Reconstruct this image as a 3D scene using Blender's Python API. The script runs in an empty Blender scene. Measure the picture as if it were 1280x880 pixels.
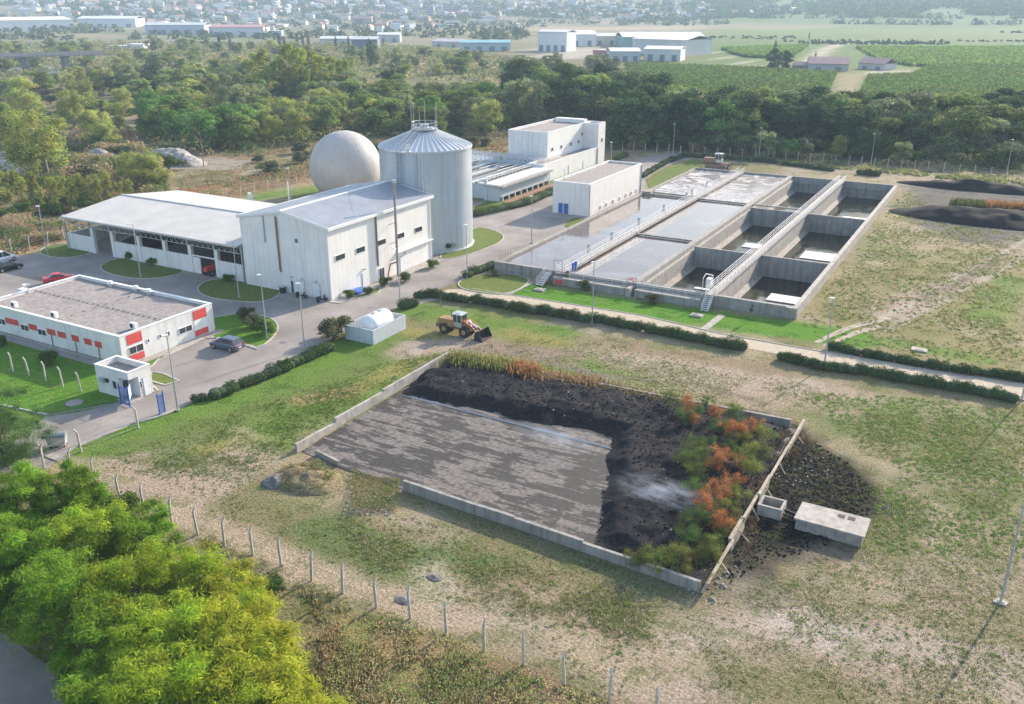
import bpy, math, random
import numpy as np
from mathutils import Vector, Matrix

# ------------------------------------------------------------------ camera, sky, sun, exposure
CAMH = 40.0
FPX = 1119.1
PITCH, ROLL, YAW = math.radians(21.486), math.radians(0.087), math.radians(29.12)
_s, _c, _cp, _sp = math.sin(YAW), math.cos(YAW), math.cos(PITCH), math.sin(PITCH)
FW = np.array([-_s*_cp, _c*_cp, -_sp])
_R = np.array([_c, _s, 0.0]); _U = np.array([-_s*_sp, _c*_sp, _cp])
RT = math.cos(ROLL)*_R + math.sin(ROLL)*_U
UP = -math.sin(ROLL)*_R + math.cos(ROLL)*_U

scene = bpy.context.scene
COL = scene.collection
cam_d = bpy.data.cameras.new('camera')
cam = bpy.data.objects.new('camera', cam_d)
COL.objects.link(cam)
cam_d.sensor_fit = 'HORIZONTAL'; cam_d.sensor_width = 36.0; cam_d.lens = 36.0*FPX/1280.0
cam_d.clip_start = 0.5; cam_d.clip_end = 20000
cam.matrix_world = Matrix(((RT[0], UP[0], -FW[0], 0), (RT[1], UP[1], -FW[1], 0), (RT[2], UP[2], -FW[2], CAMH), (0, 0, 0, 1)))
scene.camera = cam

SUN_EL, SUN_AZ = 24.0, 13.0            # azimuth from +Y towards +X
world = bpy.data.worlds.new('World'); scene.world = world
world.use_nodes = True
wn = world.node_tree
bg = wn.nodes['Background']
sky = wn.nodes.new('ShaderNodeTexSky')
sky.sky_type = 'NISHITA'; sky.sun_disc = False
sky.sun_elevation = math.radians(SUN_EL); sky.sun_rotation = math.radians(SUN_AZ)
sky.air_density = 1.0; sky.dust_density = 1.6; sky.ozone_density = 0.9
wn.links.new(sky.outputs['Color'], bg.inputs['Color'])
bg.inputs['Strength'].default_value = 0.15
sl = bpy.data.lights.new('sun', 'SUN'); sl.energy = 5.0; sl.angle = math.radians(0.7); sl.color = (1.0, 0.87, 0.71)
sun = bpy.data.objects.new('sun', sl); COL.objects.link(sun)
sun.rotation_euler = (math.radians(90-SUN_EL), 0, math.radians(180-SUN_AZ))
scene.view_settings.view_transform = 'Standard'
scene.view_settings.look = 'None'
scene.view_settings.exposure = 1.16
scene.view_settings.gamma = 1.0
scene.view_settings.use_curve_mapping = False
scene.cycles.max_bounces = 6
scene.cycles.diffuse_bounces = 3
scene.cycles.transparent_max_bounces = 12
scene.cycles.volume_bounces = 1

# ------------------------------------------------------------------ pixel of the photo -> place on the ground
def ray(px, py):
    return FW + (px-640)/FPX*RT - (py-440)/FPX*UP
def G(px, py, z=0.0):
    d = ray(px, py); t = (z-CAMH)/d[2]
    return (float(d[0]*t), float(d[1]*t))
def G3(px, py, z=0.0):
    x, y = G(px, py, z); return (x, y, z)
def PX(P):
    v = np.asarray(P, float) - np.array([0, 0, CAMH])
    w = v@FW
    return 640+FPX*(v@RT)/w, 440-FPX*(v@UP)/w
def mpp(py):                               # metres per photo pixel at ground row py
    v = (py-440)/FPX
    return CAMH/(v*_cp+_sp)/FPX
def terr(x, y):
    d = math.hypot(x, y)
    return max(0.0, d-1750)*0.055 + max(0.0, d-2600)*0.10 if d < 6000 else 573.0
def GT(px, py):                            # with the hills beyond the town
    d = ray(px, py); k = 1/math.hypot(d[0], d[1]); t = 200.0
    while t < 6000:
        x, y = d[0]*k*t, d[1]*k*t
        if CAMH + d[2]*k*t <= terr(x, y): break
        t += 4
    return (float(x), float(y), terr(x, y))

rng = np.random.default_rng(7)
random.seed(5)

# ------------------------------------------------------------------ objects
def tag(o, label=None, cat=None, group=None, kind=None):
    if label: o['label'] = label
    if cat: o['category'] = cat
    if group: o['group'] = group
    if kind: o['kind'] = kind
    return o
def thing(name, label, cat, loc=(0, 0, 0), rz=0.0, group=None):
    o = bpy.data.objects.new(name, None); COL.objects.link(o)
    o.location = loc; o.rotation_euler = (0, 0, rz); o.empty_display_size = 0.5
    return tag(o, label, cat, group)
def kids(o):
    return [c for c in ALLKIDS.get(o.name, [])]
ALLKIDS = {}
def link(o, parent=None):
    COL.objects.link(o)
    if parent is not None:
        o.parent = parent
        ALLKIDS.setdefault(parent.name, []).append(o)
    return o
def copy_tree(o, loc=None, rz=None, sc=None, parent=None, label=None, group=None):
    c = o.copy(); link(c, parent)
    for ch in list(ALLKIDS.get(o.name, [])):
        copy_tree(ch, parent=c)
    if loc is not None: c.location = loc
    if rz is not None: c.rotation_euler = (0, 0, rz)
    if sc is not None: c.scale = sc
    if label: c['label'] = label
    if group: c['group'] = group
    return c
def worldloc(p):
    x = Vector((0, 0, 0))
    while p is not None:
        x += Vector(p.location); p = p.parent
    return x

class MB:
    """collects simple shapes; build() links them as ONE mesh object. Coordinates are world ones when at=True"""
    def __init__(s): s.v = []; s.f = []
    def add(s, v, f):
        n = len(s.v); s.v += [tuple(p) for p in v]; s.f += [tuple(i+n for i in q) for q in f]; return s
    def box(s, x0, y0, z0, x1, y1, z1):
        if x0 > x1: x0, x1 = x1, x0
        if y0 > y1: y0, y1 = y1, y0
        if z0 > z1: z0, z1 = z1, z0
        return s.add([(x0,y0,z0),(x1,y0,z0),(x1,y1,z0),(x0,y1,z0),(x0,y0,z1),(x1,y0,z1),(x1,y1,z1),(x0,y1,z1)],
                     [(0,3,2,1),(4,5,6,7),(0,1,5,4),(1,2,6,5),(2,3,7,6),(3,0,4,7)])
    def prism(s, poly, z0, z1):
        n = len(poly)
        a = sum(poly[i][0]*poly[(i+1) % n][1]-poly[(i+1) % n][0]*poly[i][1] for i in range(n))
        if a < 0: poly = poly[::-1]
        zz0 = z0 if hasattr(z0, '__len__') else [z0]*n
        zz1 = z1 if hasattr(z1, '__len__') else [z1]*n
        v = [(p[0], p[1], zz0[i]) for i, p in enumerate(poly)]+[(p[0], p[1], zz1[i]) for i, p in enumerate(poly)]
        return s.add(v, [tuple(range(n-1, -1, -1)), tuple(range(n, 2*n))]+[(i, (i+1) % n, (i+1) % n+n, i+n) for i in range(n)])
    def extr(s, poly, axis, a, b):
        """poly of 2D points in the plane normal to axis ('x': (y,z); 'y': (x,z)), extruded from a to b"""
        n = len(poly)
        def P(p, t): return (t, p[0], p[1]) if axis == 'x' else (p[0], t, p[1])
        v = [P(p, a) for p in poly]+[P(p, b) for p in poly]
        return s.add(v, [tuple(range(n-1, -1, -1)), tuple(range(n, 2*n))]+[(i, (i+1) % n, (i+1) % n+n, i+n) for i in range(n)])
    def tube(s, p, q, r0, r1=None, n=8, cap=True):
        r1 = r0 if r1 is None else r1
        p = Vector(p); q = Vector(q); d = (q-p)
        if d.length < 1e-6: return s
        d.normalize(); a = d.orthogonal().normalized(); b = d.cross(a)
        v = []
        for c0, r in ((p, r0), (q, r1)):
            for k in range(n):
                t = 2*math.pi*k/n; v.append(c0+a*(r*math.cos(t))+b*(r*math.sin(t)))
        f = [(k, (k+1) % n, (k+1) % n+n, k+n) for k in range(n)]
        if cap: f += [tuple(range(n-1, -1, -1)), tuple(range(n, 2*n))]
        return s.add(v, f)
    def path(s, pts, r, n=6):
        for a, b in zip(pts[:-1], pts[1:]): s.tube(a, b, r, None, n)
        return s
    def beam(s, p, q, w, h):
        """horizontal-ish rectangular bar between two points"""
        p = Vector(p); q = Vector(q); d = (q-p).normalized()
        a = d.cross(Vector((0, 0, 1)))
        a = (a.normalized() if a.length > 1e-4 else Vector((1, 0, 0)))*(w/2); b = a.cross(d).normalized()*(h/2)
        v = [p-a-b, p+a-b, p+a+b, p-a+b, q-a-b, q+a-b, q+a+b, q-a+b]
        return s.add(v, [(0,1,2,3),(7,6,5,4),(0,4,5,1),(1,5,6,2),(2,6,7,3),(3,7,4,0)])
    def lathe(s, prof, c=(0, 0), n=32, a0=0, a1=2*math.pi):
        full = abs(a1-a0-2*math.pi) < 1e-6; m = n if full else n+1
        v = []
        for r, z in prof:
            for k in range(m):
                t = a0+(a1-a0)*k/n; v.append((c[0]+r*math.cos(t), c[1]+r*math.sin(t), z))
        f = []
        for j in range(len(prof)-1):
            for k in range(n):
                k2 = (k+1) % m
                f.append((j*m+k, j*m+k2, (j+1)*m+k2, (j+1)*m+k))
        return s.add(v, f)
    def blob(s, c, rx, ry, rz, n=10, m=6, jit=0.0):
        v = [(c[0], c[1], c[2]-rz)]
        for j in range(1, m):
            for k in range(n):
                a = math.pi*j/m; t = 2*math.pi*k/n; q = 1+jit*random.uniform(-1, 1)
                v.append((c[0]+rx*q*math.sin(a)*math.cos(t), c[1]+ry*q*math.sin(a)*math.sin(t), c[2]-rz*q*math.cos(a)))
        v.append((c[0], c[1], c[2]+rz)); f = []
        for k in range(n): f.append((0, 1+(k+1) % n, 1+k))
        for j in range(m-2):
            for k in range(n):
                f.append((1+j*n+k, 1+j*n+(k+1) % n, 1+(j+1)*n+(k+1) % n, 1+(j+1)*n+k))
        L = len(v)-1
        for k in range(n): f.append((1+(m-2)*n+k, 1+(m-2)*n+(k+1) % n, L))
        return s.add(v, f)
    def build(s, name, mat, parent=None, smooth=False, at=True, label=None):
        me = bpy.data.meshes.new(name)
        vs = s.v
        o = bpy.data.objects.new(name, me)
        if parent is not None and at:
            w = worldloc(parent); vs = [(p[0]-w.x, p[1]-w.y, p[2]-w.z) for p in vs]
        me.from_pydata(vs, [], s.f); me.update()
        me.materials.append(mat)
        if smooth:
            me.polygons.foreach_set('use_smooth', [True]*len(me.polygons))
        link(o, parent)
        if label: o['label'] = label
        return o
def npmesh(name, V, F, mat, colors=None, parent=None, smooth=False):
    me = bpy.data.meshes.new(name)
    V = np.asarray(V, np.float32); F = np.asarray(F, np.int32); k = F.shape[1]
    me.vertices.add(len(V)); me.vertices.foreach_set('co', V.ravel())
    me.loops.add(F.size); me.loops.foreach_set('vertex_index', F.ravel())
    me.polygons.add(len(F)); me.polygons.foreach_set('loop_start', np.arange(0, F.size, k, dtype=np.int32))
    me.polygons.foreach_set('loop_total', np.full(len(F), k, np.int32))
    if colors is not None:
        a = me.color_attributes.new('tint', 'FLOAT_COLOR', 'POINT')
        c = np.ones((len(V), 4), np.float32); c[:, :3] = colors; a.data.foreach_set('color', c.ravel())
    me.update(calc_edges=True)
    if smooth: me.polygons.foreach_set('use_smooth', np.ones(len(F), bool))
    me.materials.append(mat)
    o = bpy.data.objects.new(name, me); link(o, parent)
    return o
def on_top(o, off):
    """put the origin of a one-mesh thing at its own place"""
    me = o.data; n = len(me.vertices); a = np.empty(n*3, np.float32); me.vertices.foreach_get('co', a)
    a = a.reshape(-1, 3)-np.asarray(off, np.float32); me.vertices.foreach_set('co', a.ravel()); o.location = off; return o

# ------------------------------------------------------------------ materials
def nd(nt, t, **kw):
    n = nt.nodes.new(t)
    for k, v in kw.items(): setattr(n, k, v)
    return n
def surf(name, col, rough=0.7, metal=0.0, var=0.18, scale=1.5, grime=None, streak=0.0, rib=None, bump=0.15, emis=None, spec=0.5):
    m = bpy.data.materials.new(name); m.use_nodes = True; nt = m.node_tree; L = nt.links
    b = nt.nodes['Principled BSDF']; b.inputs['Roughness'].default_value = rough; b.inputs['Metallic'].default_value = metal
    b.inputs['Specular IOR Level'].default_value = spec
    geo = nd(nt, 'ShaderNodeNewGeometry')
    n1 = nd(nt, 'ShaderNodeTexNoise'); n1.inputs['Scale'].default_value = scale; n1.inputs['Detail'].default_value = 6
    L.new(geo.outputs['Position'], n1.inputs['Vector'])
    mr = nd(nt, 'ShaderNodeMapRange'); mr.inputs['From Min'].default_value = 0.3; mr.inputs['From Max'].default_value = 0.7
    mr.inputs['To Min'].default_value = 1-var; mr.inputs['To Max'].default_value = 1+var*0.6
    L.new(n1.outputs['Fac'], mr.inputs['Value'])
    mul = nd(nt, 'ShaderNodeMix', data_type='RGBA', blend_type='MULTIPLY'); mul.inputs['Factor'].default_value = 1
    mul.inputs['A'].default_value = (*col, 1); L.new(mr.outputs['Result'], mul.inputs['B'])
    out = mul.outputs['Result']
    if streak > 0:
        mp = nd(nt, 'ShaderNodeMapping'); mp.inputs['Scale'].default_value = (1.6, 1.6, 0.07)
        L.new(geo.outputs['Position'], mp.inputs['Vector'])
        n2 = nd(nt, 'ShaderNodeTexNoise'); n2.inputs['Scale'].default_value = 1.0; n2.inputs['Detail'].default_value = 5; n2.inputs['Roughness'].default_value = 0.65
        L.new(mp.outputs['Vector'], n2.inputs['Vector'])
        m2 = nd(nt, 'ShaderNodeMapRange'); m2.inputs['From Min'].default_value = 0.48; m2.inputs['From Max'].default_value = 0.72
        m2.inputs['To Max'].default_value = streak; L.new(n2.outputs['Fac'], m2.inputs['Value'])
        mx = nd(nt, 'ShaderNodeMix', data_type='RGBA'); L.new(m2.outputs['Result'], mx.inputs['Factor'])
        L.new(out, mx.inputs['A']); mx.inputs['B'].default_value = (*(grime or (0.12, 0.11, 0.1)), 1); out = mx.outputs['Result']
    h = n1.outputs['Fac']
    if rib:
        ax, per, amt = rib
        sx = nd(nt, 'ShaderNodeSeparateXYZ'); L.new(geo.outputs['Position'], sx.inputs[0])
        k = nd(nt, 'ShaderNodeMath', operation='MULTIPLY'); k.inputs[1].default_value = 2*math.pi/per
        L.new(sx.outputs[ax], k.inputs[0])
        sn = nd(nt, 'ShaderNodeMath', operation='SINE'); L.new(k.outputs[0], sn.inputs[0])
        m3 = nd(nt, 'ShaderNodeMapRange'); m3.inputs['From Min'].default_value = 0.7; m3.inputs['From Max'].default_value = 1.0
        m3.inputs['To Max'].default_value = amt; L.new(sn.outputs[0], m3.inputs['Value'])
        mx = nd(nt, 'ShaderNodeMix', data_type='RGBA'); L.new(m3.outputs['Result'], mx.inputs['Factor'])
        L.new(out, mx.inputs['A']); mx.inputs['B'].default_value = (col[0]*0.45, col[1]*0.45, col[2]*0.47, 1); out = mx.outputs['Result']
    L.new(out, b.inputs['Base Color'])
    if bump:
        bp = nd(nt, 'ShaderNodeBump'); bp.inputs['Strength'].default_value = bump; bp.inputs['Distance'].default_value = 0.1
        L.new(h, bp.inputs['Height']); L.new(bp.outputs['Normal'], b.inputs['Normal'])
    return m
def leafmat(name, trans=0.3, rnd=0.25, rough=0.6, upn=False):
    m = bpy.data.materials.new(name); m.use_nodes = True; nt = m.node_tree; L = nt.links
    b = nt.nodes['Principled BSDF']; b.inputs['Roughness'].default_value = 0.85; b.inputs['Specular IOR Level'].default_value = 0.08
    at = nd(nt, 'ShaderNodeAttribute', attribute_name='tint')
    oi = nd(nt, 'ShaderNodeObjectInfo')
    mr = nd(nt, 'ShaderNodeMapRange'); mr.inputs['To Min'].default_value = 1-rnd; mr.inputs['To Max'].default_value = 1+rnd
    L.new(oi.outputs['Random'], mr.inputs['Value'])
    mul = nd(nt, 'ShaderNodeMix', data_type='RGBA', blend_type='MULTIPLY'); mul.inputs['Factor'].default_value = 1
    L.new(at.outputs['Color'], mul.inputs['A']); L.new(mr.outputs['Result'], mul.inputs['B'])
    L.new(mul.outputs['Result'], b.inputs['Base Color'])
    tr = nd(nt, 'ShaderNodeBsdfTranslucent'); L.new(mul.outputs['Result'], tr.inputs['Color'])
    if upn:      # thin blades stand in for a whole tuft: shade them by the lie of the ground
        geo = nd(nt, 'ShaderNodeNewGeometry'); va = nd(nt, 'ShaderNodeVectorMath', operation='MULTIPLY_ADD')
        va.inputs[1].default_value = (.35, .35, .35); va.inputs[2].default_value = (0, 0, 1); L.new(geo.outputs['Normal'], va.inputs[0])
        vn = nd(nt, 'ShaderNodeVectorMath', operation='NORMALIZE'); L.new(va.outputs[0], vn.inputs[0]); L.new(vn.outputs[0], b.inputs['Normal'])
    ms = nd(nt, 'ShaderNodeMixShader'); ms.inputs[0].default_value = trans
    L.new(b.outputs[0], ms.inputs[1]); L.new(tr.outputs[0], ms.inputs[2])
    L.new(ms.outputs[0], nt.nodes['Material Output'].inputs['Surface'])
    return m
def groundmat(name, fine=5.0, col=None, amp=0.6, greenmix=0.5, gcol=(0.10, 0.16, 0.04), speck=0.0):
    m = bpy.data.materials.new(name); m.use_nodes = True; nt = m.node_tree; L = nt.links
    b = nt.nodes['Principled BSDF']; b.inputs['Roughness'].default_value = 0.95; b.inputs['Specular IOR Level'].default_value = 0.1
    geo = nd(nt, 'ShaderNodeNewGeometry')
    if col is None:
        at = nd(nt, 'ShaderNodeAttribute', attribute_name='tint'); out = at.outputs['Color']
    else:
        rg = nd(nt, 'ShaderNodeRGB'); rg.outputs[0].default_value = (*col, 1); out = rg.outputs[0]
    def noise(sc, det, ro=0.6):
        n = nd(nt, 'ShaderNodeTexNoise'); n.inputs['Scale'].default_value = sc; n.inputs['Detail'].default_value = det; n.inputs['Roughness'].default_value = ro
        L.new(geo.outputs['Position'], n.inputs['Vector']); return n.outputs['Fac']
    a = noise(0.9, 8, 0.7); c = noise(fine, 6, 0.75)
    m1 = nd(nt, 'ShaderNodeMapRange'); m1.inputs['From Min'].default_value = 0.5; m1.inputs['From Max'].default_value = 0.62; m1.inputs['To Max'].default_value = greenmix
    L.new(a, m1.inputs['Value'])
    mx = nd(nt, 'ShaderNodeMix', data_type='RGBA'); L.new(m1.outputs['Result'], mx.inputs['Factor']); L.new(out, mx.inputs['A']); mx.inputs['B'].default_value = (*gcol, 1)
    # green tufts keep away from bare places: multiply with own colour
    mm = nd(nt, 'ShaderNodeMix', data_type='RGBA'); mm.inputs['Factor'].default_value = 0.5; L.new(mx.outputs['Result'], mm.inputs['A']); L.new(out, mm.inputs['B'])
    res = mm.outputs['Result']
    if speck:
        e = noise(2.6, 7, 0.75); g2 = noise(0.35, 3, 0.6)
        ad = nd(nt, 'ShaderNodeMath', operation='ADD'); L.new(e, ad.inputs[0]); L.new(g2, ad.inputs[1])
        m4 = nd(nt, 'ShaderNodeMapRange'); m4.inputs['From Min'].default_value = 1.04; m4.inputs['From Max'].default_value = 1.16; m4.inputs['To Max'].default_value = speck
        L.new(ad.outputs[0], m4.inputs['Value'])
        mk = nd(nt, 'ShaderNodeMix', data_type='RGBA', blend_type='MULTIPLY'); L.new(m4.outputs['Result'], mk.inputs['Factor']); L.new(res, mk.inputs['A']); mk.inputs['B'].default_value = (.42, .55, .32, 1)
        res = mk.outputs['Result']
    m2 = nd(nt, 'ShaderNodeMapRange'); m2.inputs['From Min'].default_value = 0.32; m2.inputs['From Max'].default_value = 0.68
    m2.inputs['To Min'].default_value = 1-amp; m2.inputs['To Max'].default_value = 1+amp; L.new(c, m2.inputs['Value'])
    mu = nd(nt, 'ShaderNodeMix', data_type='RGBA', blend_type='MULTIPLY'); mu.inputs['Factor'].default_value = 1
    L.new(res, mu.inputs['A']); L.new(m2.outputs['Result'], mu.inputs['B']); L.new(mu.outputs['Result'], b.inputs['Base Color'])
    bp = nd(nt, 'ShaderNodeBump'); bp.inputs['Strength'].default_value = 0.9; bp.inputs['Distance'].default_value = 0.22
    L.new(c, bp.inputs['Height']); L.new(bp.outputs['Normal'], b.inputs['Normal'])
    return m
def watermat(name, deep, foam, foamamt=0.3, sc=0.25, rough=0.08, gloss=0.5):
    m = bpy.data.materials.new(name); m.use_nodes = True; nt = m.node_tree; L = nt.links
    b = nt.nodes['Principled BSDF']; b.inputs['Roughness'].default_value = rough; b.inputs['IOR'].default_value = 1.33
    b.inputs['Specular IOR Level'].default_value = gloss
    geo = nd(nt, 'ShaderNodeNewGeometry')
    n = nd(nt, 'ShaderNodeTexNoise'); n.inputs['Scale'].default_value = sc; n.inputs['Detail'].default_value = 8; n.inputs['Roughness'].default_value = 0.62; n.inputs['Distortion'].default_value = 1.2
    L.new(geo.outputs['Position'], n.inputs['Vector'])
    mr = nd(nt, 'ShaderNodeMapRange'); mr.inputs['From Min'].default_value = 0.45; mr.inputs['From Max'].default_value = 0.7; mr.inputs['To Max'].default_value = foamamt
    L.new(n.outputs['Fac'], mr.inputs['Value'])
    mx = nd(nt, 'ShaderNodeMix', data_type='RGBA'); mx.inputs['A'].default_value = (*deep, 1); mx.inputs['B'].default_value = (*foam, 1)
    L.new(mr.outputs['Result'], mx.inputs['Factor']); L.new(mx.outputs['Result'], b.inputs['Base Color'])
    r2 = nd(nt, 'ShaderNodeMapRange'); r2.inputs['To Min'].default_value = rough; r2.inputs['To Max'].default_value = rough+0.5
    L.new(mr.outputs['Result'], r2.inputs['Value']); L.new(r2.outputs['Result'], b.inputs['Roughness'])
    n2 = nd(nt, 'ShaderNodeTexNoise'); n2.inputs['Scale'].default_value = 2.5; n2.inputs['Detail'].default_value = 4; L.new(geo.outputs['Position'], n2.inputs['Vector'])
    bp = nd(nt, 'ShaderNodeBump'); bp.inputs['Strength'].default_value = 0.03; bp.inputs['Distance'].default_value = 0.1
    L.new(n2.outputs['Fac'], bp.inputs['Height']); L.new(bp.outputs['Normal'], b.inputs['Normal'])
    return m

M = {}
M['white'] = surf('white_cladding', (0.78, 0.755, 0.725), 0.55, grime=(0.40, 0.37, 0.35), streak=0.42, var=0.07, scale=0.5, rib=('X', 1.0, 0.10))
M['whitey'] = surf('white_cladding_side', (0.80, 0.775, 0.74), 0.55, grime=(0.42, 0.40, 0.37), streak=0.18, var=0.06, scale=0.5, rib=('Y', 1.0, 0.10))
M['plaster'] = surf('white_plaster', (0.72, 0.71, 0.69), 0.85, grime=(0.35, 0.33, 0.31), streak=0.35, var=0.08, scale=0.8)
M['trim'] = surf('white_trim', (0.78, 0.78, 0.77), 0.5, var=0.05)
M['roofgrey'] = surf('hall_roof_sheet', (0.30, 0.32, 0.36), 0.5, 0.2, var=0.14, scale=0.4, rib=('Y', 0.9, 0.35))
M['roofwhite'] = surf('shed_roof_sheet', (0.56, 0.53, 0.49), 0.65, 0.0, var=0.12, scale=0.3, grime=(0.4, 0.38, 0.35), streak=0.2, rib=('X', 1.0, 0.12))
M['gravelroof'] = surf('gravel_roof', (0.30, 0.265, 0.25), 0.95, var=0.3, scale=2.2, bump=0.5)
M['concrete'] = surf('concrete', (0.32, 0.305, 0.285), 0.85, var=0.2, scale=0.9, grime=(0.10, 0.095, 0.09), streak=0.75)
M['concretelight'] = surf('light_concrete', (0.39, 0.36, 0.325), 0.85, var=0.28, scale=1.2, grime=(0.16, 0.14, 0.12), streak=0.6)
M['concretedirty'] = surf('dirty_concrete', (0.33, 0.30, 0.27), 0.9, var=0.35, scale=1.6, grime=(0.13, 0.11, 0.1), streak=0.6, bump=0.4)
M['tankblue'] = surf('enamelled_steel', (0.50, 0.55, 0.60), 0.38, 0.35, var=0.05, scale=0.4, grime=(0.30, 0.32, 0.34), streak=0.5)
M['tankroof'] = surf('galvanised_roof', (0.60, 0.62, 0.64), 0.35, 0.45, var=0.08, scale=0.8)
M['galv'] = surf('galvanised_steel', (0.50, 0.52, 0.53), 0.45, 0.5, var=0.08, scale=2)
M['rail'] = surf('pale_handrail', (0.66, 0.65, 0.66), 0.45, 0.2, var=0.05)
M['pole'] = surf('lamp_post_paint', (0.42, 0.43, 0.44), 0.5, 0.3, var=0.05)
M['lampglass'] = surf('lamp_cover', (0.8, 0.8, 0.8), 0.3, var=0.02)
M['membrane'] = surf('gas_holder_membrane', (0.47, 0.435, 0.41), 0.6, var=0.08, scale=0.35, grime=(0.36, 0.32, 0.29), streak=0.4)
M['glass'] = surf('dark_glass', (0.05, 0.06, 0.07), 0.12, var=0.2, bump=0)
M['dark'] = surf('dark_opening', (0.03, 0.03, 0.035), 0.8, var=0.2)
M['red'] = surf('red_panel', (0.62, 0.075, 0.065), 0.6, var=0.12, scale=2)
M['blue'] = surf('blue_paint', (0.03, 0.12, 0.42), 0.45, var=0.12, scale=3)
M['rust'] = surf('rusty_pipe', (0.28, 0.17, 0.13), 0.8, var=0.3, scale=3)
M['steelpipe'] = surf('flue_steel', (0.34, 0.30, 0.29), 0.5, 0.4, var=0.2, scale=2)
M['post'] = surf('concrete_post', (0.46, 0.43, 0.38), 0.9, var=0.15, scale=4)
M['wire'] = surf('fence_wire', (0.32, 0.31, 0.29), 0.6, 0.4, var=0.05)
M['kerb'] = surf('kerb_stone', (0.45, 0.42, 0.38), 0.9, var=0.2, scale=2)
M['asphalt'] = surf('asphalt', (0.27, 0.242, 0.222), 0.92, var=0.32, scale=0.16, bump=0.25, grime=(0.16, 0.145, 0.135), streak=0.4)
M['tyre'] = surf('tyre_rubber', (0.03, 0.03, 0.03), 0.85, var=0.1)
M['rim'] = surf('wheel_rim', (0.45, 0.45, 0.46), 0.35, 0.6, var=0.05)
M['bark'] = surf('bark', (0.13, 0.10, 0.075), 0.95, var=0.3, scale=5)
M['barkpale'] = surf('pale_bark', (0.24, 0.20, 0.16), 0.95, var=0.3, scale=5)
M['leaf'] = leafmat('leaves', 0.42, 0.2)
M['leafnear'] = leafmat('near_leaves', 0.5, 0.12)
M['needle'] = leafmat('cypress_foliage', 0.1, 0.15)
M['grassblade'] = leafmat('grass_blades', 0.4, 0.0, upn=True)
M['ground'] = groundmat('ground', 4.5, speck=0.75)
M['lawn'] = groundmat('mown_lawn', 5.0, (0.095, 0.215, 0.022), 0.45, 0.9, (0.23, 0.25, 0.06))
M['verge'] = groundmat('rough_lawn', 5.0, (0.14, 0.18, 0.045), 0.4, 0.9, (0.22, 0.2, 0.08))
M['gravel'] = surf('gravel_track', (0.44, 0.37, 0.28), 0.95, var=0.22, scale=1.6, bump=0.4)
M['dirt'] = surf('bare_dirt', (0.36, 0.30, 0.23), 0.95, var=0.25, scale=0.8, bump=0.4)

# ------------------------------------------------------------------ noise for the ground and the heaps
def _hash(ix, iy, seed):
    h = (ix.astype(np.int64)*374761393+iy.astype(np.int64)*668265263+seed*1442695041) & 0x7fffffff
    h = ((h ^ (h >> 13))*1274126177) & 0x7fffffff
    return ((h ^ (h >> 16)) & 0xffff)/65535.0
def vnoise(x, y, seed=0):
    ix = np.floor(x); iy = np.floor(y); fx = x-ix; fy = y-iy
    fx = fx*fx*(3-2*fx); fy = fy*fy*(3-2*fy)
    a = _hash(ix, iy, seed); b = _hash(ix+1, iy, seed); c = _hash(ix, iy+1, seed); d = _hash(ix+1, iy+1, seed)
    return (a*(1-fx)+b*fx)*(1-fy)+(c*(1-fx)+d*fx)*fy
def fbm(x, y, sc, octv=4, seed=0):
    s = 0; a = 1; t = 0
    for i in range(octv):
        s = s+a*vnoise(x*sc, y*sc, seed+i*17); t += a; a *= 0.55; sc *= 2.03
    return s/t
def sstep(a, b, x):
    t = np.clip((x-a)/(b-a), 0, 1); return t*t*(3-2*t)
def inpoly(x, y, poly):
    r = np.zeros(x.shape, bool); n = len(poly)
    for i in range(n):
        x0, y0 = poly[i]; x1, y1 = poly[(i+1) % n]
        if y0 == y1: continue
        c = ((y0 > y) != (y1 > y)) & (x < (x1-x0)*(y-y0)/(y1-y0)+x0)
        r ^= c
    return r
def polydist(x, y, pts, closed=False):
    d = np.full(x.shape, 1e9); n = len(pts)
    if n == 1: return np.hypot(x-pts[0][0], y-pts[0][1])
    for i in range(n if closed else n-1):
        ax, ay = pts[i]; bx, by = pts[(i+1) % n]
        l2 = (bx-ax)**2+(by-ay)**2+1e-9
        t = np.clip(((x-ax)*(bx-ax)+(y-ay)*(by-ay))/l2, 0, 1)
        d = np.minimum(d, np.hypot(x-ax-t*(bx-ax), y-ay-t*(by-ay)))
    return d
def W(pts): return [G(*p) for p in pts]

# basin footprint
BX0, BX1, BY0, BY1 = -68.6, -22.0, 118.0, 215.6

# ------------------------------------------------------------------ ground: one sheet out to the hills
def axis(lo, hi, f0, f1, step, extra):
    a = list(np.arange(f0, f1+1e-6, step))
    v = f0; s = step
    while v > lo: s *= 1.12; v -= s; a.append(v)
    v = f1; s = step
    while v < hi: s *= 1.12; v += s; a.append(v)
    a = np.array(a)
    for e in extra: a = a[np.abs(a-e) > step*0.3]
    return np.sort(np.concatenate([a, extra]))
gx = axis(-6500, 6500, -160, 30, 0.62, [BX0+0.2, BX1-0.2])
gy = axis(-1500, 9000, 22, 262, 0.62, [BY0+0.2, BY1-0.2])
XX, YY = np.meshgrid(gx, gy)
X = XX.ravel(); Y = YY.ravel(); DD = np.hypot(X, Y)
Zg = np.maximum(0, DD-1750)*0.055+np.maximum(0, DD-2600)*0.10
Zg = np.minimum(Zg, 573.0)
far = sstep(700, 1500, DD)
Zg = Zg+(fbm(X, Y, 1/500., 3, 5)-0.5)*90*sstep(1900, 3000, DD)
N1 = fbm(X, Y, 1/14., 4, 1); N2 = fbm(X, Y, 1/4., 4, 2); N3 = fbm(X, Y, 1/1.6, 3, 3); N4 = fbm(X, Y, 1/60., 3, 4)
C = np.zeros((len(X), 3))
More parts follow.
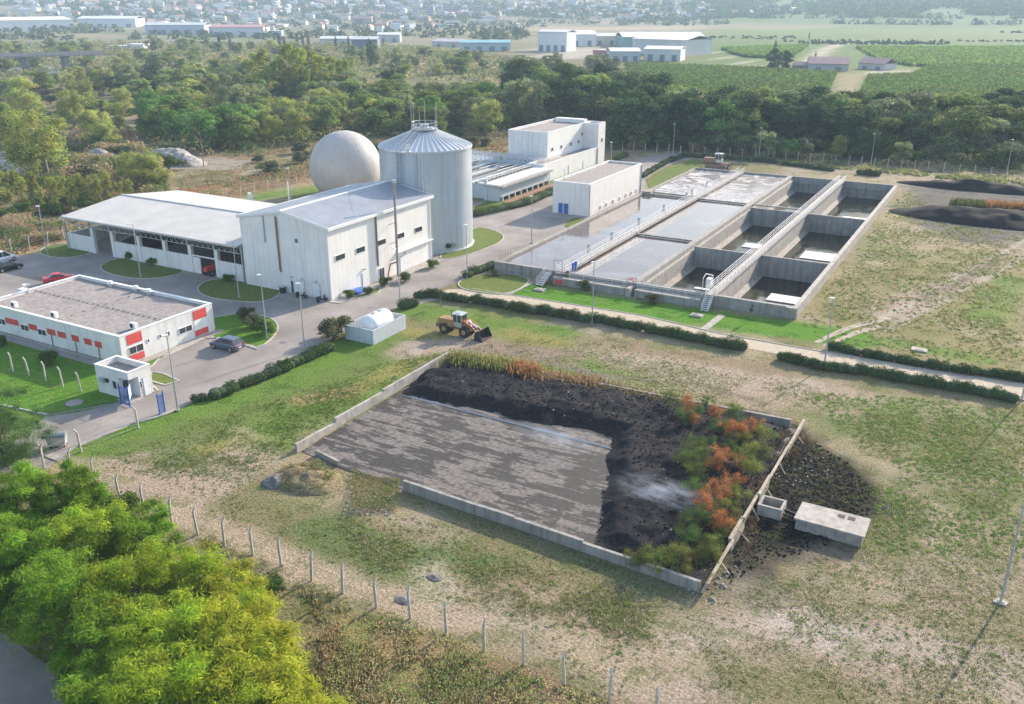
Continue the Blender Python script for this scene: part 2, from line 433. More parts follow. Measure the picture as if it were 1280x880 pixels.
def setc(mask, col):
    m = mask[:, None]; C[:] = C*(1-m)+np.array(col)*m
TAN = (0.37, 0.305, 0.21); OLIVE = (0.20, 0.185, 0.095); GREEN = (0.135, 0.175, 0.055); LUSH = (0.115, 0.215, 0.03)
PALE = (0.46, 0.40, 0.32); BROWN = (0.25, 0.19, 0.125); YEL = (0.27, 0.235, 0.085); ORG = (0.30, 0.17, 0.09)
BURN = (0.035, 0.032, 0.032); GREY = (0.17, 0.155, 0.145); PINK = (0.37, 0.29, 0.225)
C[:] = OLIVE
setc(sstep(0.44, 0.60, N1)*0.75, TAN)
setc(sstep(0.56, 0.66, fbm(X, Y, 1/7., 4, 8))*0.7, (.36, .30, .245))
setc(sstep(0.58, 0.72, N2)*0.4, GREEN)
setc(sstep(0.57, 0.7, N3)*0.5, BROWN)
def stroke(px, w, col, s=1.0, soft=0.6, nz=0.5, world=False):
    pts = px if world else W(px)
    xs = [p[0] for p in pts]; ys = [p[1] for p in pts]; R = w*2.2+2
    sel = np.where((X > min(xs)-R) & (X < max(xs)+R) & (Y > min(ys)-R) & (Y < max(ys)+R))[0]
    if len(sel) == 0: return
    d = polydist(X[sel], Y[sel], pts)
    nn = (N2[sel]*0.6+N3[sel]*0.4-0.5)*2*w*nz*1.6
    k = (1-sstep(w*(1-soft), w*(1+soft*0.5), d+nn))*s
    k = (k*np.clip(1.25-0.5*N3[sel], 0, 1))[:, None]
    C[sel] = C[sel]*(1-k)+np.array(col)*k
def fill(px, col, s=1.0, edge=2.0, nz=1.0, world=False):
    pts = px if world else W(px)
    ins = inpoly(X, Y, pts)
    d = polydist(X, Y, pts, True); d = np.where(ins, d, -d)
    k = (sstep(-edge*0.5, edge, d+(N2-0.5)*2*edge*nz)*s*np.clip(1.3-0.5*N3, 0, 1))[:, None]
    C[:] = C*(1-k)+np.array(col)*k
# outskirts
fill([(-200, 330), (0, 290), (200, 225), (390, 190), (600, 160), (800, 185), (1400, 225), (1400, 60), (700, 60), (-200, 80)], (0.17, 0.15, 0.075), 0.8, 6)
for p, w, c, s in [([(230, 250), (390, 215)], 9, ORG, .75), ([(230, 200), (380, 180)], 14, (0.26, 0.18, 0.11), .7), ([(0, 318), (90, 270)], 6, ORG, .7),
                   ([(0, 285), (60, 270)], 4, GREEN, .7), ([(100, 310), (150, 312)], 2.5, LUSH, .5), ([(90, 215), (270, 205)], 11, (0.33, 0.29, 0.25), .9),
                   ([(0, 205), (60, 215)], 8, (0.30, 0.25, 0.2), .8), ([(140, 130), (200, 150)], 18, (0.33, 0.25, 0.17), .8), ([(400, 180), (640, 172)], 14, (0.28, 0.22, 0.13), .8),
                   ([(330, 245), (480, 225), (600, 230)], 5, LUSH, .8), ([(590, 190), (640, 182)], 7, (0.22, 0.2, 0.08), .8),
                   ([(860, 192), (1060, 205), (1300, 222)], 3.5, (0.3, 0.22, 0.14), .7), ([(1000, 212), (1100, 216), (1290, 236)], 4, (0.34, 0.28, 0.22), .8)]:
    stroke(p, w, c, s)
# lawns south of the road
stroke([(110, 560), (200, 533), (300, 500), (400, 462), (470, 430)], 6.0, LUSH, .95, nz=.3)
stroke([(200, 560), (330, 520), (430, 480), (520, 440)], 5.0, GREEN, .8)
stroke([(330, 545), (420, 505), (500, 470)], 4.5, LUSH, .7)
stroke([(430, 492), (520, 452)], 1.8, YEL, .8); stroke([(380, 500), (440, 488)], 1.6, (0.33, 0.24, 0.13), .8)
stroke([(260, 560), (290, 555)], 1.6, YEL, .7); stroke([(0, 500), (140, 500)], 8, LUSH, .9)
stroke([(0, 470), (120, 455)], 9, LUSH, .9)
stroke([(515, 385), (600, 400), (700, 425), (780, 470)], 4.5, LUSH, .85); stroke([(520, 415), (560, 425)], 2, YEL, .8)
stroke([(600, 455), (700, 462), (800, 480), (830, 495)], 1.6, LUSH, .8, nz=.8)
stroke([(640, 415), (720, 440)], 2.5, YEL, .8)
stroke([(510, 440), (560, 430), (600, 432)], 2.6, PINK, .8); stroke([(530, 460), (590, 440)], 1.5, GREY, .8)
stroke([(600, 432), (650, 440), (720, 442)], 2.4, (0.27, 0.2, 0.16), .9)
stroke([(760, 440), (860, 465), (960, 485), (1060, 492)], 4.2, PINK, .75); stroke([(730, 425), (830, 440), (960, 465)], 2.0, BROWN, .7)
stroke([(760, 480), (850, 500), (950, 520)], 2.5, TAN, .7)
stroke([(650, 440), (720, 460), (770, 485)], 1.2, (0.25, 0.2, 0.16), .7)
# field on the right
fill([(1000, 500), (1300, 510), (1300, 700), (1120, 680), (1040, 560)], (0.19, 0.19, 0.095), .45, 4)
fill([(830, 745), (960, 700), (1120, 690), (1300, 600), (1300, 900), (780, 900), (640, 800)], (0.33, 0.275, 0.21), .5, 5)
fill([(700, 425), (960, 462), (1060, 490), (960, 520), (800, 480)], (.35, .275, .22), .5, 3)
for x, y, w, c, s in [(1040, 530, 3, GREEN, .7), (1120, 510, 3, GREEN, .6), (1180, 560, 4, GREEN, .7), (1100, 570, 3, TAN, .7), (1230, 540, 3, GREEN, .5), (1250, 620, 3, GREEN, .6),
                      (1150, 640, 3, TAN, .7), (1190, 690, 3, TAN, .7), (1100, 680, 2, GREEN, .6), (1080, 720, 2.5, TAN, .8), (1200, 620, 2, GREEN, .7), (1060, 490, 3, PINK, .6),
                      (1010, 788, 1.7, PALE, .9), (930, 800, 3.5, PINK, .8), (860, 810, 2.5, TAN, .8), (1110, 830, 4, PINK, .8), (1220, 850, 4, TAN, .8), (1140, 780, 2.2, TAN, .7),
                      (960, 850, 2.6, OLIVE, .8), (1040, 860, 2, OLIVE, .7), (900, 780, 2, BROWN, .5), (820, 860, 2, PINK, .6), (1230, 700, 2.5, GREEN, .5), (1180, 745, 2, (0.3, .22, .16), .6)]:
    stroke([(x-6, y), (x+6, y+3)], w, c, s, nz=.8)
fill([(1000, 330), (1300, 300), (1300, 480), (1100, 440), (1000, 400)], (0.235, 0.215, 0.095), .75, 4)
stroke([(1100, 395), (1150, 370), (1215, 345), (1290, 300)], 3.2, (0.36, 0.28, 0.23), .9); stroke([(1180, 400), (1280, 430)], 3, TAN, .6)
stroke([(1260, 350), (1230, 400)], 3, LUSH, .7); stroke([(1060, 290), (1120, 320)], 4, GREEN, .6); stroke([(1040, 345), (1100, 330)], 2.5, TAN, .6)
fill([(1125, 232), (1160, 225), (1300, 228), (1300, 305), (1200, 305), (1130, 275)], (0.125, 0.115, 0.115), .95, 4)
# bright lawn in front of the basin
stroke([(640, 362), (720, 375), (840, 392), (960, 408), (1060, 422)], 4.0, (0.085, 0.23, 0.016), .97, nz=.25, soft=.4)
stroke([(1060, 425), (1130, 430), (1230, 450)], 2.0, LUSH, .7)
stroke([(820, 432), (900, 438)], 1.2, GREEN, .6)
stroke([(1092, 402), (1130, 385), (1180, 358), (1230, 330), (1290, 296)], .7, (.42, .36, .31), .9, nz=.3); stroke([(1110, 412), (1150, 390), (1200, 366), (1250, 338), (1300, 312)], .7, (.42, .36, .31), .9, nz=.3)
stroke([(1150, 375), (1200, 352), (1260, 318)], 1.2, (.2, .17, .15), .7)
stroke([(690, 455), (760, 470), (830, 478)], .6, (.2, .17, .14), .8); stroke([(760, 450), (870, 480), (960, 505)], .5, (.2, .16, .13), .8)
for pts, w_, c_, s_ in (([(860, 800), (960, 775), (1040, 790)], 2.6, (.40, .34, .285), .8), ([(1100, 800), (1200, 830), (1280, 850)], 3.2, (.39, .33, .28), .8), ([(790, 850), (880, 870)], 2.2, (.38, .31, .255), .8), ([(985, 785), (1040, 790)], 1.2, (.43, .385, .335), .9),
                       ([(1140, 640), (1200, 700), (1240, 730)], 2.4, (.36, .30, .24), .6), ([(560, 745), (640, 770), (720, 800)], 1.6, (.40, .34, .28), .75), ([(160, 590), (230, 612), (290, 590)], 3.0, (.40, .335, .28), .8), ([(800, 455), (900, 470), (1000, 485)], 2.6, (.41, .335, .28), .75), ([(520, 435), (590, 425)], 2.2, (.38, .31, .27), .7)):
    stroke(pts, w_, c_, s_, nz=.8)
# burnt ground round the sludge bed
stroke([(950, 530), (985, 560), (1040, 600), (1075, 620)], 3.6, BURN, .95, nz=.9); stroke([(935, 690), (960, 640), (1010, 590)], 2.8, (0.06, .05, .045), .9, nz=.9)
stroke([(960, 690), (1050, 690)], 1.8, (0.12, .1, .08), .7, nz=.9); stroke([(1000, 562), (1015, 575)], .9, (0.33, .33, .33), .8)
fill([(965, 528), (1002, 540), (1060, 575), (1095, 615), (1092, 650), (1040, 690), (960, 705), (895, 745), (912, 690)], (.014, .013, .013), .97, 2.2)
# strip by the fence
stroke([(150, 590), (240, 610), (300, 580)], 3.2, PINK, .85); stroke([(215, 635), (330, 690), (440, 735), (520, 765), (580, 775)], 2.0, (0.41, .33, .25), .9, nz=.4)
stroke([(60, 575), (150, 600)], 1.5, TAN, .7); stroke([(300, 540), (330, 570)], 1.5, TAN, .5)
stroke([(400, 660), (500, 690), (600, 705)], 3.0, (0.095, .15, .045), .8, nz=.8); stroke([(520, 620), (700, 690), (830, 740)], 1.6, (0.13, .14, .07), .7)
stroke([(640, 730), (760, 770)], 3.0, BROWN, .6); stroke([(540, 710), (560, 740)], 1.6, PALE, .6); stroke([(600, 740), (700, 760)], 2.2, (0.31, .25, .18), .7)
stroke([(860, 720), (950, 740)], 2, GREY, .5); stroke([(700, 800), (800, 850)], 2.0, TAN, .6)
fill([(380, 740), (520, 790), (700, 880), (820, 960), (300, 960), (380, 860)], (0.23, 0.20, 0.085), .85, 2)
for p, c in [([(420, 790), (520, 850)], (0.34, .25, .13)), ([(500, 800), (600, 860)], (.3, .2, .12)), ([(430, 840), (480, 880)], GREEN), ([(590, 830), (760, 890)], (0.22, .14, .09))]:
    stroke(p, 1.6, c, .8, nz=.8)
stroke([(0, 610), (60, 600)], 2, (0.42, .3, .19), .8)
stroke([(10, 350), (60, 348)], 3, PINK, .6)
# far country
cx = (YY*0+1).ravel()
town = sstep(760, 950, DD)*(X < -260-0.0*Y)
setc(town*0.8, (0.20, 0.20, 0.14)); setc(town*sstep(0.5, 0.6, N4)*0.8, (0.30, 0.25, 0.17)); setc(town*sstep(0.55, 0.7, N1)*0.7, (0.10, 0.13, 0.06))
def pxfill(px, col, s=1.0, edge=6.0): fill(px, col, s, edge, 0.6)
pxfill([(780, 78), (1300, 78), (1300, 160), (780, 145)], (0.115, 0.165, 0.045), 1, 8)
pxfill([(1045, 90), (1082, 90), (1070, 125), (1040, 125)], (0.27, 0.235, 0.14), 1, 3)
pxfill([(880, 16), (1300, 16), (1300, 80), (1000, 80), (880, 62)], (0.13, 0.18, 0.065), 1, 30)
pxfill([(860, 50), (1300, 52), (1300, 80), (860, 80)], (0.11, 0.17, 0.05), 1, 10)
pxfill([(880, 36), (1300, 36), (1300, 44), (880, 44)], (0.15, 0.2, 0.07), 1, 14)
pxfill([(870, 31), (1050, 31), (1050, 36), (870, 37)], (0.30, 0.25, 0.17), .7, 14)
pxfill([(950, 22), (1300, 22), (1300, 31), (950, 31)], (0.13, 0.18, 0.08), 1, 20)
pxfill([(660, 33), (860, 33), (860, 38), (660, 38)], (0.40, 0.32, 0.22), .9, 14)
pxfill([(256, 70), (318, 70), (310, 84), (250, 80)], (0.40, 0.28, 0.17), .9, 8); pxfill([(85, 56), (225, 56), (220, 64), (85, 63)], (0.42, 0.31, 0.2), .9, 8)
pxfill([(500, 72), (620, 78), (620, 88), (450, 84)], (0.34, 0.25, 0.15), .9, 8)
pxfill([(670, 60), (760, 60), (740, 75), (660, 75)], (0.42, 0.39, 0.35), .9, 6)
stroke([(930, 82), (960, 83)], 12, (0.4, 0.3, 0.24), .9)
stroke([(1000, 86), (1035, 60), (1060, 52)], 7, (0.45, 0.4, 0.34), .9, nz=.1); stroke([(1060, 90), (1140, 90)], 7, (0.42, 0.38, 0.32), .9)
stroke([(880, 66), (935, 80)], 4, (0.42, .37, .3), .9, nz=.1)
C = C*np.where(C[:, :1] > .08, 1.03, 1.0)*[1.03, .99, .97]
C = np.clip(C, 0.01, 0.9)
ny, nx = XX.shape
ii = np.arange(nx*ny).reshape(ny, nx)
q = np.stack([ii[:-1, :-1], ii[:-1, 1:], ii[1:, 1:], ii[1:, :-1]], -1).reshape(-1, 4)
mx_ = X[q].mean(1); my_ = Y[q].mean(1)
keep = ~((mx_ > BX0+0.2) & (mx_ < BX1-0.2) & (my_ > BY0+0.2) & (my_ < BY1-0.2))
ground = npmesh('ground', np.stack([X, Y, Zg], 1), q[keep], M['ground'], C, smooth=True)
tag(ground, 'open ground of dry grass, lawn and bare soil reaching to the hills', 'ground', kind='structure')

# ------------------------------------------------------------------ roads, yards, kerbs, tracks
def sheet(name, poly, z, mat, label, cat, th=None):
    b = MB()
    n = len(poly)
    a = sum(poly[i][0]*poly[(i+1) % n][1]-poly[(i+1) % n][0]*poly[i][1] for i in range(n))
    if a < 0: poly = poly[::-1]
    if th: b.prism(poly, z-th, z)
    else: b.add([(p[0], p[1], z) for p in poly], [tuple(range(n))])
    o = b.build(name, mat)
    return tag(o, label, cat, kind='structure')
def smooth_poly(pts, it=2, closed=True):
    for _ in range(it):
        o = []; n = len(pts)
        for i in range(n if closed else n-1):
            a = pts[i]; b = pts[(i+1) % n]
            o += [(a[0]*.75+b[0]*.25, a[1]*.75+b[1]*.25), (a[0]*.25+b[0]*.75, a[1]*.25+b[1]*.75)]
        if not closed: o = [pts[0]]+o+[pts[-1]]
        pts = o
    return pts
def kerb_line(pts, w=0.22, h=0.13, name='kerb', closed=False):
    b = MB(); n = len(pts)
    for i in range(n if closed else n-1):
        a = pts[i]; c = pts[(i+1) % n]
        b.beam((a[0], a[1], h/2), (c[0], c[1], h/2), w, h)
    return tag(b.build(name, M['kerb']), 'pale concrete kerb edging the asphalt', 'kerb', kind='structure')
yard = W([(-60, 345), (0, 320), (36, 319), (75, 312), (88, 311), (200, 320), (309, 345), (360, 345)])+[(-98, 120), (-112, 150), (-112, 168)]
yard += W([(596, 270), (640, 260), (700, 238), (740, 220), (778, 207), (808, 195), (850, 191), (866, 197), (846, 203), (822, 213), (806, 224)])+[(-71.0, 188), (-70.6, 119)]
yard += W([(600, 336), (575, 352), (520, 372), (500, 384), (432, 414), (400, 432), (345, 458), (300, 478), (255, 497), (222, 512), (200, 520), (165, 529), (140, 540), (100, 556), (60, 585), (0, 620), (-90, 690),
           (-120, 640), (-20, 570), (30, 545), (55, 522), (100, 515), (140, 506), (165, 498), (190, 488), (200, 470), (120, 440), (0, 400)])
sheet('asphalt_road', yard, 0.03, M['asphalt'], 'grey asphalt road and yard winding between the plant buildings', 'road')
def island(px, name, mat, label, world=False, it=2, kerb=True, z=0.09):
    p = px if world else W(px)
    p = smooth_poly(p, it) if it else p
    sheet(name, p, z, mat, label, 'grass')
    if kerb: kerb_line(p, 0.18, 0.13, closed=True)
    return p
island([(120, 336), (140, 324), (180, 322), (215, 328), (236, 341), (190, 350), (150, 347)], 'lawn', M['verge'], 'oval grass bed in front of the open shed')
island([(244, 362), (258, 350), (300, 348), (350, 355), (352, 368), (330, 379), (290, 377), (258, 372)], 'lawn', M['verge'], 'oval grass bed left of the tall white hall')
island([(45, 318), (60, 306), (88, 305), (118, 312), (112, 318), (80, 324)], 'lawn', M['verge'], 'grass corner at the left end of the open shed')
# the office lawn: round the office and up to the parking bays
off = W([(265, 398), (300, 392), (335, 396), (348, 405), (346, 418), (325, 436), (308, 431), (262, 420), (230, 433), (197, 450), (190, 459)])+[(-83.6, 61.0)]+[(-86, 61.0), (-86, 77.3), (-92, 77.6)]
island(off, 'lawn', M['lawn'], 'lawn strip along the right side of the office', world=True, it=1)
island(W([(60, 519), (100, 512), (140, 505), (165, 497)])+[(-77.5, 59.5), (-84, 62.2), (-130, 62.2), (-140, 50), (-110, 46)], 'lawn', M['lawn'], 'lawn below the office behind the inner fence posts', world=True, it=0)
island([(187, 476), (206, 482), (225, 477), (205, 468), (190, 465)], 'lawn', M['verge'], 'small grass patch right of the gatehouse', it=0)
island([(540, 326), (575, 322), (600, 314), (627, 303), (631, 294), (612, 286), (590, 284)], 'lawn', M['verge'], 'grass ring at the foot of the tall silo')
island([(412, 381), (470, 368), (478, 362), (462, 355), (415, 372)], 'flower_bed', M['verge'], 'weedy bed along the lit side of the white hall', it=1)
island([(572, 353), (586, 347), (620, 341), (664, 347), (655, 360), (630, 369), (600, 366), (575, 361)], 'lawn', M['verge'], 'small lawn corner where the track meets the road', it=2)
island([(592, 272), (640, 262), (690, 243), (760, 206), (740, 196), (700, 215), (592, 255)], 'lawn', M['verge'], 'planted strip beside the raised grit channels', it=1)
island([(808, 224), (826, 213), (866, 199), (905, 204), (880, 208), (838, 228), (812, 238)], 'lawn', M['verge'], 'long lawn behind the pump house', it=0, kerb=False)
kerb_line(W([(60, 519), (100, 512), (140, 505), (165, 497)])); kerb_line(W([(100, 557), (140, 541), (165, 530), (200, 521), (222, 512)]))
kerb_line(W([(197, 450), (262, 421), (300, 430), (322, 437)]))
# gravel track
tr = W([(520, 371), (560, 362), (590, 361), (640, 369), (700, 378), (800, 394), (900, 417), (1000, 435), (1100, 452), (1200, 470), (1330, 488),
        (1330, 503), (1200, 485), (1100, 464), (1000, 448), (900, 429), (800, 406), (700, 386), (640, 377), (600, 372), (560, 372), (525, 380)])
sheet('gravel_path', tr, 0.02, M['gravel'], 'light gravel track along the front of the settling basin', 'path')
kerb_line(W([(590, 361), (640, 369), (700, 378), (800, 394), (900, 417), (1000, 435), (1100, 452), (1200, 470), (1300, 484)]), 0.14, 0.1)
# footpaths over the bright lawn, wheel ruts
def footpath(a, b, w, label):
    a = G(*a); b = G(*b); d = np.array([b[0]-a[0], b[1]-a[1]]); d /= np.hypot(*d); n = np.array([-d[1], d[0]])*w/2
    sheet('footpath', [tuple(a-n), tuple(b-n), tuple(b+n), tuple(a+n)], 0.05, M['concretelight'], label, 'path')
footpath((632, 369), (664, 353), 1.0, 'narrow concrete footpath to the stairs at the left of the basin'); footpath((880, 412), (903, 394), 1.0, 'narrow concrete footpath to the steel stairs of the basin')
for pts, lb in (([(1020, 428), (1060, 410), (1095, 401), (1110, 397)], 'dried wheel rut, upper of the two beside the lawn'), ([(1030, 433), (1070, 416), (1100, 408)], 'dried wheel rut, lower of the two beside the lawn')):
    p = [np.array(G(*q)) for q in pts]; L_ = []; R_ = []
    for i, q_ in enumerate(p):
        d = p[min(i+1, len(p)-1)]-p[max(i-1, 0)]; d /= np.hypot(*d); n = np.array([-d[1], d[0]])*(0.35+0.12*i)
        L_.append(tuple(q_-n)); R_.append(tuple(q_+n))
    sheet('wheel_rut', L_+R_[::-1], 0.012, M['dirt'], lb, 'wheel rut')
# service road bottom left, shaded by the trees
sheet('asphalt_road', W([(-400, 790), (0, 790), (60, 832), (145, 885), (300, 990), (100, 1300), (-900, 1300), (-900, 900)]), 0.03, M['asphalt'], 'grey road in the bottom left corner under the trees', 'road')
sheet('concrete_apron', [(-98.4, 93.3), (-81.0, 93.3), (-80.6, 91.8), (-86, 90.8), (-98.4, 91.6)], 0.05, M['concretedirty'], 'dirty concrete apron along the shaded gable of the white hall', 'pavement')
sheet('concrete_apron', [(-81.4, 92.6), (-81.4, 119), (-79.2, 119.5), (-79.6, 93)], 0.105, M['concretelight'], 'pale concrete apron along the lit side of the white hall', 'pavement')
sheet('concrete_apron', [(-114, 60.8), (-86, 60.8), (-85.3, 61.8), (-85.3, 77), (-86.5, 77), (-86.5, 62.1), (-114, 62.1)], 0.11, M['concretedirty'], 'narrow concrete footing strip round the office', 'pavement')
sheet('concrete_apron', [(-79.7, 159.6), (-71.7, 159.6), (-71.4, 155.5), (-80.2, 156)], 0.05, M['concretedirty'], 'stained concrete pad before the blue doors', 'pavement')
island([(704, 283), (716, 272), (735, 274), (728, 280), (712, 285)], 'lawn', M['verge'], 'small weed patch at the corner of the pump house', it=1, kerb=False)
for px, py, lb in ((675, 363, 'left slab near the footpath'), (871, 395, 'right slab near the steel stairs')):
    x, y = G(px, py); b = MB().box(x-.8, y-.6, -.05, x+.8, y+.6, .22); b.box(x-.5, y-.35, .215, x+.5, y+.35, .27)
    tag(b.build('inspection_cover', M['concretelight']), 'square pale concrete inspection cover on the bright lawn, '+lb, 'manhole cover', 'inspection covers on the lawns')
x, y = G(1149, 438); tag(MB().box(x-.9, y-.6, -.05, x+.9, y+.6, .18).box(x-.5, y-.3, .175, x+.5, y+.3, .23).build('inspection_cover', M['concretelight']), 'pale concrete inspection cover in the rough grass right of the track hedge', 'manhole cover', 'inspection covers on the lawns')
x, y = G(93, 505); tag(MB().lathe([(0.01, 0.10), (0.9, 0.10), (0.9, 0.16), (0.01, 0.17)], (x, y), 20).build('manhole_cover', M['concretedirty']), 'round concrete manhole cover in the shaded lawn by the gatehouse', 'manhole cover')

# ------------------------------------------------------------------ white hall
def face_box(b, axis, at, a0, z0, a1, z1, t=0.06, out=1):
    """thin box on a facade plane. axis 'x': plane x=at spanning y a0..a1; 'y': plane y=at spanning x"""
    if axis == 'x': b.box(at, a0, z0, at+t*out, a1, z1)
    else: b.box(a0, at, z0, a1, at+t*out, z1)
    return b
def window(parent, axis, at, a0, z0, a1, z1, out=1, frame='trim', panes=1, name='window'):
    w = MB(); f = 0.05
    for q in ((a0, z0, a1, z0+f), (a0, z1-f, a1, z1), (a0, z0+f, a0+f, z1-f), (a1-f, z0+f, a1, z1-f)):
        face_box(w, axis, at, *q, t=0.07, out=out)
    for k in range(1, panes):
        c = a0+(a1-a0)*k/panes; face_box(w, axis, at, c-f/2, z0+f, c+f/2, z1-f, t=0.065, out=out)
    o = w.build(name, M[frame], parent)
    g = MB(); face_box(g, axis, at, a0+f*.5, z0+f*.5, a1-f*.5, z1-f*.5, t=0.03, out=out); g.build('pane', M['glass'], o, at=False) if False else None
    o2 = MB(); face_box(o2, axis, at, a0+f*.5, z0+f*.5, a1-f*.5, z1-f*.5, t=0.03, out=out)
    w_ = worldloc(parent); o2.v = [(p[0]-w_.x, p[1]-w_.y, p[2]-w_.z) for p in o2.v]; o2.build('pane', M['glass'], o, at=False)
    return o
def door(parent, axis, at, a0, z0, a1, z1, mat='trim', out=1, frame='galv', leaves=1):
    d = MB(); face_box(d, axis, at, a0, z0, a1, z1, t=0.06, out=out); o = d.build('door', M[frame], parent)
    w_ = worldloc(parent); n = leaves
    for k in range(n):
        b0 = a0+.05+(a1-a0-.1)*k/n+.02; b1 = a0+.05+(a1-a0-.1)*(k+1)/n-.02
        d2 = MB(); face_box(d2, axis, at+0.06*out, b0, z0+.02, b1, z1-.06, t=0.03, out=out)
        d2.v = [(p[0]-w_.x, p[1]-w_.y, p[2]-w_.z) for p in d2.v]; d2.build('door_leaf', M[mat], o, at=False)
    h = MB(); face_box(h, axis, at+0.09*out, a1-.28, z0+1.0, a1-.14, z0+1.06, t=0.05, out=out)
    h.v = [(p[0]-w_.x, p[1]-w_.y, p[2]-w_.z) for p in h.v]; h.build('handle', M['galv'], o, at=False)
    return o
hx0, hx1, hy0, hy1 = -97.9, -81.45, 93.5, 119.2; ez, rz_ = 10.45, 11.95; hxc = (hx0+hx1)/2
H = thing('white_hall', 'tall white metal-clad hall with grey gable roof in front of the silo', 'industrial hall', (hxc, 106.3, 0))
MB().extr([(hx0, 0), (hx1, 0), (hx1, ez), (hxc, rz_), (hx0, ez)], 'y', hy0, hy0+.3).build('gable_wall', M['white'], H)
MB().extr([(hx0, 0), (hx1, 0), (hx1, ez), (hxc, rz_), (hx0, ez)], 'y', hy1-.3, hy1).build('gable_wall', M['white'], H)
MB().box(hx1-.3, hy0+.3, 0, hx1-.003, hy1-.3, ez).build('side_wall', M['whitey'], H)
MB().box(hx0+.003, hy0+.3, 0, hx0+.3, hy1-.3, ez).build('side_wall', M['whitey'], H)
def slab(b, xa, za, xb, zb, y0, y1, t=0.16):
    b.extr([(xa, za), (xb, zb), (xb, zb+t), (xa, za+t)], 'y', y0, y1); return b
for sgn in (1, -1):
    slab(MB(), hxc, rz_+.02, hxc+sgn*((hx1-hx0)/2+.25), ez-.02-.02, hy0-.2, hy1+.2).build('roof', M['roofgrey'], H)
    xe = hxc+sgn*((hx1-hx0)/2+.25)
    g = MB(); g.box(xe-.02 if sgn > 0 else xe-.2, hy0-.22, ez-.28, xe+.2 if sgn > 0 else xe+.02, hy1+.22, ez+.14); g.build('gutter', M['trim'], H)
    for yy in (hy0-.26, hy1+.2):
        slab(MB(), hxc, rz_-.12, hxc+sgn*((hx1-hx0)/2+.3), ez-.2, yy, yy+.06, .42).build('verge_trim', M['trim'], H)
MB().box(hxc-.25, hy0-.28, rz_+.14, hxc+.25, hy1+.28, rz_+.26).build('ridge_cap', M['trim'], H)
for y0, y1, z0, z1 in ((94.8, 97.0, 5.45, 6.3), (99.45, 101.6, 5.45, 6.3), (104.55, 106.7, 5.45, 6.3), (109.4, 111.5, 5.4, 6.25), (114.3, 116.4, 5.35, 6.2)):
    window(H, 'x', hx1, y0, z0, y1, z1, panes=1)
door(H, 'x', hx1, 100.5, .1, 101.9, 2.3); door(H, 'x', hx1, 110.0, .1, 112.1, 2.5, leaves=2)
window(H, 'x', hx1, 104.6, .3, 105.95, 1.95, panes=2, name='louvre_window')
door(H, 'y', hy0, -88.9, .1, -88.45, 1.95, mat='dark', out=-1); door(H, 'y', hy0, -87.3, .1, -86.3, 2.25, out=-1); door(H, 'y', hy0, -84.9, .1, -83.45, 2.25, out=-1, leaves=2)
window(H, 'y', hy0, -87.5, 7.75, -86.8, 8.45, out=-1, name='vent_grille')
MB().tube((-93.15, hy0-.12, 11.0), (-93.15, hy0-.12, 7.1), .11).build('vent_pipe', M['galv'], H)
MB().tube((-90.65, hy0-.15, 11.2), (-90.65, hy0-.15, 3.3), .15).tube((-90.65, hy0-.15, 3.3), (-90.65, hy0+.1, 3.0), .15).build('downpipe', M['rust'], H)
MB().tube((hx1+.12, 104.4, 10.1), (hx1+.12, 104.4, 2.5), .14).build('downpipe', M['rust'], H)
MB().tube((hx1+.14, hy1-.25, 10.3), (hx1+.14, hy1-.25, .1), .09).build('downpipe', M['galv'], H)
MB().box(hx1, 109.2, 3.35, hx1+.45, 118.9, 3.5).build('canopy_ledge', M['trim'], H)
for y in (100.9, 111.2):
    MB().box(hx1, y, 2.75, hx1+.35, y+.3, 2.95).build('wall_lamp', M['galv'], H)
for x in (-88.7, -86.8, -84.2): MB().box(x, hy0-.35, 2.5, x+.3, hy0, 2.65).build('wall_lamp', M['galv'], H)
MB().tube((hx1+1.1, 107.95, 0), (hx1+1.1, 107.95, 14.6), .2, .18, 12).build('flue', M['steelpipe'], H)
o = MB().tube((hx1+1.1, 107.95, 14.6), (hx1+1.1, 107.95, 15.0), .28, .28, 12); o.build('flue_cap', M['galv'], H)
for z in (2.9, 5.6, 8.6, 10.3): MB().beam((hx1, 107.6, z-.5), (hx1+1.1, 107.95, z), .08, .08).build('flue_bracket', M['steelpipe'], H)
MB().path([(hx1+1.1, 107.95, 2.4), (hx1+.5, 106.9, 2.2), (hx1+.3, 106.4, .3)], .12).build('flue_elbow', M['rust'], H)
MB().tube((hx1+1.1, 108.0, 14.2), (hxc+1, 107.2, 11.9), .025, None, 5).build('stay_wire', M['wire'], H)

# blue covers, scooters and a bin against the hall
bx_, by_ = hx1+.8, 97.4
t = MB(); t.extr([(-.9, 0), (.9, 0), (.75, .45), (.1, .62), (-.8, .4)], 'y', -1.1, 1.1)
o = t.build('tarpaulin', M['blue'], None); o.location = (bx_+.1, by_+.9, .1); tag(o, 'crumpled blue tarpaulin heap at the lit foot of the white hall', 'tarpaulin')
def scooter(x, y, rz, label):
    t = thing('motor_scooter', label, 'scooter', (x, y, .05), rz, 'scooters parked by the white hall gable')
    for s in (-.62, .62):
        MB().tube((s, -.06, .27), (s, .06, .27), .27, .27, 14).build('wheel', M['tyre'], t, at=False)
    MB().extr([(-.85, .45), (-.2, .35), (.35, .3), (.5, .9), (.42, 1.0), (.25, .45), (-.15, .5), (-.2, .72), (-.85, .8)], 'y', -.16, .16).build('body', M['dark'], t, at=False)
    MB().box(-.8, -.14, .78, -.15, .14, .88).build('seat', M['tyre'], t, at=False)
    MB().tube((.48, -.32, 1.02), (.48, .32, 1.02), .025).tube((.62, 0, .3), (.46, 0, 1.02), .035).build('handlebar', M['galv'], t, at=False)
    return t
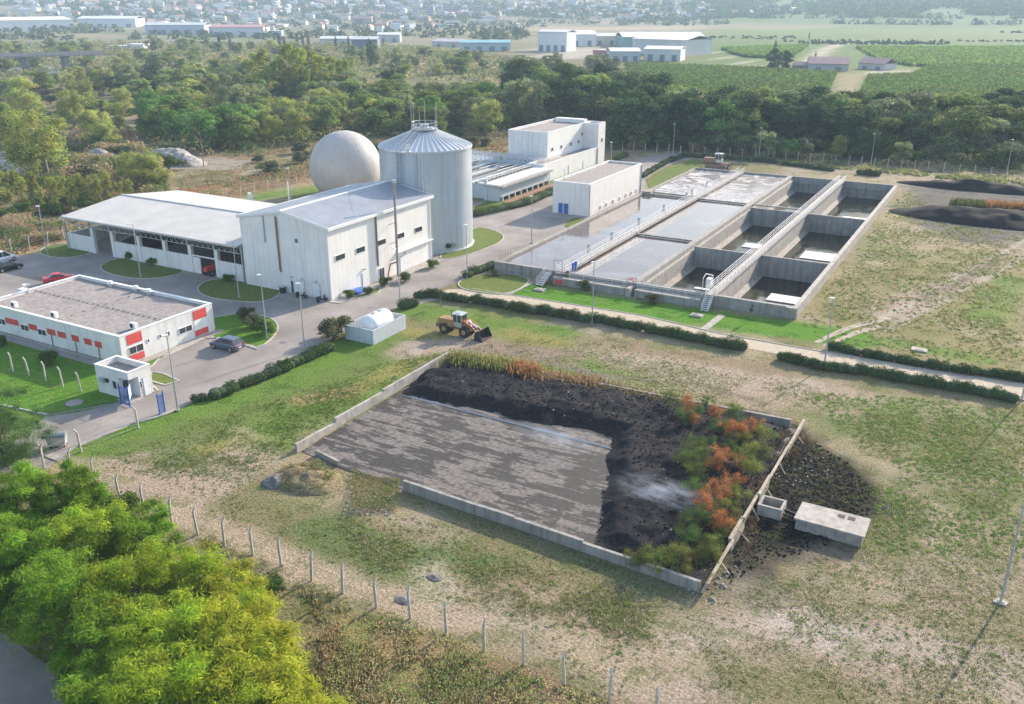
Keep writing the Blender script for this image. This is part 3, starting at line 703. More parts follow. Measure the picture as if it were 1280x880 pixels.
scooter(-86.0, 92.3, 0.3, 'dark scooter parked before the white double door of the hall gable')
scooter(-82.3, 93.0-.6, 1.2, 'dark scooter parked at the front corner of the white hall')
x, y = -90.1, 92.9
t = thing('rubbish_bin', 'small dark rubbish bin at the shaded gable of the white hall', 'bin', (x, y, .05))
MB().extr([(-.3, 0), (.3, 0), (.36, .9), (-.36, .9)], 'y', -.32, .32).build('bin_body', M['dark'], t, at=False); MB().box(-.4, -.36, .9, .4, .36, .98).build('lid', M['galv'], t, at=False)

# ------------------------------------------------------------------ open shed
S = thing('open_shed', 'long open-sided shed with pale low-pitched roof left of the tall white hall', 'shed', (-118, 105, 0))
sx0, sx1, sy0, sy1 = -139.6, -98.25, 94.0, 116.6; yr, zr, ze = 105.0, 7.35, 5.95
for (ya, za, yb, zb) in ((92.6, ze, yr, zr), (yr, zr, 117.6, 5.95)):
    x0_ = -138.3
    b = MB(); b.extr([(ya, za), (yb, zb), (yb, zb+.14), (ya, za+.14)], 'x', x0_, sx1+.1); b.build('roof', M['roofwhite'], S)
MB().box(-138.35, yr-.25, zr+.14, sx1+.1, yr+.25, zr+.24).build('ridge_cap', M['galv'], S)
MB().box(-138.4, 92.45, ze-.15, sx1+.1, 92.62, ze+.16).build('gutter', M['galv'], S)
zc = 2.75
for a0, a1 in ((sx0, -133.1), (-128.2, -109.8), (-104.4, sx1)):
    MB().box(a0, sy0, 0, a1, sy0+.25, zc).build('low_wall', M['plaster'], S)
MB().box(-109.8, sy0+.02, 0, -107.9, sy0+.22, 2.6).build('low_wall', M['plaster'], S)
MB().box(-109.8, sy0+.03, 2.75, -104.4, sy0+.23, 2.95).build('lintel', M['trim'], S)
MB().box(sx0, sy0+.25, 0, sx0+.25, sy1, zc).build('low_wall', M['plaster'], S)
MB().box(sx0, sy1, 0, sx1, sy1+.25, 5.8).build('back_wall', M['plaster'], S)
for x in (-133.0, -128.0, -121.6, -115.6, -109.9, -104.2):
    MB().box(x-.35, sy0-.08, 0, x+.35, sy0+.45, 4.45).build('pier', M['plaster'], S)
for x in (sx0+.15, -133.0, -128.0, -121.6, -115.6, -109.9, -104.2, sx1-.2):
    MB().box(x-.09, 93.6, 0 if x in (sx0+.15, sx1-.2) else 4.45, x+.09, 93.85, 6.0).build('steel_column', M['galv'], S)
def truss(p, q, h, n, parent, name='truss', r=.045, mat='galv'):
    p = Vector(p); q = Vector(q); b = MB(); up = Vector((0, 0, h))
    b.beam(p, q, .1, .1); b.beam(p+up, q+up, .1, .1)
    for k in range(n):
        a = p.lerp(q, k/n); c = p.lerp(q, (k+1)/n); m = p.lerp(q, (k+.5)/n)
        b.tube(a, m+up, r, None, 5); b.tube(m+up, c, r, None, 5)
    return b.build(name, M[mat], parent)
cols = [sx0+.15, -133.0, -128.0, -121.6, -115.6, -109.9, -104.2, sx1-.2]
for a, c in zip(cols[:-1], cols[1:]): truss((a, 93.72, 4.55), (c, 93.72, 4.55), 1.1, 5, S)
for x in cols: truss((x, 94.2, 5.0), (x, 104.9, 5.6), .55, 6, S, 'rafter')
MB().box(sx0-.3, 92.7, 5.2, sx0-.22, 117, 5.3).build('tie_bar', M['galv'], S)
MB().box(sx0, 94, 4.4, sx0+.12, 116.6, 4.55).build('tie_bar', M['galv'], S)
sheet('concrete_apron', [(sx0+.3, 92.2), (sx1, 92.6), (sx1, sy1), (sx0+.3, sy1)], .06, M['concretedirty'], 'dark concrete floor of the open shed', 'floor')
# heaps stored inside the shed
def heap(name, cx_, cy_, rx, ry, h, mat, label, cat, z=0.0, n=22, seed=1, rough=.25, group=None):
    u = np.linspace(-1, 1, n); A_, B_ = np.meshgrid(u, u); r = np.hypot(A_, B_)
    wx = cx_+A_*rx; wy = cy_+B_*ry
    hh = h*np.clip(1-r, 0, 1)**0.8*(1-rough+2*rough*fbm(wx, wy, 1/max(.6, rx*.35), 3, seed))
    hh = np.where(r > 1, -.25, hh)
    idx = np.arange(n*n).reshape(n, n); F_ = np.stack([idx[:-1, :-1], idx[:-1, 1:], idx[1:, 1:], idx[1:, :-1]], -1).reshape(-1, 4)
    keep = (r.ravel()[F_] <= 1.12).any(1)
    o = npmesh(name, np.stack([wx.ravel()-cx_, wy.ravel()-cy_, hh.ravel()], 1), F_[keep], M[mat], smooth=True); o.location = (cx_, cy_, z)
    return tag(o, label, cat, group)
M['sludge'] = surf('black_sludge', (0.022, 0.021, 0.024), 0.9, var=0.5, scale=2.5, bump=0.6, spec=.1)
M['sand'] = surf('sand_heap', (0.40, 0.34, 0.26), 0.95, var=0.35, scale=2.2, bump=1.0)
M['rubble'] = surf('grey_rubble', (0.33, 0.31, 0.295), 0.95, var=0.6, scale=1.1, bump=1.0)
heap('sludge_heap', -131, 104, 5, 6, 2.2, 'sludge', 'dark heap stored inside the left bay of the open shed', 'heap', .06)

# ------------------------------------------------------------------ digester silo
scx, scy, sr = -88.0, 127.6, 7.85
T = thing('digester_silo', 'tall pale blue cylindrical steel silo with ribbed conical roof', 'silo', (scx, scy, 0))
MB().lathe([(sr, 0), (sr, 17.0)], (scx, scy), 96).build('shell', M['tankblue'], T, smooth=True)
MB().lathe([(sr+.14, 16.78), (sr+.14, 17.06), (sr-.02, 17.1)], (scx, scy), 96).build('rim_ring', M['tankroof'], T, smooth=False)
MB().lathe([(sr+.25, 0), (sr+.25, .22), (sr, .24)], (scx, scy), 64).build('base_ring', M['tankroof'], T, smooth=False)
for z in (4.3, 8.6, 12.9): pass
MB().lathe([(sr+.1, 17.06), (1.35, 19.75)], (scx, scy), 72).build('cone_roof', M['tankroof'], T, smooth=True)
b = MB()
for k in range(48):
    t = 2*math.pi*k/48; c, s_ = math.cos(t), math.sin(t)
    b.beam((scx+c*(sr+.05), scy+s_*(sr+.05), 17.13), (scx+c*1.4, scy+s_*1.4, 19.8), .10, .16)
b.build('roof_ribs', M['tankroof'], T)
MB().lathe([(1.6, 19.6), (1.6, 19.95), (.7, 20.0), (.7, 20.5), (.01, 20.55)], (scx, scy), 24).build('crown_drum', M['galv'], T)
def railing(pts, h, step, parent, name='handrail', r=.035, rails=2, mat='rail', closed=False, post_r=None):
    b = MB(); P = [Vector(p) for p in pts]
    if closed: P.append(P[0])
    for a, c in zip(P[:-1], P[1:]):
        L = (c-a).length; n = max(1, int(round(L/step)))
        for k in range(n+1):
            q = a.lerp(c, k/n); b.tube(q, q+Vector((0, 0, h)), post_r or r, None, 5)
        for j in range(rails):
            z = Vector((0, 0, h*(1-j/rails))); b.tube(a+z, c+z, r, None, 5)
    return b.build(name, M[mat], parent)
ring = [(scx+2.1*math.cos(t), scy+2.1*math.sin(t), 19.75) for t in np.linspace(0, 2*math.pi, 13)[:-1]]
railing(ring, 1.1, 1.0, T, closed=True, r=.045, mat='galv')
MB().lathe([(1.4, 19.7), (2.2, 19.7), (2.2, 19.78), (1.4, 19.78)], (scx, scy), 24).build('crown_platform', M['galv'], T)
for k, (dx, dy, h) in enumerate(((-2.1, -.8, 4.2), (-.9, -1.9, 4.6), (.4, -2.0, 3.6), (1.7, 1.2, 4.6), (2.1, .2, 4.4), (1.2, -1.6, 4.8))):
    MB().tube((scx+dx, scy+dy, 19.7), (scx+dx, scy+dy, 19.7+h), .04, .025, 5).build('lightning_rod', M['galv'], T)
la = math.atan2(-scy, -scx)-0.55          # ladder and gantry side, towards the camera's left
lx, ly = scx+(sr+.5)*math.cos(la), scy+(sr+.5)*math.sin(la)
rad = Vector((math.cos(la), math.sin(la), 0)); tan = Vector((-math.sin(la), math.cos(la), 0))
b = MB(); base = Vector((scx, scy, 0))+rad*(sr+.35)
for s_ in (-.3, .3): b.tube(base+tan*s_, base+tan*s_+Vector((0, 0, 17.8)), .045, None, 5)
for k in range(50): b.tube(base-tan*.3+Vector((0, 0, .4+k*.35)), base+tan*.3+Vector((0, 0, .4+k*.35)), .02, None, 4)
b.build('ladder', M['steelpipe'], T)
b = MB()
for k in range(18):
    z = 2.6+k*.85; pr_ = None
    for j in range(7):
        a = -math.pi/2+math.pi*j/6; q = base+tan*(.42*math.sin(a))+rad*(.45*math.cos(a)+.05)+Vector((0, 0, z))
        if pr_ is not None: b.tube(pr_, q, .03, None, 4)
        pr_ = q
for s_ in (-.4, 0, .4): b.tube(base+tan*s_+rad*(.5 if s_ == 0 else .1)+Vector((0, 0, 2.6)), base+tan*s_+rad*(.5 if s_ == 0 else .1)+Vector((0, 0, 17.2)), .03, None, 4)
b.build('ladder_cage', M['steelpipe'], T)
pc = Vector((scx, scy, 0))+rad*(sr+.1)
b = MB(); b.beam(pc-tan*1.4+Vector((0, 0, 17.0)), pc+tan*1.4+Vector((0, 0, 17.0)), 1.5, .1); b.build('gantry_platform', M['galv'], T)
railing([pc-tan*1.4+rad*.75+Vector((0, 0, 17.05)), pc+tan*1.4+rad*.75+Vector((0, 0, 17.05)), pc+tan*1.4-rad*.7+Vector((0, 0, 17.05))], 1.1, .8, T, mat='galv', r=.04)
b = MB()
for s_ in (-.5, .5):
    a = pc+tan*s_-rad*.5+Vector((0, 0, 17.2)); c_ = Vector((scx, scy, 19.8))+rad*1.6+tan*s_
    b.tube(a+Vector((0, 0, .9)), c_+Vector((0, 0, .9)), .04, None, 5); b.tube(a, c_, .05, None, 5)
    for k in range(9): q = a.lerp(c_, k/8); b.tube(q, q+Vector((0, 0, .9)), .025, None, 4)
for k in range(18): b.tube((pc-rad*.5+Vector((0, 0, 17.2))-tan*.5).lerp(Vector((scx, scy, 19.8))+rad*1.6-tan*.5, k/17), (pc-rad*.5+Vector((0, 0, 17.2))+tan*.5).lerp(Vector((scx, scy, 19.8))+rad*1.6+tan*.5, k/17), .03, None, 4)
b.build('roof_stair', M['galv'], T)
for da, r_, m_ in ((.35, .14, 'galv'), (.48, .10, 'rail')):
    a = la+da; q = Vector((scx+(sr+.2)*math.cos(a), scy+(sr+.2)*math.sin(a), .1)); MB().tube(q, q+Vector((0, 0, 16.6)), r_).build('riser_pipe', M[m_], T)
for px, py, m_, nm in ((561, 308, 'dark', 'manway'), (570.5, 308, 'concretedirty', 'manway')):
    d = ray(px, py); x, y = G(px, py, 1.2); a = math.atan2(y-scy, x-scx)
    q = Vector((scx+sr*math.cos(a), scy+sr*math.sin(a), 1.25)); n_ = Vector((math.cos(a), math.sin(a), 0))
    MB().tube(q, q+n_*.3, .42, .42, 18).build(nm, M[m_], T)

# ------------------------------------------------------------------ gas holder dome
dx, dy, dz, dr = -127.5, 154.1, 5.95, 7.75
D = thing('gas_holder', 'beige spherical gas holder membrane standing behind the hall roof', 'gas dome', (dx, dy, 0))
prof = [(dr*math.sin(t), dz+dr*math.cos(t)) for t in np.linspace(0.004, math.acos(-dz/dr), 26)]
MB().lathe(prof[::-1], (dx, dy), 64).build('membrane', M['membrane'], D, smooth=True)
b = MB()
for k in range(16):
    t = 2*math.pi*k/16; pts = [(dx+(r+.02)*math.cos(t), dy+(r+.02)*math.sin(t), z) for r, z in prof[::2]]
    for a, c in zip(pts[:-1], pts[1:]): b.tube(a, c, .022, None, 4, cap=False)
b.build('seam', surf('membrane_seam', (0.40, 0.365, 0.34), .7, var=.1), D)
MB().lathe([(6.6, 0), (6.6, .4), (5.0, .42)], (dx, dy), 48).build('footing_ring', M['concrete'], D)

# ------------------------------------------------------------------ pump house
P = thing('pump_house', 'flat-roofed white block with blue double doors beside the aeration basin', 'building', (-75.8, 173.7, 0))
px0, px1, py0, py1, ph = -79.75, -71.8, 159.9, 187.6, 6.4
MB().box(px0, py0, 0, px1, py0+.3, ph).build('wall', M['white'], P); MB().box(px0, py1-.3, 0, px1, py1, ph).build('wall', M['white'], P)
MB().box(px0+.003, py0+.3, 0, px0+.3, py1-.3, ph).build('wall', M['whitey'], P); MB().box(px1-.3, py0+.3, 0, px1-.003, py1-.3, ph).build('wall', M['whitey'], P)
MB().box(px0+.3, py0+.3, ph-.5, px1-.3, py1-.3, ph-.3).build('roof', M['gravelroof'], P)
def coping(parent, x0, y0, x1, y1, z, w=.36, h=.08):
    b = MB(); b.box(x0-.04, y0-.04, z, x1+.04, y0+w, z+h).box(x0-.04, y1-w, z, x1+.04, y1+.04, z+h)
    b.box(x0-.04, y0+w, z, x0+w, y1-w, z+h).box(x1-w, y0+w, z, x1+.04, y1-w, z+h); return b.build('coping', M['trim'], parent)
coping(P, px0, py0, px1, py1, ph)
for a0, a1 in ((-78.5, -77.45), (-77.3, -76.2)): door(P, 'y', py0, a0, .1, a1, 2.2, mat='blue', out=-1, frame='galv')
MB().tube((px1+.1, py0+.15, 6.2), (px1+.1, py0+.15, .1), .09).tube((px1+.1, py1-.25, 6.2), (px1+.1, py1-.25, .1), .11).build('downpipe', M['galv'], P)
for y in (165.5, 168.5, 172, 175.5, 179, 182, 185): MB().box(px1, y, .7, px1+.18, y+.7, 1.25).build('wall_vent', M['trim'], P)

# ------------------------------------------------------------------ screening building at the back
A = thing('screening_building', 'tall white flat-roofed building with a lower front terrace beyond the raised channels', 'building', (-103, 208, 0))
def hollow(parent, x0, y0, x1, y1, z, zr=.45, mats=('white', 'whitey')):
    MB().box(x0, y0, 0, x1, y0+.3, z).build('wall', M[mats[0]], parent); MB().box(x0, y1-.3, 0, x1, y1, z).build('wall', M[mats[0]], parent)
    MB().box(x0+.003, y0+.3, 0, x0+.3, y1-.3, z).build('wall', M[mats[1]], parent); MB().box(x1-.3, y0+.3, 0, x1-.003, y1-.3, z).build('wall', M[mats[1]], parent)
    MB().box(x0+.3, y0+.3, z-zr-.2, x1-.3, y1-.3, z-zr).build('roof', M['gravelroof'], parent)
    coping(parent, x0, y0, x1, y1, z)
hollow(A, -110.5, 196.3, -99.6, 221.4, 10.2); hollow(A, -99.58, 216.9, -95.4, 221.38, 10.25)
hollow(A, -99.57, 186.5, -95.42, 216.85, 4.3)
MB().box(-109, 219.0, 9.8, -100.5, 221, 10.8).build('roof_plant_wall', M['whitey'], A)
for y in (198.3, 203.3, 208.8, 213.3): window(A, 'x', -99.6, y, 5.4, y+1.1, 6.3)
for y in (215.5,): window(A, 'x', -99.6, y, 7.1, y+1.0, 8.0)
window(A, 'x', -95.4, 218.8, 5.4, 219.8, 6.4); door(A, 'x', -95.42, 199.5, .1, 200.6, 2.2); door(A, 'x', -95.42, 208, .1, 209.2, 2.2)
MB().tube((-95.3, 216.7, 4.2), (-95.3, 216.7, .1), .12).build('downpipe', M['galv'], A)
railing([(-95.8, 187, 4.4), (-95.8, 196, 4.4)], 1.0, 1.5, A); 

# ------------------------------------------------------------------ raised grit channels
K = thing('raised_channels', 'raised pale concrete channel tanks with walkways and pipe frames behind the silo', 'treatment tank', (-106, 177, 0))
M['channel'] = surf('channel_wall_paint', (0.47, 0.54, 0.57), 0.7, var=.08, scale=.6, grime=(.3, .33, .34), streak=.35)
zt = 3.6
MB().box(-97.3, 163.2, 1.0, -93.7, 186.4, zt-.5).build('channel_wall', M['channel'], K)
MB().box(-97.3, 163.2, 0, -94.1, 163.9, 1.0).build('end_wall', M['channel'], K)
MB().box(-121, 164.5, 0, -97.3, 190, zt-.3).build('channel_block', M['channel'], K)
MB().box(-97.6, 162.7, zt-.5, -92.9, 186.4, zt-.15).build('walkway_slab', M['concretelight'], K)
MB().box(-97.4, 162.75, zt-.15, -93.9, 186.4, zt+.12).build('channel_edge', M['trim'], K)
b = MB()
for k in range(9): y = 164.4+k*2.7; b.box(-94.1, y-.12, 0, -93.75, y+.12, 1.0)
b.build('support_posts', M['trim'], K)
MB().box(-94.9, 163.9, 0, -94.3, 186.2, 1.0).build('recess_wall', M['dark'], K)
for i, x in enumerate(np.arange(-120, -97.5, 2.4)):
    MB().box(x, 164.4, zt-.3, x+.7, 189, zt-.05).build('channel_cover', M['concrete'] if i % 3 else M['concretelight'], K)
    if i % 2 == 0: MB().box(x+.9, 166, zt-.32, x+2.1, 188, zt-.22).build('channel_water', M['dark'], K)
for i, y in enumerate(np.arange(190.0, 194, 1.2)):
    b = MB()
    for x in np.arange(-121, -98, 1.3):
        b.tube((x, y, zt-.4), (x, y, zt+1.1), .07, None, 5); b.tube((x, y, zt+1.1), (x+.5, y+.6, zt+1.35), .07, None, 5); b.tube((x+.5, y+.6, zt+1.35), (x+.5, y+1.0, zt-.2), .06, None, 5)
    b.tube((-121, y, zt+1.05), (-98, y, zt+1.05), .05, None, 5); b.build('pipe_frame', M['rail'], K)
MB().box(-121.5, 189.6, 0, -97.6, 195.9, zt-.3).build('channel_block', M['channel'], K)
for x in np.arange(-119.5, -98, 1.7):
    b = MB(); b.tube((x, 188.6, zt), (x+.4, 179+3*math.sin(x), zt+.35), .1, None, 6); b.build('air_pipe', M['galv'], K)
railing([(-97.3, 163.0, zt), (-93.2, 163.0, zt), (-93.2, 186, zt)], 1.0, 1.6, K, r=.04)
railing([(-121, 164.8, zt), (-98, 164.8, zt)], 1.0, 1.6, K, r=.04); railing([(-98.2, 165, zt), (-98.2, 188, zt)], 1.0, 1.6, K, r=.04)
MB().box(-97.6, 163.0, 0, -97.0, 163.6, zt+1.0).build('pillar', M['channel'], K)
for i, (x, y, nm) in enumerate(((-117, 186, 0), (-104, 191, 0), (-110, 189.5, 0))):
    MB().box(x, y, zt, x+1.1, y+.8, zt+1.2).tube((x+.5, y+.4, zt+1.2), (x+.5, y+.4, zt+1.8), .25, .2, 8).build('drive_motor', M['galv'] if i else M['dark'], K)
sheet('red_soil', [(-93.6, 163.5), (-91.7, 163.2), (-91.4, 186.5), (-93.6, 186.5)], .12, surf('red_soil', (.30, .16, .11), .95, var=.3), 'strip of reddish soil below the raised channels', 'soil')

# ------------------------------------------------------------------ basin: aeration lanes and settling pits
Q = thing('treatment_basin', 'large concrete basin with two full aeration lanes and six sunken settling pits', 'treatment basin', (-45, 166, 0))
ZT = 1.62; YC0, YC1 = 118.0, 215.6
w = .42
def wall(x0, y0, x1, y1, z0=-4.2, z1=ZT, name='wall', mat='concrete'): return MB().box(x0, y0, z0, x1, y1, z1).build(name, M[mat], Q)
wall(-68.9, YC0, -68.3, YC1, -4.2, 1.45, 'side_wall'); wall(-22.6, YC0+.5, -21.95, YC1, -4.2, ZT, 'side_wall', 'concretelight')
wall(-68.9, YC1, -21.95, YC1+.5, -4.2, 1.6, 'back_wall')
wall(-68.9, YC0-.1, -21.95, YC0+.5, -.3, ZT, 'front_wall')
MB().box(-68.3, YC0+.5, -4.2, -22.6, YC0+.7, -.3).build('front_wall', M['concrete'], Q)
wall(-45.9, YC0+.7, -44.9, YC1, -4.2, ZT, 'divider_wall'); MB().box(-44.9, YC0+.7, -4.2, -44.45, YC1, ZT-.75).build('wall_ledge', M['concretelight'], Q)
wall(-34.05, YC0+.7, -33.35, YC1, -4.2, ZT-.05, 'divider_wall', 'concretelight')
wall(-57.2, YC0+.7, -56.85, YC1, -4.2, ZT-.3, 'divider_wall')
for y in (142.6, 177.3):
    wall(-44.45, y, -34.05, y+.4, -4.2, ZT-.1, 'cross_wall'); wall(-33.35, y, -22.6, y+.4, -4.2, ZT-.1, 'cross_wall')
MB().box(-68.9, YC0+.7, -4.3, -21.95, YC1, -4.1).build('basin_floor', M['concrete'], Q)
# hopper slopes in the pits
for (ya, yb) in ((118.7, 142.6), (143.0, 177.3), (177.7, 215.6)):
    for xa in (-44.45, -33.35):
        MB().extr([(xa, -1.4), (xa, -4.0), (xa+3.6, -4.0)], 'y', ya+.002, yb-.002).build('hopper_slope', M['concretedirty'], Q)
M['aer'] = watermat('aeration_water', (0.12, 0.09, 0.078), (0.50, 0.46, 0.45), .22, .12, .03, .9)
M['pitwater'] = watermat('pit_water', (0.02, 0.021, 0.016), (0.10, 0.11, 0.05), .35, .3, .05, .25)
def water(x0, y0, x1, y1, z, mat, label):
    return tag(MB().add([(x0, y0, z), (x1, y0, z), (x1, y1, z), (x0, y1, z)], [(0, 1, 2, 3)]).build('water', M[mat], None), label, 'water', kind='structure')
water(-68.3, YC0+.7, -57.2, 181, 1.12, 'aer', 'frothy brown-grey water in the left aeration lane')
M['froth'] = watermat('white_froth', (0.26, 0.22, 0.20), (0.74, 0.71, 0.69), .9, .3, .15, .6)
water(-68.3, 181, -57.2, YC1, 1.13, 'froth', 'white froth covering the far part of the left aeration lane')
water(-56.85, 181.1, -45.9, YC1, 1.13, 'froth', 'white froth covering the far part of the right aeration lane')
water(-56.85, YC0+.7, -45.9, 181.1, 1.12, 'aer', 'frothy brown-grey water in the right aeration lane')
for k, (ya, yb) in enumerate(((118.7, 142.6), (143.0, 177.3), (177.7, 215.6))):
    nm = ('nearest', 'middle', 'farthest')[k]
    water(-44.45, ya, -34.05, yb, -1.95, 'pitwater', nm+' dark water of the left row of settling pits')
    water(-33.35, ya, -22.6, yb, -1.95, 'pitwater', nm+' dark water of the right row of settling pits')
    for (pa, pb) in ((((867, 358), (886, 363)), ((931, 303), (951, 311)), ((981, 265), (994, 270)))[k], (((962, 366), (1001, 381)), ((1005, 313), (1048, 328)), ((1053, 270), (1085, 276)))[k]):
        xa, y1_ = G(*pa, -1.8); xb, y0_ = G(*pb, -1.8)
        MB().box(xa+.3, y0_, -1.93, xb, y1_, -1.8).build('pale_slab', M['rail'], Q)   # flat pale slab just above the water in each pit
# cross beams and channels over the aeration lanes
for y, x0, x1 in ((180.6, -68.3, -57.2), (182.6, -68.3, -57.2), (180.9, -56.85, -34.1), (146.4, -56.85, -45.9)):
    MB().box(x0, y, 1.22, x1, y+.45, 1.5).build('cross_beam', M['concretedirty'], Q)
MB().box(-68.6, 180.3, .8, -66.8, 183.4, 1.9).build('sluice_box', M['concretedirty'], Q)
# walkway bridges
def bridge(xa, xb, y0, y1, z):
    B_ = MB().box(xa, y0, z, xb, y1, z+.16).build('walkway', M['concretelight'], Q)
    for x in (xa+.05, xb-.05): railing([(x, y0, z+.16), (x, y1, z+.16)], 1.1, 1.9, Q, r=.04, rails=3)
    return B_
bridge(-57.75, -56.3, 117.4, 215.9, 1.34); bridge(-34.5, -33.0, 117.2, 215.9, ZT+.02)
for y in (130, 139.5, 152, 165, 178.5, 182, 192, 201): MB().box(-58.4, y, 1.5, -58.0, y+.35, 2.7).tube((-58.2, y+.18, 2.7), (-58.2, y+.18, 3.0), .22, .18, 8).build('valve_actuator', M['galv'], Q)
for y in (118.9, 119.9): MB().box(-55.9, y, 1.6, -55.6, y+.3, 2.5).tube((-55.75, y+.15, 2.5), (-55.75, y+.15, 2.9), .24, .2, 8).build('valve_actuator', M['blue'], Q)
MB().path([(-58.4, 117.9, 1.5), (-58.4, 117.9, 3.3), (-57.0, 117.9, 3.3), (-57.0, 117.9, 1.5)], .07).build('bridge_arch', M['galv'], Q)
MB().path([(-35.6, 119.5, 1.6), (-35.6, 119.5, 3.4), (-35.6, 120.7, 3.7), (-34.8, 121.6, 3.3), (-34.8, 121.6, 1.6)], .06).box(-35.4, 120.2, 1.7, -34.7, 121.4, 3.1).build('pump_skid', M['rail'], Q)
# low outer channel in front
for x0, x1 in ((-57.8, -46.2), (-44.6, -34.9)):
    MB().box(x0, 116.3, .95, x1, 117.9, 1.12).build('channel_ledge', M['concretelight'], Q); MB().box(x0, 116.3, -.1, x1, 116.55, .95).build('channel_front', M['concrete'], Q)
    railing([(x0, 117.3, 1.12), (x1, 117.3, 1.12)], 1.0, 2.2, Q, r=.03)
    MB().extr([(x1-.05, -.1), (x1+1.6, -.1), (x1-.05, .95)], 'y', 116.4, 117.8).build('buttress', M['concrete'], Q)
MB().extr([(-45.9, -.1), (-45.0, -.1), (-45.2, 1.3), (-45.8, 1.3)], 'y', 115.9, 117.9).build('buttress', M['concretelight'], Q)
MB().extr([(-23.4, ZT), (-22, ZT), (-22, .9)], 'y', 117.55, 117.9).build('buttress', M['concretelight'], Q)
def stairs(x0, x1, y0, y1, z, n, side):
    b = MB()
    for k in range(n):
        b.box(x0, y0+(y1-y0)*k/n, z*(k+1)/n-.06, x1, y0+(y1-y0)*(k+1)/n, z*(k+1)/n)
    b.beam((x0, y0, 0.05), (x0, y1, z), .06, .2).beam((x1, y0, .05), (x1, y1, z), .06, .2); b.build('stair', M['rail'], Q)
    railing([(x0, y0, .1), (x0, y1, z)], 1.0, .9, Q, r=.03); railing([(x1, y0, .1), (x1, y1, z)], 1.0, .9, Q, r=.03)
stairs(-34.2, -33.3, 114.9, 117.3, 1.6, 8, 1)
stairs(-59.6, -58.6, 114.4, 117.6, 1.3, 7, 1)
MB().box(-57.3, 116.15, .2, -56.2, 116.29, .8).build('sign_panel', M['red'], Q)
for (x, y) in ((-46.2, 118.6), (-46.4, 117.9)): MB().path([(x, y, 1.1), (x, y, 2.1), (x+.9, y, 2.1), (x+.9, y, 1.1)], .05).build('gate_frame', M['red'], Q)
# small rails on the near left coping
railing([(-68.5, 119, 1.45), (-68.5, 122.5, 1.45)], .9, .8, Q, r=.04, mat='rust')

# ------------------------------------------------------------------ office with red panels
O = thing('office', 'long low white office with gravel roof and red panels between the windows', 'office building', (-100, 69, 0))
ox0, ox1, oy0, oy1, oh = -112.4, -86.55, 62.3, 76.4, 3.75
hollow(O, ox0, oy0, ox1, oy1, oh, .35, ('plaster', 'plaster'))
for k, (a0, a1) in enumerate(((-109.9, -108.3), (-105.2, -103.6), (-101.8, -100.2))):
    window(O, 'y', oy0, a0, 1.35, a1, 2.15, out=-1, panes=2)
for a0, a1 in ((-111.9, -110.4), (-108.2, -105.6), (-103.5, -101.9), (-99.9, -98.4), (-97.9, -96.4), (-95.3, -94.0), (-93.0, -91.7), (-91.1, -89.9)):
    b = MB(); face_box(b, 'y', oy0, a0, 1.75, a1, 2.5, t=.05, out=-1); b.build('red_panel', M['red'], O)
for x in (-94.7, -90.5, -99.2): MB().tube((x, oy0-.1, 1.9), (x, oy0-.1, .3), .05, None, 6).build('downpipe', M['rust'], O)
MB().box(ox0, oy0-.03, .0, ox1, oy0-.003, .35).build('plinth', M['concretedirty'], O)
for z0, z1 in ((2.4, 3.6), (.25, 1.05)):
    for y0, y1 in ((63.25, 65.35), (73.2, 75.3)):
        b = MB(); face_box(b, 'x', ox1, y0, z0, y1, z1, t=.05); b.build('red_panel', M['red'], O)
window(O, 'x', ox1, 63.3, 1.15, 65.35, 2.1, panes=2); window(O, 'x', ox1, 70.7, 1.3, 72.8, 2.1, panes=2)
b = MB(); face_box(b, 'x', ox1, 73.2, 1.05, 75.3, 2.4, t=.04); b.build('white_panel', M['trim'], O)
for y, h in ((65.95, .6), (67.7, .6), (69.0, .95)): window(O, 'x', ox1, y, 1.95-h*.5+.2, y+.35, 2.1+.2)
# small plants on the office roof
def ac(px, py, label, s=1.0):
    x, y = G(px, py, 3.45)
    t = thing('air_conditioner', label, 'air conditioner', (x, y, 3.4), 0, 'outdoor units on the office roof')
    MB().box(-.45*s, -.22*s, .08, .45*s, .22*s, .8*s).build('casing', M['trim'], t, at=False)
    MB().tube((-.15*s, -.22*s, .45*s), (-.15*s, -.25*s, .45*s), .27*s, .27*s, 14).build('fan_grille', M['dark'], t, at=False)
    for a in (-.35, .3): MB().box(a*s, -.2*s, 0, (a+.06)*s, .2*s, .08).build('foot_rail', M['galv'], t, at=False)
ac(19, 384, 'white outdoor unit on the office roof edge, nearest the left picture edge'); ac(69, 397, 'white outdoor unit at the middle of the near office roof edge'); ac(168, 411, 'white outdoor unit at the near right corner of the office roof', 1.05)
def roofvent(px, py, label):
    x, y = G(px, py, 3.7); t = thing('roof_vent', label, 'roof vent', (x, y, 3.4), 0, 'vents along the far parapet of the office')
    MB().tube((0, 0, 0), (0, 0, .5), .22, .22, 12).build('duct', M['galv'], t, at=False); MB().tube((0, 0, .5), (0, 0, .85), .42, .3, 12).build('cowl', M['trim'], t, at=False)
roofvent(138, 356, 'white roof vent on the far parapet of the office, left one'); roofvent(170, 362, 'white roof vent on the far parapet of the office, middle one'); roofvent(186, 366, 'white roof vent on the far parapet of the office, right one')
x, y = G(32, 364, 3.6); t = thing('satellite_equipment', 'cluttered white antenna rack at the far left edge of the office roof', 'antenna', (x, y, 3.4))
MB().box(-.9, -.5, 0, .2, .3, .55).build('cabinet', M['trim'], t, at=False); MB().tube((.5, 0, 0), (.5, 0, 1.2), .05).tube((-.5, 0, .5), (-.5, 0, 1.3), .04).build('mast', M['galv'], t, at=False)
MB().lathe([(.02, 1.0), (.3, 1.08), (.48, 1.25)], (.5, 0), 16).build('dish', M['trim'], t, at=False)
b = MB()
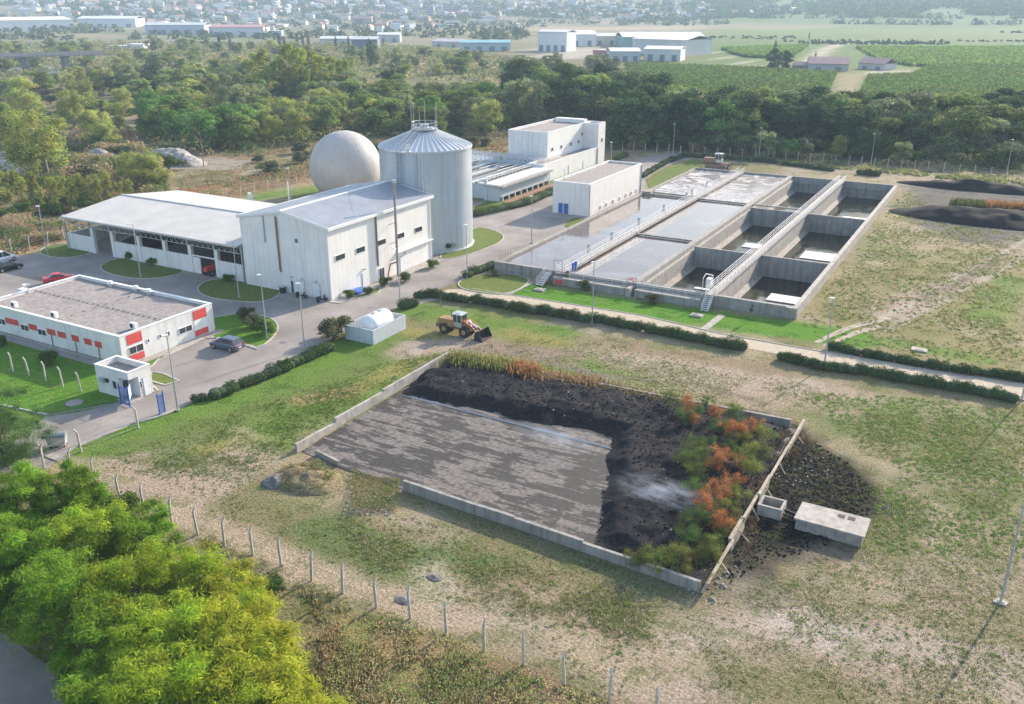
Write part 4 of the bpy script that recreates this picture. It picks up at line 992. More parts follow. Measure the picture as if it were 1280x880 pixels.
for k in range(26): 
    for (xa, xb, yv) in ((-112, -88, 69.5),):
        x = xa+(xb-xa)*k/25; b.box(x-.12, yv-.12, 3.4, x+.12, yv+.12, 3.55)
for k in range(8): y = 63.5+k*1.7; b.box(-99.1, y, 3.4, -98.9, y+.2, 3.54)
b.tube((-112, 69.5, 3.52), (-88, 69.5, 3.52), .02, None, 4); b.build('lightning_conductor', M['concretedirty'], O)
# ------------------------------------------------------------------ gatehouse
E_ = thing('gatehouse', 'small white gatehouse with flat roof at the blue gate', 'gatehouse', (-80.3, 57.6, 0))
ex0, ex1, ey0, ey1, eh = -82.95, -77.7, 56.2, 59.1, 3.3
MB().box(ex0, ey0, 0, -79.3, ey0+.2, 2.5).box(ex0, ey1-.2, 0, ex1, ey1, 2.5).box(ex0, ey0+.2, 0, ex0+.2, ey1-.2, 2.5).box(ex1-.2, 57.4, 0, ex1, ey1-.2, 2.5).box(-79.5, ey0+.2, 0, -79.3, 57.6, 2.5).box(-79.3, 57.4, 0, ex1-.2, 57.6, 2.5).build('wall', M['plaster'], E_)
MB().box(ex0, ey0, 2.5, ex1, ey0+.2, eh).box(ex0, ey1-.2, 2.5, ex1, ey1, eh).box(ex0, ey0+.2, 2.5, ex0+.2, ey1-.2, eh).box(ex1-.2, ey0+.2, 2.5, ex1, ey1-.2, eh).build('parapet', M['plaster'], E_)
MB().box(ex0+.2, ey0+.2, 2.5, ex1-.2, ey1-.2, 2.7).build('roof', M['gravelroof'], E_)
coping(E_, ex0, ey0, ex1, ey1, eh, .25, .06)
door(E_, 'x', ex1, 57.85, .05, 58.8, 2.15); window(E_, 'y', ey0, -80.4, 1.0, -79.7, 2.0, out=-1); window(E_, 'x', -79.3, 56.5, 1.0, 57.3, 2.0)
window(E_, 'x', ex1, 57.43, 1.1, 57.75, 1.9)
MB().box(-82.2, ey0-.35, 1.5, -81.5, ey0, 2.05).build('wall_unit', M['galv'], E_); MB().box(-81.3, ey0-.2, 1.6, -81.0, ey0, 2.0).build('wall_unit', M['dark'], E_)
MB().box(-79.4, 55.6, 0, -77.2, 57.4, .15).build('door_step', M['concretelight'], E_)
# blue gate
def gate(pxa, pxb, label, leafs=True, h=2.4):
    a = Vector(G3(*pxa)); c = Vector(G3(*pxb)); mid = (a+c)/2
    t = thing('gate_leaf', label, 'gate', tuple(mid))
    for q in (a, c): MB().tube(q, q+Vector((0, 0, h)), .07, None, 8).build('gate_post', M['blue'], t)
    b = MB()
    for z in (.2, 1.1, 2.1): b.tube(a+Vector((0, 0, z)), c+Vector((0, 0, z)), .035, None, 6)
    n = 9
    for k in range(1, n): q = a.lerp(c, k/n); b.tube(q+Vector((0, 0, .2)), q+Vector((0, 0, 2.1)), .02, None, 4)
    b.build('gate_bars', M['blue'], t)
    return t
g1 = gate((152, 505.5), (163, 509.5), 'blue steel gate leaf folded open beside the gatehouse')
a = Vector(G3(163, 509.5)); MB().beam(a+Vector((0, 0, 1.35)), Vector(G3(166, 499))+Vector((0, 0, 1.35)), .05, 1.3).build('gate_panel', surf('pale_blue_panel', (.45, .55, .7), .5, var=.1), g1)
gate((200, 519), (206.5, 515), 'blue steel gate leaf standing open on the field side of the road')

# ------------------------------------------------------------------ gas tank in its pen
L_ = thing('gas_tank', 'white domed horizontal tank standing in a pale walled pen', 'gas tank', (-67.6, 86, 0))
prof = []
b = MB(); R_, ya, yb = 1.32, 83.6, 88.2
ring_n = 24
for y, r in ((ya-.0, .02), (ya+.05, .6), (ya+.2, 1.0), (ya+.45, 1.24), (ya+.8, R_), (yb-.8, R_), (yb-.45, 1.24), (yb-.2, 1.0), (yb-.05, .6), (yb, .02)):
    b.v += [(-67.6+r*math.cos(2*math.pi*k/ring_n), y, 1.65+r*math.sin(2*math.pi*k/ring_n)) for k in range(ring_n)]
for j in range(9):
    for k in range(ring_n): b.f.append((j*ring_n+k, j*ring_n+(k+1) % ring_n, (j+1)*ring_n+(k+1) % ring_n, (j+1)*ring_n+k))
b.build('vessel', M['trim'], L_, smooth=True)
for y in (84.8, 87.2): MB().box(-68.7, y-.15, 0, -66.5, y+.15, .75).build('saddle', M['concrete'], L_)
MB().tube((-67.6, 85.2, 2.9), (-67.6, 85.2, 3.15), .2).box(-67.9, 86.3, 2.9, -67.3, 86.9, 3.05).build('valve_dome', M['galv'], L_)
W_ = thing('tank_pen', 'pen of pale grey sheet walls round the white gas tank', 'enclosure', (-67.8, 85.8, 0))
M['penwall'] = surf('pen_sheet', (.52, .56, .61), .55, .1, var=.08, rib=('Y', .5, .15), grime=(.35, .36, .38), streak=.3)
for q in ((-70.05, 82.4, -65.6, 82.55), (-65.75, 82.55, -65.6, 89.15), (-70.05, 82.55, -69.9, 89.15), (-70.05, 89.15, -65.6, 89.3)):
    MB().box(q[0], q[1], 0, q[2], q[3], 1.9).build('pen_wall', M['penwall'], W_)
MB().box(-69.9, 82.55, 0, -65.75, 89.15, .1).build('pen_floor', M['concretedirty'], W_)

# ------------------------------------------------------------------ street lamps
def lamp_proto(kind):
    h = 8.3
    t = thing('street_lamp', '', 'street lamp')
    MB().tube((0, 0, 0), (0, 0, h*.45), .10, .085, 8).tube((0, 0, h*.45), (0, 0, h), .07, .045, 8).build('pole', M['pole'], t, at=False)
    MB().box(-.2, -.2, 0, .2, .2, .12).build('base_plate', M['concretelight'], t, at=False)
    if kind: MB().tube((0, 0, h), (-.9, 0, h+.1), .035, None, 6).build('arm', M['pole'], t, at=False)
    MB().extr([(-.95 if kind else -.45, h+.02), (-.3 if kind else .12, h), (-.3 if kind else .12, h+.14), (-.9 if kind else -.4, h+.16)], 'y', -.13, .13).build('lamp_head', M['lampglass'], t, at=False)
    return t
lamps = [((60, 320), 0, 'grey street lamp on the grass left of the open shed'), ((176, 346.5), 1, 'grey street lamp in the left oval grass bed before the shed'),
 ((299, 373), 1, 'grey street lamp in the right oval grass bed by the shaded gable'), ((333.8, 423.6), 0, 'grey street lamp at the shrubs right of the office'),
 ((381, 436.5), 0, 'grey street lamp at the road hedge opposite the white hall'), ((222.5, 514), 0, 'grey street lamp beside the open gate leaf'),
 ((500.4, 385), 1, 'grey street lamp at the round bush where track and road meet'), ((584, 348.5), 0, 'grey street lamp on the small lawn between silo and basin'),
 ((664.5, 304.5), 0, 'grey street lamp at the road edge mirrored in the left aeration lane'), ((704.5, 263), 0, 'grey street lamp directly before the blue doors of the pump house'),
 ((740, 404.5), 0, 'grey street lamp in the track hedge below the aeration lanes'), ((1030, 458.5), 0, 'grey street lamp in the track hedge right of the basin corner'),
 ((1277, 500), 0, 'grey street lamp at the right picture edge beside the track'), ((1250.3, 753.5), 0, 'tall grey lamp post standing alone in the dry field lower right'),
 ((841, 194), 0, 'thin far street lamp at the bend behind the pump house'), ((948, 200), 0, 'thin far street lamp at the back fence above the bulldozer lawn'),
 ((1088, 209), 0, 'thin far street lamp at the back fence beyond the settling pits'), ((1258, 218), 0, 'thin far street lamp at the back fence in the upper right'),
 ((404, 245), 0, 'thin street lamp between gas dome and hall roof'), ((365, 262), 0, 'thin street lamp on the dark lawn left of the gas dome'), ((763, 222), 0, 'thin street lamp behind the pump house roof')]
protos = {0: None, 1: None}
for (p, k, lb) in lamps:
    if protos[k] is None:
        o = protos[k] = lamp_proto(k)
    else: o = copy_tree(protos[k])
    x, y = G(*p); o.location = (x, y, .05); o.rotation_euler = (0, 0, random.uniform(-.5, .5)+.5); tag(o, lb, 'street lamp', 'street lamps of the plant')
    o.scale = (1.0, 1.0, 1.22 if 'standing alone' in lb else 1.0)
x, y = G(1250.3, 753.5); t = MB().prism([(x-.5, y-.25), (x+.35, y-.35), (x+.55, y+.2), (x-.2, y+.35)], -.05, .15); tag(t.build('lamp_footing', M['concretelight']), 'broken pale concrete footing round the lone lamp post', 'concrete footing')

# ------------------------------------------------------------------ vehicles
M['tail'] = surf('tail_light', (.5, .02, .02), .3, var=.05)
M['hl'] = surf('headlight_glass', (.7, .72, .74), .15, var=.05)
def paint(name, col): return surf(name, col, .28, .35, var=.03, bump=0)
def car(name, label, cat, col, loc, rz, L=4.4, Wd=1.8, Ht=1.6, suv=True, group=None):
    t = thing(name, label, cat, loc, rz, group); pm = paint('car_paint_'+name+str(round(col[0], 2)).replace('.', ''), col)
    hw = Wd/2
    # body lofted across: sections along x with (z bottom, z top, half width)
    xs = [-L/2, -L/2+.12, -L/2+.7, -L*.1, L*.16, L*.28, L/2-.35, L/2-.05, L/2]
    zt_ = [.75, .98, 1.02, 1.0, .98, .95, .82, .68, .5]; zb = [.45, .28, .25, .25, .25, .25, .25, .3, .4]; ww = [.82, .94, 1, 1, 1, 1, .97, .88, .75]
    b = MB(); n = 8
    for x, a, z0, q in zip(xs, zt_, zb, ww):
        y = hw*q
        b.v += [(x, -y*.93, z0), (x, -y, z0+.2), (x, -y, a-.2), (x, -y*.92, a), (x, y*.92, a), (x, y, a-.2), (x, y, z0+.2), (x, y*.93, z0)]
    for j in range(len(xs)-1):
        for k in range(n): b.f.append((j*n+k, (j+1)*n+k, (j+1)*n+(k+1) % n, j*n+(k+1) % n))
    b.f.append(tuple(range(n))); b.f.append(tuple((len(xs)-1)*n+k for k in range(n-1, -1, -1)))
    b.build('body', pm, t, smooth=False, at=False)
    # glasshouse and roof
    x0, x1, x2, x3 = (-L/2+.18, -L/2+.5, L*.07, L*.27) if suv else (-L/2+.75, -L/2+1.35, L*.04, L*.25)
    g = MB(); y0, y1 = hw*.9, hw*.74; zg0, zg1 = .97, Ht-.06
    g.v += [(x0, -y0, zg0), (x3, -y0, zg0), (x3, y0, zg0), (x0, y0, zg0), (x1, -y1, zg1), (x2, -y1, zg1), (x2, y1, zg1), (x1, y1, zg1)]
    g.f += [(0, 3, 2, 1), (4, 5, 6, 7), (0, 1, 5, 4), (1, 2, 6, 5), (2, 3, 7, 6), (3, 0, 4, 7)]; g.build('windows', M['glass'], t, at=False)
    r = MB(); r.add([(x1-.05, -y1-.02, zg1-.02), (x2+.05, -y1-.02, zg1-.02), (x2+.05, y1+.02, zg1-.02), (x1-.05, y1+.02, zg1-.02), (x1+.1, -y1+.12, zg1+.06), (x2-.15, -y1+.12, zg1+.06), (x2-.15, y1-.12, zg1+.06), (x1+.1, y1-.12, zg1+.06)],
        [(0, 3, 2, 1), (4, 5, 6, 7), (0, 1, 5, 4), (1, 2, 6, 5), (2, 3, 7, 6), (3, 0, 4, 7)]); r.build('roof', pm, t, at=False)
    pl = MB()
    for s in (-1, 1):
        for (xa, xb) in ((x0, x1), (x3, x2)): pl.tube((xa, s*y0, zg0), (xb, s*y1, zg1), .045, None, 5)
        pl.tube((-.15, s*(y0+.005), zg0), (-.15, s*(y1+.005), zg1), .04, None, 5)
    pl.build('pillars', pm, t, at=False)
    for x in (-L*.3, L*.31):
        for s in (-1, 1):
            w_ = MB().tube((x, s*(hw-.22), .33), (x, s*(hw+.01), .33), .33, .33, 16).build('wheel', M['tyre'], t, at=False)
            MB().tube((x, s*(hw+.0), .33), (x, s*(hw+.025), .33), .2, .2, 12).build('rim', M['rim'], w_, at=False)
    for s in (-1, 1):
        MB().box(L/2-.3, s*hw*.55-.15, .58, L/2-.02, s*hw*.55+.15, .72).build('headlight', M['hl'], t, at=False)
        MB().box(-L/2-.01, s*hw*.72-.12, .7, -L/2+.15, s*hw*.72+.12, .98).build('tail_light', M['tail'], t, at=False)
        MB().box(L*.17, s*(hw+.02), .98, L*.17+.14, s*(hw+.2), 1.1).build('mirror', pm, t, at=False)
    MB().box(L/2-.04, -.26, .42, L/2+.02, .26, .53).box(-L/2-.03, -.26, .52, -L/2, .26, .63).build('number_plate', M['trim'], t, at=False)
    return t
def hd(a, b): a = G(*a); b = G(*b); return math.atan2(b[1]-a[1], b[0]-a[0])
car('parked_car', 'grey-blue hatchback parked in the bay beside the office lawn', 'car', (.12, .15, .20), (*G(284, 436), .05), hd((292, 439.5), (270, 434.5)), group='cars at the office')
car('parked_car', 'bright red car half hidden behind the far office parapet', 'car', (.55, .03, .04), (*G(74, 353), .05), hd((55, 356), (95, 350)), Ht=1.45, suv=False, group='cars at the office')
car('parked_car', 'black car parked left of the office at the picture edge', 'car', (.02, .022, .028), (*G(10, 338), .05), hd((-12, 342), (22, 334)), Ht=1.45, suv=False, group='cars at the office')
car('parked_van', 'white van cut by the left picture edge behind the black car', 'van', (.75, .75, .75), (*G(3, 328), .05), hd((-14, 331), (14, 324)), L=4.9, Ht=1.9, group='cars at the office')
# red tractor in the shed
t = thing('tractor', 'old red tractor standing in the right opening of the shed', 'tractor', (-106.1, 95.2, .06), math.radians(-95))
MB().extr([(-.2, .7), (1.9, .7), (1.95, 1.3), (1.2, 1.45), (-.2, 1.4)], 'y', -.38, .38).build('bonnet', M['red'], t, at=False)
MB().extr([(-1.3, .8), (.0, .8), (.0, 1.5), (-1.3, 1.4)], 'y', -.8, .8).build('fender', M['red'], t, at=False)
MB().box(-1.1, -.7, 1.4, -.0, .7, 2.2).build('cab_glass', M['glass'], t, at=False); MB().box(-1.25, -.8, 2.2, .1, .8, 2.3).build('cab_roof', M['red'], t, at=False)
for x, r_ in ((-.9, .72), (1.4, .45)):
    for s in (-1, 1): 
        w_ = MB().tube((x, s*.6, r_), (x, s*.98, r_), r_, r_, 18).build('wheel', M['tyre'], t, at=False); MB().tube((x, s*.98, r_), (x, s*1.0, r_), r_*.5, r_*.5, 12).build('rim', M['rust'], w_, at=False)
# wheel loader
M['oldyellow'] = surf('weathered_yellow_paint', (.42, .25, .11), .6, var=.45, scale=2, grime=(.25, .12, .05), streak=.7)
M['orangepaint'] = surf('faded_orange_paint', (.38, .12, .05), .6, var=.45, scale=2, grime=(.12, .06, .04), streak=.7)
def loader(name, label, loc, rz, bodymat, bucket=True, sc=1.0, dozer=False):
    t = thing(name, label, 'wheel loader' if not dozer else 'bulldozer', loc, rz)
    MB().extr([(-3.3, 1.15), (-.4, 1.15), (-.4, 2.2), (-3.05, 2.15), (-3.35, 1.8)], 'y', -.75, .75).build('engine_hood', M[bodymat], t, at=False)
    MB().box(-3.45, -.9, .75, -2.9, .9, 1.35).build('counterweight', M['rust'], t, at=False)
    MB().box(-3.0, -.5, .75, 2.1, .5, 1.2).build('chassis', M['rust'], t, at=False)
    MB().box(-1.35, -1.15, 1.3, -.2, -.75, 1.45).box(-1.35, .75, 1.3, -.2, 1.15, 1.45).build('fender', M[bodymat], t, at=False)
    cb = MB().box(-.55, -.7, 1.9, .85, .7, 3.05).build('cab', M['glass'], t, at=False)
    f = MB()
    for x in (-.6, .1, .83):
        for y in (-.73, .69): f.box(x, y, 1.3, x+.09, y+.06, 3.08)
    f.box(-.6, -.74, 1.25, .9, .74, 1.95); f.build('frame', M['galv'], cb, at=False)
    MB().box(-.75, -.85, 3.08, 1.05, .85, 3.2).box(-.3, -.4, 3.2, .5, .4, 3.28).build('cab_roof', M['galv'], t, at=False)
    MB().tube((-1.5, .35, 2.15), (-1.5, .35, 3.3), .06, None, 8).build('exhaust', M['dark'], t, at=False)
    if dozer:
        for s in (-1, 1):
            MB().extr([(-2.2, .05), (1.9, .05), (2.3, .5), (1.9, .95), (-2.2, .95), (-2.6, .5)], 'y', s*.75, s*1.25).build('track', M['rust'], t, at=False)
        MB().extr([(2.7, .1), (2.95, .1), (2.8, .7), (3.0, 1.3), (2.75, 1.3), (2.55, .7)], 'y', -1.9, 1.9).build('blade', M['dark'], t, at=False)
        MB().beam((0, -1.3, .6), (2.7, -1.3, .5), .2, .25).beam((0, 1.3, .6), (2.7, 1.3, .5), .2, .25).build('push_arm', M[bodymat], t, at=False)
    else:
        for x in (-1.9, 1.5):
            for s in (-1, 1):
                w_ = MB().tube((x, s*.72, .78), (x, s*1.22, .78), .78, .78, 22).build('wheel', M['tyre'], t, at=False)
                MB().tube((x, s*1.22, .78), (x, s*1.25, .78), .38, .38, 14).build('rim', M[bodymat], w_, at=False)
        MB().extr([(.85, 1.2), (2.2, 1.2), (2.3, 1.6), (1.6, 2.3), (.85, 2.2)], 'y', -.55, .55).build('front_frame', M['orangepaint'], t, at=False)
        for s in (-1, 1):
            b = MB(); b.beam((1.3, s*.62, 2.15), (2.7, s*.62, 1.5), .16, .34).beam((2.7, s*.62, 1.5), (3.7, s*.62, .55), .16, .3); b.build('lift_arm', M['orangepaint'], t, at=False)
            MB().tube((1.6, s*.4, 1.1), (2.9, s*.4, 1.1), .08).build('ram', M['galv'], t, at=False)
        MB().beam((1.7, 0, 2.2), (3.2, 0, 1.5), .14, .2).build('tilt_link', M['trim'], t, at=False)
        # bucket: a thick curved shell
        p = [(3.6, .05), (4.9, .0), (4.92, .08), (3.75, .2), (3.55, .6), (3.8, 1.15), (4.2, 1.45), (4.12, 1.53), (3.65, 1.25), (3.4, .6)]
        b = MB().extr(p, 'y', -1.35, 1.35); b.extr([(3.5, .08), (4.88, .03), (4.18, 1.48), (3.6, 1.1)], 'y', -1.38, -1.33).extr([(3.5, .08), (4.88, .03), (4.18, 1.48), (3.6, 1.1)], 'y', 1.33, 1.38)
        bk = b.build('bucket', M['dark'], t, at=False); MB().box(4.7, -1.36, -.02, 4.97, 1.36, .04).build('cutting_edge', M['orangepaint'], bk, at=False)
    t.scale = (sc,)*3; return t
loader('wheel_loader', 'weathered yellow wheel loader with a dark raised bucket on the lawn', (*G(574, 417), .02), hd((556, 413), (603, 423)), 'oldyellow', sc=.88)
loader('bulldozer', 'rusty orange bulldozer with grey cab standing beyond the aeration lanes', (*G(897, 210), .02), hd((885, 208), (909, 210)), 'rust', sc=1.15, dozer=True)
x, y = G(893, 212); tag(MB().box(-69.0, 216.3, 0, -60.5, 217.0, .9).build('retaining_kerb', M['concrete']), 'dark low concrete kerb in front of the bulldozer', 'concrete kerb')

# ------------------------------------------------------------------ waste container
x, y = G(73, 558); t = thing('waste_container', 'grey metal waste container beside the entry road near the dark green tree', 'waste container', (x, y, 0), hd((63, 560), (84, 558)))
MB().extr([(-.75, .25), (.75, .25), (.85, 1.15), (-.85, 1.15)], 'y', -.5, .5).build('body', M['galv'], t, at=False)
b = MB(); b.v = []; pr_ = [(-.55*math.cos(a), 1.15+.32*math.sin(a)) for a in np.linspace(0, math.pi, 9)]
MB().extr([(q[0]*1.0, q[1]) for q in pr_], 'x', -.87, .87).build('lid', surf('lid_grey', (.22, .27, .28), .5, .2, var=.1), t, at=False)
for sx in (-.6, .6):
    for sy in (-.35, .35): MB().tube((sx, sy-.04, .11), (sx, sy+.04, .11), .11).tube((sx, sy, .11), (sx, sy, .28), .03).build('castor', M['tyre'], t, at=False)
x, y = G(68, 572); tag(MB().box(x-1.0, y-.4, 0, x+1.0, y+.4, .12).build('loose_slab', M['concretelight']), 'loose pale concrete slab in the dirt below the waste container', 'concrete slab')

# ------------------------------------------------------------------ fences
def post_mb(h=2.35, bend=True, r=.075, dirn=(0, 1)):
    b = MB().tube((0, 0, -.1), (0, 0, h*.86), r, r*.9, 6)
    if bend: b.tube((0, 0, h*.86), (dirn[0]*.32, dirn[1]*.32, h), r*.9, r*.8, 6)
    return b
def fence(pts, label, h=2.4, bend=True, wires=True, dirn=(-.3, .9), r=.105, name='wire_fence', wlist=None, mat='post', jit=.03, maxgap=None):
    c = pts[len(pts)//2]; t = thing(name, label, 'fence', (c[0], c[1], 0))
    pm = post_mb(h, bend, r, dirn).build('post', M[mat], t, at=False); me = pm.data
    first = True
    for p in pts:
        o = pm if first else pm.copy()
        if not first: link(o, t)
        first = False
        o.location = (p[0]-c[0], p[1]-c[1], 0); o.rotation_euler = (random.gauss(0, jit), random.gauss(0, jit), random.uniform(-.15, .15))
    if wires:
        b = MB()
        for a, d in zip(pts[:-1], pts[1:]):
            if maxgap and math.hypot(a[0]-d[0], a[1]-d[1]) > maxgap: continue
            for z in (.25, .8, 1.35, 1.9): b.tube((a[0], a[1], z), (d[0], d[1], z), .012, None, 3, cap=False)
        b.build('wire', M['wire'], t)
    return t
near = [(55.7, 585), (90, 591), (119, 603), (151, 625.5), (180.8, 638), (214.6, 652.8), (247.4, 668), (280.8, 681.9), (316.1, 693.9), (351.8, 707.3), (389.6, 725.5), (428.5, 741.9),
        (470.7, 759.3), (513, 772.8), (558, 792.8), (605.3, 813.5), (654.4, 831), (705.4, 855.4), (761, 878.3), (818, 902), (880, 928)]
fence(W(near), 'long fence of thin concrete posts and wire crossing the foreground', h=2.4)
fence(W([(173, 535.3), (101.8, 565.2), (55.7, 585)]), 'short run of concrete posts between the entry road and the foreground fence', dirn=(-.9, -.3))
fence(W([(-6, 458), (16.7, 465.6), (36.9, 470.5), (57.6, 477.2), (79, 484), (101.8, 490.4)]), 'row of bent concrete posts in the lawn below the office', dirn=(-.9, 0), wires=False)
def resample(pts, step):
    out = []
    for a, b in zip(pts[:-1], pts[1:]):
        L = math.hypot(b[0]-a[0], b[1]-a[1]); n = max(1, int(L/step)); out += [(a[0]+(b[0]-a[0])*k/n, a[1]+(b[1]-a[1])*k/n) for k in range(n)]
    return out+[pts[-1]]
fence(resample(W([(-60, 322), (15, 316), (38, 313), (120, 288)]), 3.2), 'fence of pale concrete posts in the scrub left of the open shed', dirn=(-.3, .9))
fence(resample(W([(262, 254), (283, 250), (335, 239), (392, 224)]), 3.0), 'fence of pale concrete posts between the shed roof and the gas dome', dirn=(-.3, .9))
fence(resample(W([(588, 181), (690, 182), (778, 187), (850, 193), (960, 199)]), 3.2), 'back fence of pale posts behind the screening building and bulldozer', dirn=(0, .9), r=.11)
fence(resample(W([(966, 199.5), (1060, 206), (1160, 214), (1320, 228)]), 3.2), 'back fence of pale posts beyond the settling pits and dark heaps', dirn=(0, .9), r=.11)
x, y = G(314, 256); tag(MB().box(x-.4, y-.3, 0, x-.1, y+.3, 2.6).box(x+.2, y-.3, 0, x+.5, y+.3, 2.4).box(x-.1, y-.2, 1.2, x+.2, y+.2, 1.4).build('gas_flare', M['trim']), 'small white equipment posts on the dark lawn behind the shed roof', 'equipment')
x, y = G(371, 262); t = thing('vent_mast', 'white vent mast on the dark lawn behind the hall roof', 'mast', (x, y-2, 0)); MB().tube((0, 0, 0), (0, 0, 6.0), .12).build('mast', M['trim'], t, at=False); MB().tube((0, 0, 0), (0, 0, .7), .6, .2, 10).build('base', M['trim'], t, at=False)

# ------------------------------------------------------------------ sludge bed
M['bed'] = None
def bedmat():
    m = bpy.data.materials.new('sludge_bed_floor'); m.use_nodes = True; nt = m.node_tree; L = nt.links
    b = nt.nodes['Principled BSDF']; geo = nd(nt, 'ShaderNodeNewGeometry')
    mp = nd(nt, 'ShaderNodeMapping'); mp.inputs['Scale'].default_value = (.22, 1.55, 1); mp.inputs['Rotation'].default_value = (0, 0, .05); L.new(geo.outputs['Position'], mp.inputs['Vector'])
    n = nd(nt, 'ShaderNodeTexNoise'); n.inputs['Scale'].default_value = 1.0; n.inputs['Detail'].default_value = 12; n.inputs['Roughness'].default_value = .72; n.inputs['Distortion'].default_value = .15; L.new(mp.outputs['Vector'], n.inputs['Vector'])
    n2 = nd(nt, 'ShaderNodeTexNoise'); n2.inputs['Scale'].default_value = .16; n2.inputs['Detail'].default_value = 3; L.new(geo.outputs['Position'], n2.inputs['Vector'])
    ad = nd(nt, 'ShaderNodeMath', operation='MULTIPLY_ADD'); ad.inputs[1].default_value = .55; L.new(n2.outputs['Fac'], ad.inputs[0]); L.new(n.outputs['Fac'], ad.inputs[2])
    # the floor gets wetter and darker towards the heap on the right
    sx = nd(nt, 'ShaderNodeSeparateXYZ'); L.new(geo.outputs['Position'], sx.inputs[0])
    mr0 = nd(nt, 'ShaderNodeMapRange'); mr0.inputs['From Min'].default_value = -47; mr0.inputs['From Max'].default_value = -28; mr0.inputs['To Max'].default_value = .008; L.new(sx.outputs['X'], mr0.inputs['Value'])
    ym = nd(nt, 'ShaderNodeMath', operation='MULTIPLY'); ym.inputs[1].default_value = 2.05; L.new(sx.outputs['Y'], ym.inputs[0])
    ya_ = nd(nt, 'ShaderNodeMath', operation='MULTIPLY_ADD'); ya_.inputs[1].default_value = 7.0; L.new(n2.outputs['Fac'], ya_.inputs[0]); L.new(ym.outputs[0], ya_.inputs[2])
    ys_ = nd(nt, 'ShaderNodeMath', operation='SINE'); L.new(ya_.outputs[0], ys_.inputs[0])
    n5 = nd(nt, 'ShaderNodeTexNoise'); n5.inputs['Scale'].default_value = .7; n5.inputs['Detail'].default_value = 8; n5.inputs['Roughness'].default_value = .65; L.new(geo.outputs['Position'], n5.inputs['Vector'])
    a5 = nd(nt, 'ShaderNodeMath', operation='MULTIPLY_ADD'); a5.inputs[1].default_value = .035; L.new(ys_.outputs[0], a5.inputs[0]); L.new(ad.outputs[0], a5.inputs[2])
    a6 = nd(nt, 'ShaderNodeMath', operation='MULTIPLY_ADD'); a6.inputs[1].default_value = .45; L.new(n5.outputs['Fac'], a6.inputs[0]); L.new(a5.outputs[0], a6.inputs[2]); ad = nd(nt, 'ShaderNodeMath', operation='SUBTRACT'); ad.inputs[1].default_value = .225; L.new(a6.outputs[0], ad.inputs[0])
    sb = nd(nt, 'ShaderNodeMath', operation='SUBTRACT'); L.new(ad.outputs[0], sb.inputs[0]); L.new(mr0.outputs['Result'], sb.inputs[1])
    mr = nd(nt, 'ShaderNodeMapRange'); mr.inputs['From Min'].default_value = .765; mr.inputs['From Max'].default_value = .79; L.new(sb.outputs[0], mr.inputs['Value'])
    mx = nd(nt, 'ShaderNodeMix', data_type='RGBA'); mx.inputs['A'].default_value = (.034, .030, .028, 1); mx.inputs['B'].default_value = (.165, .145, .133, 1); L.new(mr.outputs['Result'], mx.inputs['Factor'])
    n3 = nd(nt, 'ShaderNodeTexNoise'); n3.inputs['Scale'].default_value = 2.5; n3.inputs['Detail'].default_value = 6; L.new(geo.outputs['Position'], n3.inputs['Vector'])
    m3 = nd(nt, 'ShaderNodeMapRange'); m3.inputs['From Min'].default_value = .3; m3.inputs['From Max'].default_value = .7; m3.inputs['To Min'].default_value = .55; m3.inputs['To Max'].default_value = 1.3; L.new(n3.outputs['Fac'], m3.inputs['Value'])
    mu = nd(nt, 'ShaderNodeMix', data_type='RGBA', blend_type='MULTIPLY'); mu.inputs['Factor'].default_value = 1; L.new(mx.outputs['Result'], mu.inputs['A']); L.new(m3.outputs['Result'], mu.inputs['B'])
    L.new(mu.outputs['Result'], b.inputs['Base Color'])
    r = nd(nt, 'ShaderNodeMapRange'); r.inputs['To Min'].default_value = .75; r.inputs['To Max'].default_value = .9; L.new(mr.outputs['Result'], r.inputs['Value']); L.new(r.outputs['Result'], b.inputs['Roughness'])
    bp = nd(nt, 'ShaderNodeBump'); bp.inputs['Strength'].default_value = .5; bp.inputs['Distance'].default_value = .08; L.new(n.outputs['Fac'], bp.inputs['Height']); L.new(bp.outputs['Normal'], b.inputs['Normal'])
    return m
bed = [(-54.3, 56.4), (-48.5, 55.6), (-41.6, 55.3), (-14.3, 54.2), (-14.3, 84.2), (-54.5, 83.0)]
tag(MB().prism(bed, -.1, .05).build('sludge_bed_floor', bedmat()), 'concrete floor of the sludge bed streaked pale grey and wet black', 'sludge bed floor', kind='structure')
b = MB(); b.tube((-53.5, 71.6, .08), (-28, 71.2, .08), .05, None, 6); b.tube((-53.5, 71.9, .06), (-28, 71.5, .06), .03, None, 6)
tag(b.build('drain_pipe', M['galv']), 'thin drain pipe lying across the floor of the sludge bed', 'pipe')
# the black heap, an L along the far and the right side
hp = W([(497, 497), (522, 466), (560, 455), (640, 466), (720, 480), (800, 492), (870, 506), (955, 527), (990, 541), (962, 598), (928, 655), (898, 700), (870, 716), (790, 700), (738, 690), (748, 640), (757, 590), (760, 548), (745, 540), (700, 533), (650, 527), (590, 512), (535, 500)])
u = np.arange(-56, -13.0, .3); v = np.arange(52.5, 85.5, .3); A_, B_ = np.meshgrid(u, v); a_, b_ = A_.ravel(), B_.ravel()
ins = inpoly(a_, b_, hp); dd = polydist(a_, b_, hp, True); dd = np.where(ins, dd, -dd)+(fbm(a_, b_, .6, 3, 9)-.5)*1.1
hz = .05+.9*sstep(0, 2.4, dd)*(.75+.5*fbm(a_, b_, .25, 2, 3))+(fbm(a_, b_, .9, 2, 12)-.5)*.55*sstep(0, .8, dd)
hz = np.where(dd <= 0, -.1, hz)
